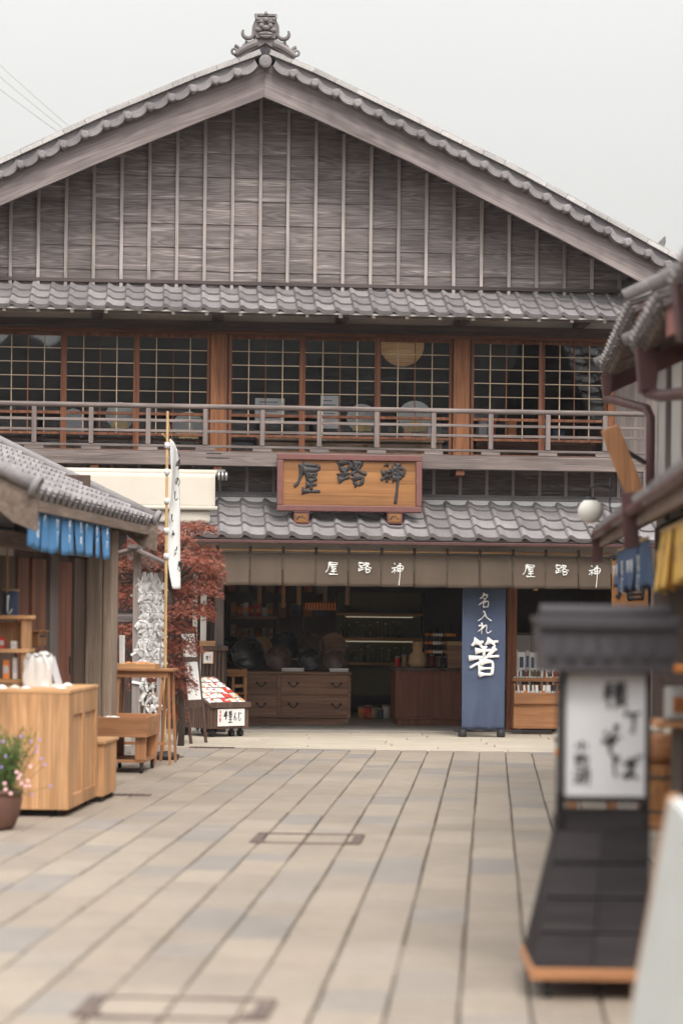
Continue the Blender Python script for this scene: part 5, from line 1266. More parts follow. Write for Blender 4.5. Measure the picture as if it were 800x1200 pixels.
def daisy(k, c, r, nrm):
    nrm = nrm.normalized(); a_ = nrm.cross(Vector((0, 0, 1))); a_ = a_.normalized() if a_.length > .01 else Vector((1, 0, 0)); b_ = nrm.cross(a_)
    for j in range(11):
        an = j * 6.283 / 11; d = (a_ * math.cos(an) + b_ * math.sin(an)) * 1 + nrm * .15
        leafquad(k, c, d, nrm, r, r * .42, rnd.random())
    ey.ball(c + nrm * .003, r * .24, 8, 5)
fl = [((20, 905), 'p'), ((6, 918), 'p'), ((24, 908), 'p'), ((7, 925), 'p'), ((13, 930), 'p'), ((26, 918), 'p'), ((30, 921), 'p'), ((35, 921), 'p'), ((36, 898), 'p'), ((-6, 912), 'p'), ((22, 912), 'p'), ((33, 915), 'p'),
      ((25, 863), 'v'), ((4, 869), 'v'), ((7, 886), 'v'), ((44, 876), 'v'), ((47, 867), 'v'), ((43, 881), 'v'), ((49, 889), 'v'), ((2, 899), 'v'), ((60, 921), 'v'), ((53, 896), 'v'), ((38, 931), 'v'), ((37, 869), 'v'), ((-8, 875), 'v')]
for (a, b), kd in fl:
    c = s_of(at(a, b, p.y - .13 + rnd.uniform(-.04, .08))) - Vector((oo[0], oo[1], .241))
    fm = MB(); daisy(fm, c, .0165 if kd == 'p' else .012, Vector((rnd.uniform(-.5, .5), -1, rnd.uniform(.1, .8))))
    fm.build('pink_flower' if kd == 'p' else 'violet_flower', M['pinkp' if kd == 'p' else 'violp'], T, recalc=False)
    st.tube([Vector((c.x * .25, c.y * .25, 0)), Vector((c.x * .7, c.y * .7, max(.03, c.z * .6))), c], .0018, 4, cap=False)
lf.build('leaf', M['leafg'], T, recalc=False); st.build('stem', M['leafg'], T);  ey.build('flower_eye', M['gold'], T)
# ================================================================== LOW TROLLEY, TALL TABLE
oo = (-3.49, 23.2, 0); T = sthing('low_trolley', 'low brown wooden tray trolley on black castors beside the pale counter box', 'trolley', oo)
c0, c1, s0, s1 = -3.75, -3.25, 22.85, 23.75
k = smb(oo)
k.box(c0, c1, s0, s0 + .025, .345, .535); k.box(c0, c1, s1 - .025, s1, .345, .535); k.box(c0, c0 + .025, s0 + .026, s1 - .026, .345, .535); k.box(c1 - .025, c1, s0 + .026, s1 - .026, .345, .535)
k.build('tray_side', M['tablex'], T, bevel=.003)
k = smb(oo); k.box(c0 + .026, c1 - .026, s0 + .026, s1 - .026, .40, .42); k.build('tray_bottom', M['tablex'], T)
k = smb(oo); k.box(c0 + .03, c1 - .03, s0 + .06, s1 - .06, .10, .125); k.build('lower_board', M['tablex'], T, bevel=.003)
for x in (c0 + .12, c1 - .06):
    for y in (s0 + .05, s1 - .13):
        k = smb(oo); k.box(x - .06, x + .04, y, y + .07, .1255, .3445); k.build('leg', M['honeyz'] if False else M['tablez'], T, bevel=.003)
        k = smb(oo); k.lathe([(.036, -.013), (.036, .013)], (x, y + .03, .037), 14, (1, .3, 0)); k.box(x - .018, x + .018, y + .012, y + .048, .074, .0995); k.build('castor', M['rubber'], T)
t = sthing('wrapped_bundle', 'white paper bundle lying in the low trolley tray', 'bundle', (-3.62, 23.0, .441))
k = MB(); k.grid(20, 8, lambda u, v: (.11 * math.cos(6.283 * u) * math.sin(math.pi * v) * (1 + .15 * math.sin(9 * u * 6.28)), .09 * math.sin(6.283 * u) * math.sin(math.pi * v), .05 - .05 * math.cos(math.pi * v) + .012 * math.sin(20 * u) * math.sin(math.pi * v))); k.build('paper', M['paper'], t); k = MB(); k.tube([(.0, .092 * math.sin(a / 4), .05 - .052 * math.cos(a / 4)) for a in range(26)], .004, 5); k.build('string', M['tan'], t)
oo = (-3.47, 24.3, 0); T = sthing('tall_table', 'tall narrow brown wooden table with splayed legs behind the low trolley', 'table', oo)
c0, c1, s0, s1 = -3.80, -3.17, 24.05, 24.5; zt_ = .965
k = smb(oo); k.box(c0, c1, s0, s1, zt_ - .022, zt_); k.build('table_top', M['tablex'], T, bevel=.003)
k = smb(oo); k.box(c0 + .05, c1 - .05, s0 + .03, s0 + .05, zt_ - .085, zt_ - .023); k.box(c0 + .05, c1 - .05, s1 - .05, s1 - .03, zt_ - .085, zt_ - .023); k.build('apron', M['tablex'], T, bevel=.002)
for x, dx in ((c0 + .08, -.03), (c1 - .05, .04), (c1 - .10, -.09)):
    for y, dy in ((s0 + .07, -.07), (s1 - .07, .07)):
        k = smb(oo); k.bar((x, y, zt_ - .023), (x + dx * .8, y + dy, 0.012), .028, .028, (0, 1, 0)); k.build('leg', M['tablez'], T, bevel=.003)
k = smb(oo); k.bar((c0 + .07, s0 + .03, .22), (c1 - .06, s0 + .03, .22), .03, .03); k.build('stretcher', M['tablez'], T)
t = sthing('serving_tray', 'pale wooden tray of fried snacks on the tall narrow table', 'tray', (-3.55, 24.22, zt_ + .001))
k = MB(); k.box(-.2, .2, -.13, .13, 0, .015); k.box(-.2, .2, -.14, -.131, 0, .05); k.box(-.2, .2, .131, .14, 0, .05); k.box(-.21, -.201, -.14, .14, 0, .05); k.box(.201, .21, -.14, .14, 0, .05); k.build('tray_base', M['honeyx'], t, bevel=.002)
for i in range(9):
    t = sthing('rice_cracker', 'orange brown rice cracker heaped on the pale tray of the tall table', 'cracker', (-3.68 + .032 * i, 24.17 + .07 * (i % 3), zt_ + .017 + .014 * (i % 2)), 'crackers on the tray')
    k = MB(); k.ball((0, 0, .018), .04, 12, 6, (1, .8, .45)); k.build('biscuit', M['tan'], t)
    k = MB(); k.ball((.005, -.005, .026), .03, 10, 5, (1, .8, .4)); k.build('glaze', M['orange'], t)
t = sthing('price_card', 'tall white card standing at the left end of the tall table', 'card', (s_of(at(140, 782, 24.3)).x, 24.3, zt_ + .001))
k = MB(); k.hexa([(-.02, -.05, 0), (.02, -.05, 0), (.02, .05, 0), (-.02, .05, 0), (-.026, -.05, .33), (.018, -.05, .33), (.018, .05, .33), (-.026, .05, .33)]); k.build('card', M['paper'], t, bevel=.002); k = MB(); k.box(-.03, .03, -.06, .06, 0, .0005 + .012); k.build('foot', M['honeyx'], t)
# ================================================================== FORTUNE PAPER STAND
YF = 26.0
pz = lambda a, b: s_of(at(a, b, YF))
pA, pB = pz(160, 800), pz(187, 800); oo = (pA.x, pA.y, 0)
T = sthing('fortune_stand', 'grey wooden rack under a small plank roof, thick with tied white fortune papers', 'rack', oo)
cA, cB, sY = pA.x, pB.x, pA.y; ztop = pz(160, 643).z
for x, w_, z1 in ((cA, .085, ztop), (cB, .045, ztop - .25)):
    k = smb(oo); k.box(x - w_ / 2, x + w_ / 2, sY - .045, sY + .045, 0, z1); k.build('post', M['batten'], T, bevel=.006)
zr = pz(140, 724).z; k = smb(oo); k.box(pz(124, 724).x, cA - .044, sY - .03, sY + .03, zr - .045, zr + .045); k.build('side_rail', M['gable'], T, bevel=.006)
pl_, pk2, pr2 = pz(114, 657), pz(160, 645), pz(207, 668)
for e, nm in ((pl_, 0), (pr2, 1)):
    k = smb(oo)
    for i in range(3):
        a, b = sY - .28 + .19 * i, sY - .095 + .19 * i
        k.hexa([(pk2.x, a, pk2.z), (e.x, a, e.z), (e.x, b, e.z), (pk2.x, b, pk2.z), (pk2.x, a, pk2.z + .03), (e.x, a, e.z + .03), (e.x, b, e.z + .03), (pk2.x, b, pk2.z + .03)] if nm else [(e.x, a, e.z), (pk2.x - .001, a, pk2.z), (pk2.x - .001, b, pk2.z), (e.x, b, e.z), (e.x, a, e.z + .03), (pk2.x - .001, a, pk2.z + .03), (pk2.x - .001, b, pk2.z + .03), (e.x, b, e.z + .03)])
    k.build('roof_plank', M['greyx'], T, bevel=.004)
k = smb(oo); k.box(pk2.x - .05, pk2.x + .05, sY - .3, sY + .3, pk2.z + .012, pk2.z + .055); k.build('roof_ridge', M['greyx'], T, bevel=.004)
k = smb(oo); ropes = [pz(176, y).z for y in (684, 695, 706, 717, 728, 739, 750, 761, 772, 783, 801, 813, 827)]
for i, z_ in enumerate(ropes): k.tube([(cA + .04, sY - .02, z_ + .006), ((cA + cB) / 2, sY - .02, z_ - .006), (cB - .01, sY - .02, z_ + .014)], .0045, 5)
k.build('rope', M['bamboo'], T)
rnd = random.Random(21); k = smb(oo)
def papr(x, y, z, ln, an):
    d = Vector((math.sin(an), rnd.uniform(-.3, .3), -math.cos(an))); w_ = rnd.uniform(.011, .017); sd_ = Vector((math.cos(an), rnd.uniform(-.8, .8), math.sin(an))).normalized() * w_
    p_ = Vector((x, y, z)); q = p_ + d * ln * .5 + Vector((0, -.012, 0)); e = p_ + d * ln
    k.add([p_ - sd_, p_ + sd_, q + sd_, q - sd_, e + sd_, e - sd_], [(0, 1, 2, 3), (3, 2, 4, 5)], rnd.random())
for i, z_ in enumerate(ropes):
    n_ = 44 if i < 10 else 6
    for j in range(n_):
        x = rnd.uniform(cA + .035, cB + .01); y = sY - .03 + rnd.uniform(-.03, .05)
        for e in range(3): papr(x, y, z_ + rnd.uniform(-.01, .02), rnd.uniform(.05, .12), rnd.choice((rnd.gauss(0, .55), rnd.gauss(0, .55), math.pi + rnd.gauss(0, .6))))
        k.ball((x, y - .006, z_), rnd.uniform(.010, .016), 6, 4)
M['fpaper'] = plain('fortune_paper', (.88, .87, .86), .7, 0, .04)
fp_ = k.build('fortune_paper', M['fpaper'], T, recalc=False); fp_['kind'] = 'stuff'
# ================================================================== BAMBOO POLE AND WHITE BANNER
YP = 25.2
pb = at(192.5, 893, YP); pt_ = at(196.5, 482, YP); pb.z = 0
T = thing('banner_pole', 'tall slim bamboo pole standing in front of the red maple', 'pole', pb)
k = MB(org=pb); n_ = 15; pts = []; rr = []
for i in range(n_):
    q0 = pb.lerp(pt_, i / n_); 
    for f_, r_ in ((0, .021), (.04, .0235), (.08, .02), (.92, .0195)): pts.append(pb.lerp(pt_, (i + f_) / n_)); rr.append(r_ * (1 - .35 * i / n_))
pts.append(pt_); rr.append(.012); k.tube(pts, rr, 10); k.build('culm', M['bamboo'], T)
k = MB(org=pb); k.lathe([(.15, 0), (.16, .05), (.10, .07), (.03, .09)], pb, 20); k.build('pole_foot', M['iron'], T)
def polept(py): 
    z_ = at(196, py, YP).z; q = z_ / pt_.z; return pb.lerp(pt_, q)
T = thing('white_banner', 'narrow white cloth banner with black brush marks tied to the bamboo pole', 'banner', polept(600))
ob_ = polept(600); k = MB(org=ob_)
dirb = Vector((.17, .985, 0))
def bn(u, v):
    py = 514 + (690 - 514) * v; e = polept(py) + Vector((.028, -.01, 0)); sl = max(0, v - .55)
    wv = .40 + .03 * math.sin(v * 9); 
    off = Vector((.13 * sl * (1 - u * .75), -.05 * sl, 0)); rip = .05 * math.sin(u * 5 + v * 6) * (.25 + v)
    return e + dirb * wv * u + off + Vector((rip * .8, -rip * .5, -.10 * u * (1 - v) ))
k.grid(14, 46, bn); cl = k.build('cloth', M['white_cloth'], T, solid=.002)
k = MB(org=ob_)
for i, v in enumerate((.10, .19, .30, .40, .55, .66, .78, .88)):
    g_ = ('ku', 'te', 'no', 'shi', 'i', 'so', 'na', 'ya')[i]
    c_ = bn(.22, v) + Vector((.03, -.012, 0)); brush(k, g_, c_, dirb * .24, (0, 0, .10), (.97, -.22, 0), .020, .35, seg=6)
k.build('lettering', M['ink'], cl)
k = MB(org=ob_)
for py in (522, 553, 587, 622, 652): 
    p = polept(py); k.tube([p + Vector((0, 0, -.03)), p + Vector((0, 0, .03))], .027, 10)
k.build('tab', M['white_cloth'], T)
k = MB(org=ob_); p = polept(512); k.tube([p + Vector((-.05, -.02, .03)), p + dirb * .3 + Vector((0, 0, -.08))], .009, 6); k.tube([polept(490), p + dirb * .28 + Vector((0, 0, -.06))], .004, 5); k.build('top_rod', M['bamboo'], T)
# ================================================================== RED MAPLE
M['maple'], _n, _b = nodes('red_maple_leaf')
_a = N(_n, 'ShaderNodeAttribute', attribute_name='tint').outputs['Fac']
_r = N(_n, 'ShaderNodeValToRGB', {0: _a}); _e = _r.color_ramp.elements; _e[0].color = (.12, .045, .034, 1); _e[1].color = (.32, .165, .105, 1)
for _p, _c in ((.35, (.26, .082, .058)), (.7, (.37, .135, .085))): _q = _e.new(_p); _q.color = rgba(_c)
_n.links.new(_r.outputs[0], _b.inputs['Base Color']); _b.inputs['Roughness'].default_value = .6; _b.inputs['Specular IOR Level'].default_value = .2
_t = N(_n, 'ShaderNodeBsdfTranslucent', {'Color': _r.outputs[0]}); _m = N(_n, 'ShaderNodeMixShader', {0: .35, 1: _b.outputs[0], 2: _t.outputs[0]}); _n.links.new(_m.outputs[0], _n.nodes['Material Output'].inputs[0])
M['bark'] = plain('maple_bark', (.075, .058, .048), .9, 0, .25, 12, .2, bump=.3)
base = gnd(212, 874); T = thing('maple_tree', 'weeping red leaved maple spreading between the left shop and the entrance', 'tree', base)
rnd = random.Random(5); tr = MB(org=base); lf = MB(org=base)
def mp(a, b, dy): return at(a, b, base.y + dy)
tips = []
def limb(pts, r0, r1): tr.tube(pts, [r0 + (r1 - r0) * i / (len(pts) - 1) for i in range(len(pts))], 7)
t0 = base; t1 = mp(210, 800, 0); t2 = mp(204, 740, .05); t3 = mp(198, 690, 0)
limb([t0, t0.lerp(t1, .5) + Vector((.03, 0, 0)), t1, t2, t3], .04, .024)
clusters = []
for (a, b, dy, rx, ry) in ((228, 618, .1, 26, 9), (200, 630, -.1, 30, 14), (170, 640, .2, 26, 14), (240, 650, .15, 22, 16), (215, 655, -.4, 32, 16), (150, 662, .3, 20, 15), (250, 676, .1, 16, 15), (235, 690, -.3, 26, 15), (200, 690, .3, 34, 18), (160, 700, .35, 26, 18), (222, 715, -.35, 28, 15), (205, 735, -.3, 26, 16), (150, 738, .3, 18, 16), (214, 757, -.25, 24, 15), (240, 715, .25, 14, 14), (204, 782, -.25, 20, 16), (216, 800, -.2, 16, 14), (200, 810, .1, 18, 16), (172, 750, .35, 26, 20), (172, 790, .35, 22, 22), (140, 775, .4, 14, 22), (206, 835, .1, 14, 14), (185, 660, .5, 30, 20), (226, 675, .5, 28, 22), (140, 690, .5, 18, 16), (245, 664, -.2, 18, 10)):
    clusters.append((mp(a, b, dy), rx * 28 / F, ry * 28 / F))
for c, rx, rz_ in clusters:
    j = t1.lerp(t3, min(1, max(0, (c.z - t1.z) / (t3.z - t1.z)))) if c.z < t3.z else t3
    mid = j.lerp(c, .55) + Vector((0, 0, .10)); limb([j, mid, c + Vector((0, 0, rz_ * .4))], .022, .006)
    ct_ = rnd.uniform(.3, .7)
    ns = int(400 * rx / .25)
    for s_ in range(ns):
        a = rnd.uniform(0, 6.283); r = math.sqrt(rnd.random()); out = Vector((math.cos(a), math.sin(a) * .9, 0))
        p = c + Vector((out.x * rx * r, out.y * rx * r * .9, rz_ * (.7 * (1 - r * r) - .3) + rnd.gauss(0, rz_ * .30)))
        tt = min(1, max(0, ct_ + rnd.gauss(0, .12)))
        d0 = (out * (.4 + r) + Vector((rnd.gauss(0, .35), rnd.gauss(0, .35), -.35 - .55 * r))).normalized()
        n0 = Vector((rnd.gauss(0, .3), rnd.gauss(0, .3), 1))
        for j_ in range(6):
            an = (j_ - 2.5) * .42; d = Matrix.Rotation(an, 3, n0.normalized()) @ d0
            leafquad(lf, p, d + Vector((0, 0, rnd.gauss(-.05, .18))), n0, rnd.uniform(.038, .068) * (1 - .12 * abs(j_ - 2.5)), .0062, tt)
    for s_ in range(6):
        q = c + Vector((rnd.uniform(-rx, rx), rnd.uniform(-rx, rx) * .8, rnd.uniform(-rz_, rz_) * .4)); tr.tube([c + Vector((0, 0, rz_ * .3)), c.lerp(q, .6) + Vector((0, 0, .04)), q], [.006, .004, .002], 4)
tr.build('trunk', M['bark'], T); lf.build('crown', M['maple'], T, recalc=False)
# ================================================================== EASEL SIGN, RED CART, KIOSK, CHAIR BY THE ENTRANCE
pe = gnd(234, 871); T = thing('easel_sign', 'narrow dark wood easel holding a white notice in front of the maple', 'easel', pe, rad(58))
# local x along the board, -y the face; leaning back
ht = 1.36; lean = .14
def ez(z): return lean * z
k = MB()
for x in (-.165, .135): k.hexa([(x, ez(0), 0), (x + .03, ez(0), 0), (x + .03, ez(0) + .03, 0), (x, ez(0) + .03, 0), (x, ez(ht), ht), (x + .03, ez(ht), ht), (x + .03, ez(ht) + .03, ht), (x, ez(ht) + .03, ht)])
k.build('front_leg', M['cartz'], T, bevel=.003)
k = MB()
for x in (-.165, .135): k.bar((x + .015, ez(ht * .9) + .035, ht * .9), (x + .015, .46, .005), .028, .025)
k.build('rear_leg', M['cartz'], T, bevel=.003)
k = MB()
for z0, z1 in ((.42, .50), (.95, 1.0), (1.28, 1.32)): k.hexa([(-.134, ez(z0) - .004, z0), (.134, ez(z0) - .004, z0), (.134, ez(z0) + .02, z0), (-.134, ez(z0) + .02, z0), (-.134, ez(z1) - .004, z1), (.134, ez(z1) - .004, z1), (.134, ez(z1) + .02, z1), (-.134, ez(z1) + .02, z1)])
k.build('cross_rail', M['cartz'], T, bevel=.002)
for z0, z1 in ((.505, .945), (1.005, 1.275)):
    k = MB(); k.hexa([(-.132, ez(z0) + .006, z0), (.132, ez(z0) + .006, z0), (.132, ez(z0) + .014, z0), (-.132, ez(z0) + .014, z0), (-.132, ez(z1) + .006, z1), (.132, ez(z1) + .006, z1), (.132, ez(z1) + .014, z1), (-.132, ez(z1) + .014, z1)]); nb = k.build('notice', M['paper'], T)
cw_, cd = .57, .76
pc = Vector((-1.575, 29.40, 0)); T = thing('snack_cart', 'slatted dark wood cart with a sloping top of red and white packets', 'cart', pc, rad(38))
zf0, zf1 = .40, .72
def ctop(y): return zf0 + (zf1 - zf0) * y / cd
n_ = 17; k = MB()
for i in range(n_): a = cw_ * i / n_; k.box(a + .002, a + cw_ / n_ - .002, 0, .02, .105, zf0 - .03)
k.build('front_slat', M['cartz'], T, bevel=.002)
k = MB()
for i in range(16):
    a = .022 + (cd - .022) * i / 16
    for x in (0, cw_ - .02): k.hexa([(x, a, .105), (x + .02, a, .105), (x + .02, a + .036, .105), (x, a + .036, .105), (x, a, ctop(a) - .03), (x + .02, a, ctop(a) - .03), (x + .02, a + .036, ctop(a + .036) - .03), (x, a + .036, ctop(a + .036) - .03)])
k.box(.021, cw_ - .021, cd - .02, cd, .105, zf1 - .03); k.build('side_slat', M['cartz'], T, bevel=.002)
k = MB(); k.hexa([(-.01, -.012, zf0 - .029), (cw_ + .01, -.012, zf0 - .029), (cw_ + .01, cd, zf1 - .029), (-.01, cd, zf1 - .029), (-.01, -.012, zf0), (cw_ + .01, -.012, zf0), (cw_ + .01, cd, zf1), (-.01, cd, zf1)]); k.build('sloping_top', M['cartz'], T, bevel=.003)
k = MB(); k.box(-.012, cw_ + .012, -.03, -.013, zf0 - .04, zf0 + .03); k.build('front_rail', M['cartz'], T, bevel=.003)
for x in (.08, cw_ - .2, cw_ - .07):
    for y in (.08, cd - .1): k = MB(); k.lathe([(.045, -.016), (.045, .016)], (x, y, .046), 16, (1, .4, 0)); k.box(x - .02, x + .02, y - .02, y + .02, .092, .104); k.build('castor', M['rubber'], T)
k = MB(); k.box(.10, .50, -.013, -.001, .135, .345); sg_ = k.build('sign_plate', M['white'], T, bevel=.002)
k = MB()
for nm, x, z_, w_, h_, wd in (('te', .185, .215, .065, .10, .018), ('sato', .255, .175, .065, .14, .012), ('n', .33, .20, .055, .10, .009), ('ji', .395, .19, .06, .12, .009)): brush(k, nm, (x, -.016, z_), (w_, 0, 0), (0, 0, h_), (0, -1, 0), wd, .4, seg=6)
k.build('lettering', M['ink'], sg_)
k = MB()
for i, nm in enumerate(('na', 'te', 'sato')): brush(k, nm, (.115, -.015, .29 - .05 * i), (.04, 0, 0), (0, 0, .042), (0, -1, 0), .006, .4, seg=5)
k.build('red_lettering', M['red'], sg_)
rnd = random.Random(77); sl = math.atan2(zf1 - zf0, cd)
ci, si = math.cos(rad(38)), math.sin(rad(38))
for r in range(5):
    for c in range(5):
        x = .01 + (cw_ - .02) * (c + .5) / 5; y = .02 + (cd - .06) * (r + .5) / 5
        wx, wy = pc.x + x * ci - y * si, pc.y + x * si + y * ci
        i = r * 5 + c; cm = ('white and red', 'red', 'white', 'yellow and white', 'cream and orange')[(r * 2 + c * 3) % 5]
        t = thing('cracker_packet', cm + ' packet on the sloping cart top, ' + ('first', 'second', 'third', 'fourth', 'fifth')[r] + ' row up, ' + ('first', 'second', 'third', 'fourth', 'fifth')[c] + ' from the left', 'packet', (wx, wy, ctop(y) + .001), rad(38 + rnd.uniform(-5, 5)), 'packets on the snack cart'); t.rotation_euler = (sl, 0, rad(38))
        hw_, hd_ = .05, .064
        k = MB(); k.grid(6, 6, lambda u, v: (-hw_ + 2 * hw_ * u, -hd_ + 2 * hd_ * v, .002 + .022 * (math.sin(math.pi * u) * math.sin(math.pi * v)) ** .5)); k.build('wrapper', M[('paper', 'red', 'paper', 'paper', 'cream')[(r * 2 + c * 3) % 5]], t, solid=.002)
        k = MB(); zt2_ = .0275
        for e in range(2):
            a, b = rnd.uniform(-.035, .005), rnd.uniform(-.045, .02); k.box(a, a + rnd.uniform(.02, .045), b, b + rnd.uniform(.012, .03), zt2_ - .012, zt2_ + .001 * e)
        k.build('printed_mark', M[('red', 'paper', 'orange', 'gold', 'orange')[(r * 2 + c * 3) % 5]], t)
ok_ = .10
xa, xb = fx(234, 770, ok_), fx(267, 770, ok_); zk = fz(250, 757, ok_)
T = fthing('slatted_kiosk', 'dark slatted wooden stand at the left side of the entrance behind the snack cart', 'stand', ((xa + xb) / 2, -ok_, 0)); h = (xb - xa) / 2
k = MB()
for i in range(6): a = -h + .03 + (2 * h - .06) * i / 6; k.box(a, a + .032, -.16, -.14, .03, zk - .06)
k.build('slat', M['cartz'], T, bevel=.003)
k = MB(); k.box(-h, h, -.2, .03, zk - .055, zk); k.build('top', M['cartz'], T, bevel=.004)
k = MB(); k.box(-h + .02, h - .02, -.139, .02, .0, zk - .056); k.build('case', M['darkz'], T)
t = fthing('notice_plate', 'white notice in an orange frame hung on the slatted stand', 'notice', (fx(244, 770, .28), -.28, fz(244, 778, .28))); 
k = MB(); k.box(-.068, .068, -.012, 0, 0, .16); k.build('frame', M['honeyz'], t, bevel=.003); k = MB(); k.box(-.056, .056, -.0135, -.0125, .012, .148); k.build('sheet', M['paper'], t)
k = MB(); brush(k, 'ya', (-.035, -.016, .05), (.04, 0, 0), (0, 0, .05), (0, -1, 0), .008, .4, seg=5); k.build('lettering', M['ink'], t); k = MB(); brush(k, 'so', (.012, -.016, .04), (.03, 0, 0), (0, 0, .08), (0, -1, 0), .005, .4, seg=5); k.build('red_lettering', M['red'], t)
t = fthing('wooden_case', 'shallow pale wooden case lying on top of the slatted stand', 'case', (fx(243, 755, .2), -.2, zk + .001)); k = MB(); k.box(-.1, .1, -.06, .08, 0, .05); k.build('body', M['honeyx'], t, bevel=.003); k = MB(); k.box(-.105, .105, -.065, .085, .0505, .065); k.build('lid', M['honeyx'], t, bevel=.003)
T = fthing('wooden_chair', 'orange brown wooden chair standing between the snack cart and the drawer chest', 'chair', (fx(278, 800, -.55), .55, .029)); zb = fz(278, 784, -.55) - .029
k = MB(); k.box(-.14, .13, -.0, .02, zb - .10, zb); k.build('backrest', M['sign'], T, bevel=.006)
for x in (-.07, .09): k = MB(); k.box(x, x + .035, .021, .045, 0, zb - .02); k.build('rear_leg', M['tablez'], T, bevel=.004)
for x in (-.07, .09): k = MB(); k.box(x, x + .035, .34, .37, 0, .42); k.build('front_leg', M['tablez'], T, bevel=.004)
k = MB(); k.box(-.12, .15, .046, .4, .4205, .45); k.build('seat', M['sign'], T, bevel=.006); k = MB(); k.box(-.034, .089, .024, .042, zb - .24, zb - .20); k.build('back_rail', M['tablez'], T)
# ================================================================== COVERS AND DRAINS IN THE PAVING
def cover(nm, lbl, a, b, y0, y1):
    p = s_of(gnd((a + b) / 2, (y0 + y1) / 2)); q0, q1 = s_of(gnd(a, (y0 + y1) / 2)), s_of(gnd(b, (y0 + y1) / 2)); d = abs(s_of(gnd(a, y0)).y - s_of(gnd(a, y1)).y)
    T = sthing(nm, lbl, 'cover', (p.x, p.y, .004)); h = (q1.x - q0.x) / 2; e = d / 2
    k = MB(); t_ = .008
    k.box(-h, h, -e - t_, -e, -.02, .006); k.box(-h, h, e, e + t_, -.02, .0055); k.box(-h - t_, -h, -e, e, -.02, .006); k.box(h, h + t_, -e, e, -.02, .006); k.build('rim', M['rust'], T)
    k = MB()
    for sx in (-1, 1): k.box(sx * h, sx * (h - .09), -e + .0, -e + .12, -.02, .0072); k.box(sx * h, sx * (h - .06), -e + .121, e * .6, -.02, .0068)
    k.build('lifting_plate', M['rust'], T)
M['rust'] = plain('rusty_plate', (.135, .10, .085), .7, .3, .3, 20)
cover('paving_cover', 'square paving cover with dark corner plates, the farther one in the middle of the street', 298, 424, 978, 989)
cover('paving_cover', 'square paving cover with dark corner plates, the nearer one in the foreground paving', 95, 318, 1171, 1194)
for i, (a, b, y) in enumerate(((122, 178, 931.5), (222, 276, 876), (186, 216, 887))):
    p, q = s_of(gnd(a, y)), s_of(gnd(b, y)); T = sthing('drain_grate', ('narrow dark drain strip in the paving just right of the pale step box', 'narrow dark drain strip in the paving before the easel', 'short dark drain strip by the foot of the bamboo pole')[i], 'drain', ((p.x + q.x) / 2, p.y, .003)); h = (q.x - p.x) / 2
    k = MB(); k.box(-h, h, -.07, .07, -.02, .005); k.build('plate', M['rust'], T); k = MB()
    for e in range(int(h * 2 / .05)): k.box(-h + .02 + .05 * e, -h + .04 + .05 * e, -.05, .05, .0055, .008)
    k.build('bar', M['iron'], T)
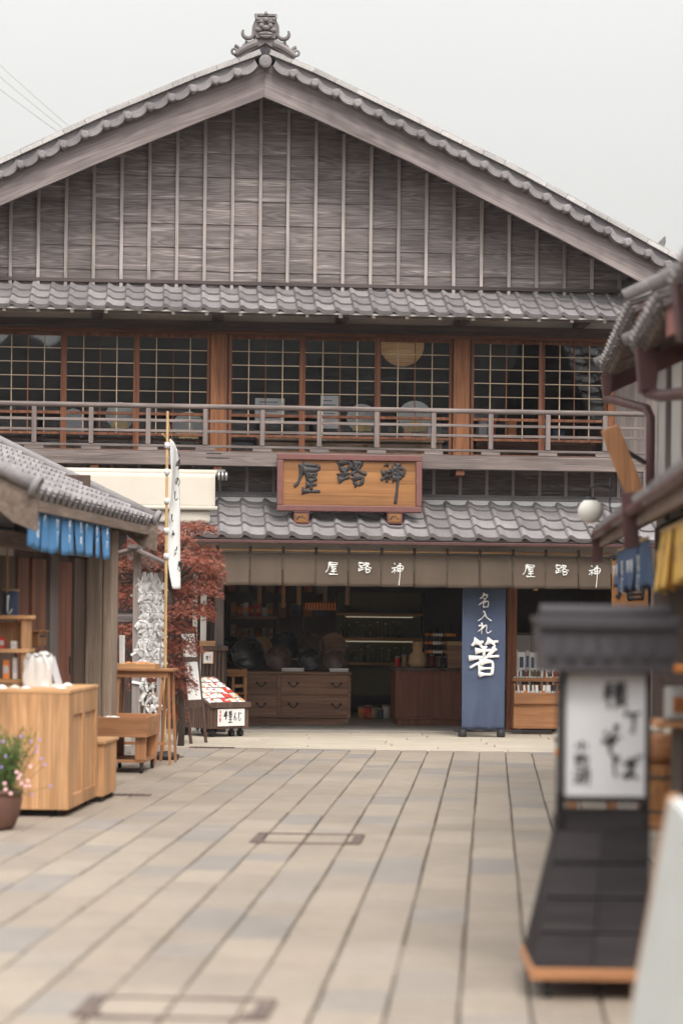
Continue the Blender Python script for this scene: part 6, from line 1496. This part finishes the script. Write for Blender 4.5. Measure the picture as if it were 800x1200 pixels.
# ================================================================== RIGHT HOUSES
WR = 1.36; ER = .88; ZR = 2.25
def side_roof(mb, c_e, z_e, s0, s1, run, deg, tw=.265, lip=.06, amp=1.25, ch=.25):
    S = run / math.cos(rad(deg)); ca, sa = math.cos(rad(deg)), math.sin(rad(deg))
    def P(u, s_, h): return (c_e + (S - s_) * ca - h * sa, s0 + u, z_e + (S - s_) * sa + h * ca)
    tiled(mb, P, s1 - s0, S, tw, ch, lip, amp=amp, mirror=True)
    return P, S
M['wallz'] = wood('brown_wall_board', (.045, .030, .026), (.10, .068, .055), 'z', .75)
def right_house(lbl, s0, s1, zu, up0, up1, zr=ZR):
    oo = (WR, (s0 + s1) / 2, 0); T = sthing('row_house', lbl, 'house', oo)
    k = smb(oo); y = s0
    while y < s1 - .02: k.box(WR, WR + .05, y, min(y + .2, s1), 0, 2.3); y += .203
    k.box(WR + .051, WR + 4.5, s1 - .08, s1, 0, zu); k.box(WR + .051, WR + 4.5, s0, s0 + .08, 0, zu); k.build('wall', M['wallz'], T, bevel=.003)
    k = smb(oo); k.box(WR + .01, WR + .06, s0, s1, 2.302, zu + .1); k.build('upper_wall', M['plaster_grey'], T)
    y = s0 + .06
    while y < s1: 
        k = smb(oo); k.box(WR - .03, WR + .008, y - .06, y + .06, 2.31, zu + .05); k.build('wall_post', M['greyz'], T, bevel=.004); y += 1.62
    k = smb(oo); P, S = side_roof(k, ER, zr, s0, s1, .50, 26); rf = k.build('lower_roof', M['tile_mid'], T, recalc=False)
    k = smb(oo); k.hexa([(ER + .03, s0, zr - .05), (WR, s0, zr + .18), (WR, s1, zr + .18), (ER + .03, s1, zr - .05), (ER + .03, s0, zr - .02), (WR, s0, zr + .21), (WR, s1, zr + .21), (ER + .03, s1, zr - .02)]); k.build('soffit', M['darkx'], rf)
    k = smb(oo); k.box(ER + .02, ER + .06, s0, s1, zr - .115, zr - .03); k.build('fascia', M['fascia'], rf, bevel=.006)
    y = s0 + .25
    while y < s1: k = smb(oo); k.bar((ER + .07, y, zr - .075), (WR, y, zr + .14), .05, .06); k.build('rafter', M['fascia'], rf); y += .5
    k = smb(oo); P, S = side_roof(k, .96, zu, up0, up1, 3.0, 25); ur = k.build('upper_roof', M['tile_mid'], T, recalc=False)
    k = smb(oo); k.hexa([(.99, up0, zu - .06), (3.9, up0, zu + 1.29), (3.9, up1, zu + 1.29), (.99, up1, zu - .06), (.99, up0, zu - .02), (3.9, up0, zu + 1.33), (3.9, up1, zu + 1.33), (.99, up1, zu - .02)]); k.build('soffit', M['darkx'], ur)
    y = up0 + .2
    while y < up1: k = smb(oo); k.bar((1.0, y, zu - .085), (WR, y, zu + .075), .05, .05); k.build('rafter', M['fascia'], ur); y += .3
    k = smb(oo)
    for y in (up0 + .0, up1 - .0): k.tube([P(y - up0, t, .07) for t in (0, 1.2, 2.4, S + .02)], .045, 10)
    k.build('verge_roll', M['tile_lt'] if False else M['tile'], ur)
    k = smb(oo)
    for y in (up0 + .04, up1 - .09):
        q0, q1 = P(0, S - .05, -.02), P(0, 0, -.02); k.hexa([(q0[0], y, q0[2] - .24), (q1[0], y, q1[2] - .24), (q1[0], y + .05, q1[2] - .24), (q0[0], y + .05, q0[2] - .24), (q0[0], y, q0[2]), (q1[0], y, q1[2]), (q1[0], y + .05, q1[2]), (q0[0], y + .05, q0[2])])
    k.build('bargeboard', M['frame_red'], ur, bevel=.006)
    return T
A = right_house('far house of the row with a globe lamp and leaning plank at its eave', 17.15, 20.4, 3.78, 17.2, 21.9)
B = right_house('middle house of the right hand row, its upper gutter between two other maroon gutters', 13.7, 17.12, 3.46, 14.3, 17.15)
C_ = right_house('nearest house of the right hand row, with the mustard yellow curtain under its eave', 9.0, 13.65, 3.38, 9.4, 13.35)
def gutter(par, c, s, z, w_, d, h): 
    k = MB(org=(par_o[0], par_o[1], par_o[2])); k.hexa([(c + .03, s, z - h), (c + w_ - .03, s, z - h), (c + w_ - .03, s + d, z - h), (c + .03, s + d, z - h), (c, s, z), (c + w_, s, z), (c + w_, s + d, z), (c, s + d, z)]); return k.build('rain_head', M['maroon'], par, bevel=.012)
par_o = (WR, (17.15 + 20.4) / 2, 0)
pA0 = sat(706, 440, .96); gutter(A, .95, 21.55, pA0.z + .03, .11, .2, .21)
k = MB(org=par_o); e = sat(762, 482, WR - .05); k.tube([(1.0, 21.6, pA0.z - .19), (1.08, 21.3, pA0.z - .23), (WR - .08, e.y + .1, e.z + .03), (WR - .05, e.y, e.z - .05), (WR - .05, e.y, 2.45)], .038, 10); k.build('downpipe', M['maroon'], A)
k = MB(org=par_o); p = sat(742, 590, ER); s_ = p.y; k.bar((ER - .03, s_, ZR + .10), (ER - .01, s_, ZR - .25), .10, .035, (0, 1, 0)); k.build('gutter_strap', M['maroon'], A, bevel=.006)
k = MB(org=par_o); k.tube([(ER - .02, 17.15, ZR - .02), (ER - .02, 20.4, ZR - .02)], .034, 10); k.box(ER - .04, ER + .05, 20.38, 20.43, ZR - .24, ZR + .03); k.build('gutter', M['maroon'], A)
par_o = (WR, (13.7 + 17.12) / 2, 0)
p = sat(746, 440, .98); gutter(B, .96, 16.5, 3.40, .17, .2, .30)
k = MB(org=par_o); k.tube([(1.05, 16.6, 3.1), (1.12, 16.4, 3.06), (WR - .06, 15.2, 2.98), (WR - .06, 14.0, 2.95)], .042, 10); k.build('downpipe', M['maroon'], B)
k = MB(org=par_o); k.tube([(ER - .02, 13.7, ZR - .02), (ER - .02, 17.12, ZR - .02)], .034, 10); k.build('gutter', M['maroon'], B)
par_o = (WR, (9 + 13.65) / 2, 0)
gutter(C_, .95, 12.9, 3.36, .2, .25, .30)
k = MB(org=par_o); k.tube([(ER - .02, 9, ZR - .02), (ER - .02, 13.65, ZR - .02)], .034, 10); k.build('gutter', M['maroon'], C_)
# plank leaning on the far roof
pa, pb_ = at(713.5, 501, 19.4), at(741, 572, 19.4); org = (pa + pb_) / 2
T = thing('leaning_plank', 'orange brown wooden plank leaning out above the lower right eave', 'plank', org)
k = MB(org=org); k.bar(pa, pb_ + (pb_ - pa) * .3, .15, .05, (0, -1, 0)); k.build('board', M['tablez'], T, bevel=.008); k = MB(org=org); k.bar(pa + Vector((.0, .06, -.1)), pa + Vector((.35, .5, -.25)), .03, .03); k.build('brace', M['iron'], T)
# globe lamp
pg = at(691, 599, 20.3); T = thing('globe_lamp', 'round white opal globe lamp at the end of the right hand eave', 'lamp', pg)
k = MB(); k.ball((0, 0, 0), .104, 24, 16); k.build('globe', M['opal'], T)
k = MB(); k.lathe([(.05, .088), (.052, .105), (.03, .12)], (0, 0, 0), 16); k.tube([(0, 0, .11), (0, 0, .20), (.06, .0, .22), (.17, -.02, .20)], .010, 8); k.tube([(.165, -.02, .28), (.16, -.02, .05), (.19, -.02, -.08)], .008, 6); k.build('bracket', M['iron'], T)
# curtains on the right
split_curtain('navy_curtain', 'small slate blue split curtain with white marks under the right hand eave', 1.0, 15.7, 19.2, 1.78, 2.08, 9, 'slate', [['shi', 'ku'], [], ['no'], ['i'], []], .03, .03, .016, gs=.13, face=-1)
split_curtain('yellow_curtain', 'mustard yellow split curtain hanging from the nearer right hand eave', 1.0, 10.6, 14.3, 1.75, 2.08, 8, 'yellow', [['no'], [], ['te'], ['i']], .03, .03, .014, gs=.14, face=-1, lm='tan')
# vertical shop sign board
pv_ = at(736, 860, 26.0); T = thing('vertical_sign', 'tall amber board with black brush characters standing behind the blue curtain on the right', 'sign', (pv_.x, 26.0, 0), rad(2))
z1 = at(736, 655, 26).z; hw_ = .195
k = MB(); k.box(-hw_, hw_, 0, .05, .2, z1); bd = k.build('board', M['sign'], T, bevel=.008)
k = MB(); k.box(-hw_ - .02, hw_ + .02, -.02, .07, z1 + .001, z1 + .04); k.build('cap', M['iron'], T); k = MB(); k.box(-hw_ - .05, hw_ + .05, -.2, .25, 0, .05); k.box(-.05, .05, .0, .05, .051, .199); k.build('foot', M['iron'], T)
k = MB()
for nm, py in (('sake', 697), ('toku', 736), ('toku', 775)): brush(k, nm, (-.15, -.012, at(736, py, 26).z - .05), (.30, 0, 0), (0, 0, .27), (0, -1, 0), .036, .4)
k.build('lettering', M['ink'], bd)
# ================================================================== FOREGROUND LANTERN SIGN
YL = 10.4; sL = YL / F
pl = at(706, 1100, YL); oo = Vector((pl.x, YL, 0))
T = thing('lantern_sign', 'black roofed lantern sign with brush characters on a white panel, standing on a wheeled base', 'sign', oo, rad(-1))
zz = lambda py: at(706, py, YL).z
w_ = .104 / 2 * 3.6
hw = 51.5 * sL; z0, z1 = zz(938), zz(789)
k = MB(); k.box(-hw + .018, hw - .018, -.004, .004, z0 + .018, z1 - .002); pn = k.build('panel', M['paper_gr'], T)
k = MB(); k.box(-hw + .018, hw - .018, .19, .198, z0 + .018, z1 - .002); k.build('rear_panel', M['paper_gr'], T)
for x in (-hw + .004, hw - .012): k = MB(); k.box(x, x + .008, .012, .182, z0 + .018, z1 - .002); k.build('side_panel', M['paper_gr'], T)
zb_ = zz(976)
for x in (-hw - .006, hw - .018):
    for y in (-.014, .18): k = MB(); k.box(x, x + .024, y, y + .024, zb_ - .1, z1); k.build('post', M['black_woodz'], T, bevel=.003)
k = MB()
for y in (-.010, .184): k.box(-hw + .0185, hw - .0185, y, y + .016, z0 - .012, z0 + .0175); k.box(-hw + .0185, hw - .0185, y, y + .016, z1 - .002, z1 + .02)
k.build('rail', M['black_wood'], T, bevel=.002)
k = MB(); k.box(-hw + .019, hw - .019, -.02, .20, zz(974), zz(951)); k.box(-hw - .02, -hw + .0, -.03, .21, zz(985), zz(958)); k.build('lower_box', M['black_wood'], T, bevel=.003)
zr0, zr1, zr2 = zz(787), zz(737), zz(719)
tw_, bw2 = 85 * sL, 76 * sL
M['roofblk'] = plain('black_tin_roof', (.055, .050, .056), .55, 0, .15, 8, .3)
k = MB(); k.hexa([(-bw2, -.11, zr0), (bw2, -.11, zr0), (bw2, .30, zr0), (-bw2, .30, zr0), (-bw2 - .02, -.10, zr1), (bw2 + .02, -.10, zr1), (bw2 + .02, .29, zr1), (-bw2 - .02, .29, zr1)]); rfl = k.build('roof', M['roofblk'], T, bevel=.006)
k = MB(); k.hexa([(-tw_ + .025, -.13, zr1 + .001), (tw_ - .025, -.13, zr1 + .001), (tw_ - .025, .32, zr1 + .001), (-tw_ + .025, .32, zr1 + .001), (-tw_, -.13, zr2 - .015), (tw_, -.13, zr2 - .015), (tw_, .32, zr2 - .015), (-tw_, .32, zr2 - .015)]); k.tube([(-tw_ + .03, .09, zr2), (tw_ - .03, .09, zr2)], .04, 10); k.build('roof_cap', M['roofblk'], rfl, bevel=.006)
k = MB()
for i in range(7):
    x = -bw2 + .045 + (2 * bw2 - .09) * i / 6; k.lathe([(.026, -.014), (.026, .02)], (x, -.117, zz(766)), 14, (0, 1, 0), None, False); k.lathe([(.010, -.02), (.010, 0)], (x, -.117, zz(766)), 8, (0, 1, 0))
    k.box(x + .03, x + .036, -.114, -.108, zr0 + .01, zr1 - .01) if i < 6 else None
k.build('tile_end', M['roofblk'], rfl)
k = MB()
def lx(p): return (p - 706) * sL
for nm, x0, x1, y0, y1, wd in (('yoko', 703, 731, 799, 831, .015), ('cho', 726, 749, 832, 862, .016), ('so', 699, 728, 848, 890, .018), ('ba', 714, 748, 885, 914, .016)):
    brush(k, nm, (lx(x0), -.008, zz(y1)), ((x1 - x0) * sL, 0, 0), (0, 0, (y1 - y0) * sL), (0, -1, 0), wd, .25)
for nm, y0, y1 in (('ko', 868, 881), ('nishi', 884, 900), ('mizu', 902, 920)): brush(k, nm, (lx(669), -.008, zz(y1)), (19 * sL, 0, 0), (0, 0, (y1 - y0) * sL), (0, -1, 0), .0095, .25)
k.build('lettering', M['ink'], pn)
# sloping black skirt and wheeled base
zs1, zs0 = zz(972), .135
xb0, xb1 = (614 - 706) * 10.0 / F, (752 - 706) * 10.0 / F; xt0, xt1 = (650 - 706) * sL, (757 - 706) * sL
def sk(u, v): 
    a = xb0 + (xt0 - xb0) * v; b = xb1 + (xt1 - xb1) * v; return Vector((a + (b - a) * u, -.42 + .38 * v, zs0 + (zs1 - zs0) * v))
k = MB()
for i in range(2):
    for j in range(4):
        u0, u1, v0, v1 = (0, .502)[i], (.498, 1)[i], j / 4 + .006, (j + 1) / 4 - .006
        q = [sk(u0, v0), sk(u1, v0), sk(u1, v1), sk(u0, v1)]; n_ = Vector((0, .012, -.008)); k.hexa([q[0], q[1], q[1] + n_, q[0] + n_, q[3], q[2], q[2] + n_, q[3] + n_])
k.build('sloping_skirt', M['black_wood'], T, bevel=.003)
k = MB(); q = [sk(0, 0), sk(1, 0), sk(1, 1), sk(0, 1)]; d = Vector((0, .02, -.012))
k.hexa([q[0] + d, q[1] + d, Vector((q[1].x, .25, zs0)), Vector((q[0].x, .25, zs0)), q[3] + d, q[2] + d, Vector((q[2].x, .22, zs1 - .02)), Vector((q[3].x, .22, zs1 - .02))]); k.build('skirt_body', M['black_wood'], T)
k = MB(); k.box(xb0 - .015, xb1 + .015, -.44, .27, .085, .133); k.build('base_board', M['tablex'], T, bevel=.006)
for x in (xb0 + .06, xb1 - .06):
    for y in (-.36, .2): k = MB(); k.lathe([(.038, -.014), (.038, .014)], (x, y, .039), 14, (1, 0, 0)); k.box(x - .02, x + .02, y - .02, y + .02, .078, .084); k.build('castor', M['rubber'], T)
# ================================================================== PALE FOLDING BOARD AT THE RIGHT EDGE
oo = (.47, 7.1, 0); T = sthing('folding_board', 'pale folding board standing along the street edge, cut by the lower right corner', 'sign', oo)
cb, ct, zt_ = .425, .592, 1.0; s0, s1 = 6.0, 8.0
k = smb(oo); k.hexa([(cb, s0, 0.02), (cb + .02, s0, .02), (cb + .02, s1, .02), (cb, s1, .02), (ct, s0, zt_), (ct + .02, s0, zt_), (ct + .02, s1, zt_), (ct, s1, zt_)]); bd = k.build('face', M['palegreen'] if 'palegreen' in M else M['paper'], T, bevel=.004)
k = smb(oo); x2 = ct + (ct - cb) + .05; k.hexa([(x2, s0, .02), (x2 + .02, s0, .02), (x2 + .02, s1, .02), (x2, s1, .02), (ct + .024, s0, zt_), (ct + .044, s0, zt_), (ct + .044, s1, zt_), (ct + .024, s1, zt_)]); k.build('rear_face', M['paper'], T, bevel=.004)
k = smb(oo)
for y in (s0 - .022, s1 + .001): k.hexa([(cb - .004, y, 0), (cb + .03, y, 0), (cb + .03, y + .02, 0), (cb - .004, y + .02, 0), (ct - .004, y, zt_ + .01), (ct + .03, y, zt_ + .01), (ct + .03, y + .02, zt_ + .01), (ct - .004, y + .02, zt_ + .01)])
k.build('frame', M['tablez'], T, bevel=.003)
k = smb(oo)
for i, nm in enumerate(('te', 'no', 'na', 'ya', 'i', 'so')):
    q = .80 - .12 * i; c_ = cb + (ct - cb) * q; brush(k, nm, (c_ - .006, 7.72 - .0, q * zt_ - .05), (0, -.10, 0), (.016, 0, .09), (-1, 0, .17), .010, .3, seg=6); brush(k, nm, (c_ - .006, 7.35 - .0, q * zt_ - .05), (0, -.10, 0), (.016, 0, .09), (-1, 0, .17), .010, .3, seg=6)
k.build('lettering', M['greyprint'], bd)
# ================================================================== GOODS BEFORE THE RIGHT HOUSES
pt = at(779, 940, 13.5); oo = Vector((pt.x, 13.5, 0))
T = thing('tub_stool', 'rough brown wooden stool under a wooden tub behind the lantern sign', 'stool', oo)
k = MB(); k.box(-.2, .2, -.16, .16, .40, .44); k.build('seat', M['tablex'], T, bevel=.005)
for x in (-.17, .17):
    for y in (-.13, .13): k = MB(); k.box(x - .025, x + .025, y - .025, y + .025, 0, .399); k.build('leg', M['tablez'], T, bevel=.003)
T = thing('wooden_tub', 'round amber wooden tub with hoops on the stool behind the lantern sign', 'tub', oo + Vector((0, 0, .441)))
k = MB()
for i in range(18):
    a0, a1 = 6.283 * i / 18, 6.283 * (i + .97) / 18; k.hexa([(.15 * math.cos(a0), .15 * math.sin(a0), 0), (.15 * math.cos(a1), .15 * math.sin(a1), 0), (.13 * math.cos(a1), .13 * math.sin(a1), 0), (.13 * math.cos(a0), .13 * math.sin(a0), 0), (.17 * math.cos(a0), .17 * math.sin(a0), .32), (.17 * math.cos(a1), .17 * math.sin(a1), .32), (.15 * math.cos(a1), .15 * math.sin(a1), .32), (.15 * math.cos(a0), .15 * math.sin(a0), .32)])
k.build('stave', M['sign'], T); k = MB()
for z_, r in ((.06, .156), (.25, .168)): k.tube([(r * math.cos(a * .2618), r * math.sin(a * .2618), z_) for a in range(25)], .008, 6, cap=False)
k.build('hoop', M['iron'], T); k = MB(); k.lathe([(.001, .30), (.148, .30), (.148, .28), (.001, .28)], (0, 0, 0), 24); k.build('lid', M['tablex'], T)
T = thing('straw_basket', 'brown straw basket heaped with cream bundles on top of the wooden tub', 'basket', oo + Vector((-.02, 0, .765)))
k = MB(); k.lathe([(.10, 0), (.14, .05), (.155, .14), (.15, .17), (.14, .17), (.13, .06), (.001, .03)], (0, 0, 0), 24); k.build('basket_body', M['tablex'], T); k = MB()
for i in range(12): k.ball((.09 * math.cos(i * 2.4) * (i / 12) ** .5, .09 * math.sin(i * 2.4) * (i / 12) ** .5, .17 + .05 * (1 - i / 12)), .042, 8, 6, (1.2, 1, .8))
k.build('bundle', M['cream'], T)
p2 = at(796, 850, 12.3); oo = Vector((p2.x + .17, 12.35, 0)); zt_ = at(796, 846, 12.3).z
T = thing('side_cabinet', 'dark brown cabinet against the right houses at the frame edge', 'cabinet', oo)
k = MB(); k.box(-.16, .3, -.1, .35, 0, zt_ - .031); k.build('case', M['wallz'], T, bevel=.005); k = MB(); k.box(-.29, .31, -.12, .36, zt_ - .03, zt_); k.build('top', M['tablex'], T, bevel=.004); k = MB(); k.box(-.14, .28, -.116, -.101, .08, zt_ - .06); k.build('door', M['tablez'], T, bevel=.004)
T = thing('snack_case', 'clear plastic snack case with an orange lid on the dark brown cabinet', 'case', oo + Vector((-.14, 0, zt_ + .001)))
k = MB(); k.box(-.11, .14, -.06, .2, 0, .25); k.build('box', M['glass2'], T, bevel=.004); k = MB(); k.box(-.12, .15, -.07, .21, .2515, .285); k.build('lid', M['orange'], T, bevel=.005)
t = thing('white_packet', 'white packet inside the clear snack case', 'packet', oo + Vector((-.14, .03, zt_ + .006))); k = MB(); k.box(-.09, .11, -.05, .13, 0, .17); k.build('bag', M['paper'], t, bevel=.02); k = MB(); k.box(-.06, .07, -.056, -.0505, .04, .12); k.build('label_strip', M['orange'], t)
p3 = at(664, 900, 14.6); oo = Vector((p3.x, 14.6, 0)); zt_ = at(660, 905, 14.6).z
T = thing('display_stool', 'brown wooden display stool half hidden behind the lantern sign', 'stool', oo)
k = MB(); k.box(.0, .3, -.13, .13, zt_ - .035, zt_); k.build('seat', M['tablex'], T, bevel=.004)
for x in (.03, .27):
    for y in (-.1, .1): k = MB(); k.box(x - .02, x + .02, y - .02, y + .02, 0, zt_ - .036); k.build('leg', M['tablez'], T)
T = thing('cream_bundle', 'cream and orange paper bundle peeking out left of the lantern sign', 'bundle', oo + Vector((.02, 0, zt_ + .001))); rnd = random.Random(3); k = MB()
for i in range(26): a = rnd.uniform(0, 6.28); q = rnd.random(); r = .10 * (1 - .4 * q); k.ball((r * math.cos(a), r * math.sin(a) * .8, .02 + .26 * q), rnd.uniform(.028, .042), 8, 6, (1, 1, .8))
k.build('paper_heap', M['cream'], T); k = MB()
for i in range(6): a = i; k.ball((.075 * math.cos(a), -.05, .03 + .03 * i), .03, 8, 6)
k.build('orange_heap', M['orange'], T)
# ================================================================== OVERHEAD CABLES, ADDED HILL AND STREET BEHIND THE CAMERA
for i, (y0, y1) in enumerate(((66, 146), (84, 152), (104, 157))):
    a, b = at(-60, y0 - 46, 52), at(110, y1 + 12, 46); T = thing('power_cable', ('topmost', 'middle', 'lowest')[i] + ' of the three thin grey power cables crossing the sky on the left', 'cable', a, 0, 'power cables')
    k = MB(org=a); d = b - a; k.tube([a + d * (t / 12) * 2.6 + Vector((0, 0, -1.0 * (t / 12) * (1 - t / 12))) for t in range(13)], .009, 5); ob = k.build('wire', M['cable'], T)
k = MB()
def hill(u, v):
    x, y = -110 + 220 * u, -45 - 60 * v; return (x, y, -1 + 26 * math.sin(math.pi * min(1, v * .9 + .02)) ** .7 * (.8 + .2 * math.sin(u * 11)) + 1.2 * math.sin(x * .9) * math.cos(y * .7) * (v > .02))
k.grid(120, 40, hill); struct(k.build('added_reflection_hill', M['hillg']))  # unseen hill added so the panes reflect something dark instead of sky
def back_house(lbl, x0, x1, y0, y1, ze, zr, face):
    T = thing('street_house', lbl, 'house', ((x0 + x1) / 2, (y0 + y1) / 2, 0)); o = ((x0 + x1) / 2, (y0 + y1) / 2, 0)
    k = MB(org=o); k.box(x0 + .5, x1 - .5, y0 + .5, y1 - .5, 0, ze + .05); k.build('wall', M['wallz'], T)
    S = math.hypot((y1 - y0) / 2, zr - ze); ym = (y0 + y1) / 2
    k = MB(org=o)
    for sg in (1, -1):
        d = Vector((0, sg * (y1 - y0) / 2 / S, -(zr - ze) / S)); n_ = Vector((0, sg * (zr - ze) / S, (y1 - y0) / 2 / S))
        tiled(k, lambda u, s_, h: Vector((x0 + u, ym, zr)) + d * s_ + n_ * h, x1 - x0, S, .28, .28)
    k.build('roof', M['tile_dk'], T, recalc=False)
back_house('dark tiled house set back on the right beyond the row of eaves', 4.2, 11.5, 20.5, 27.5, 4.3, 6.8, 1)
back_house('dark tiled house standing across the street behind the viewer', -4, 12, -16, -8, 4.2, 7.5, 1)
# ================================================================== THIN HAZE VOLUME ADDED TO LIFT THE DARK TONES
k = MB(); k.box(-420, 420, -320, 720, -1.1, 40); hz_ = k.build('added_haze', bpy.data.materials.new('dark_lift_haze'), None); hz_['kind'] = 'stuff'
hm = hz_.data.materials[0]; hm.use_nodes = True; hm.node_tree.nodes.clear()
pv2 = hm.node_tree.nodes.new('ShaderNodeVolumePrincipled'); pv2.inputs['Color'].default_value = (.93, .92, .95, 1); pv2.inputs['Density'].default_value = .00038
ho = hm.node_tree.nodes.new('ShaderNodeOutputMaterial'); hm.node_tree.links.new(pv2.outputs[0], ho.inputs['Volume'])
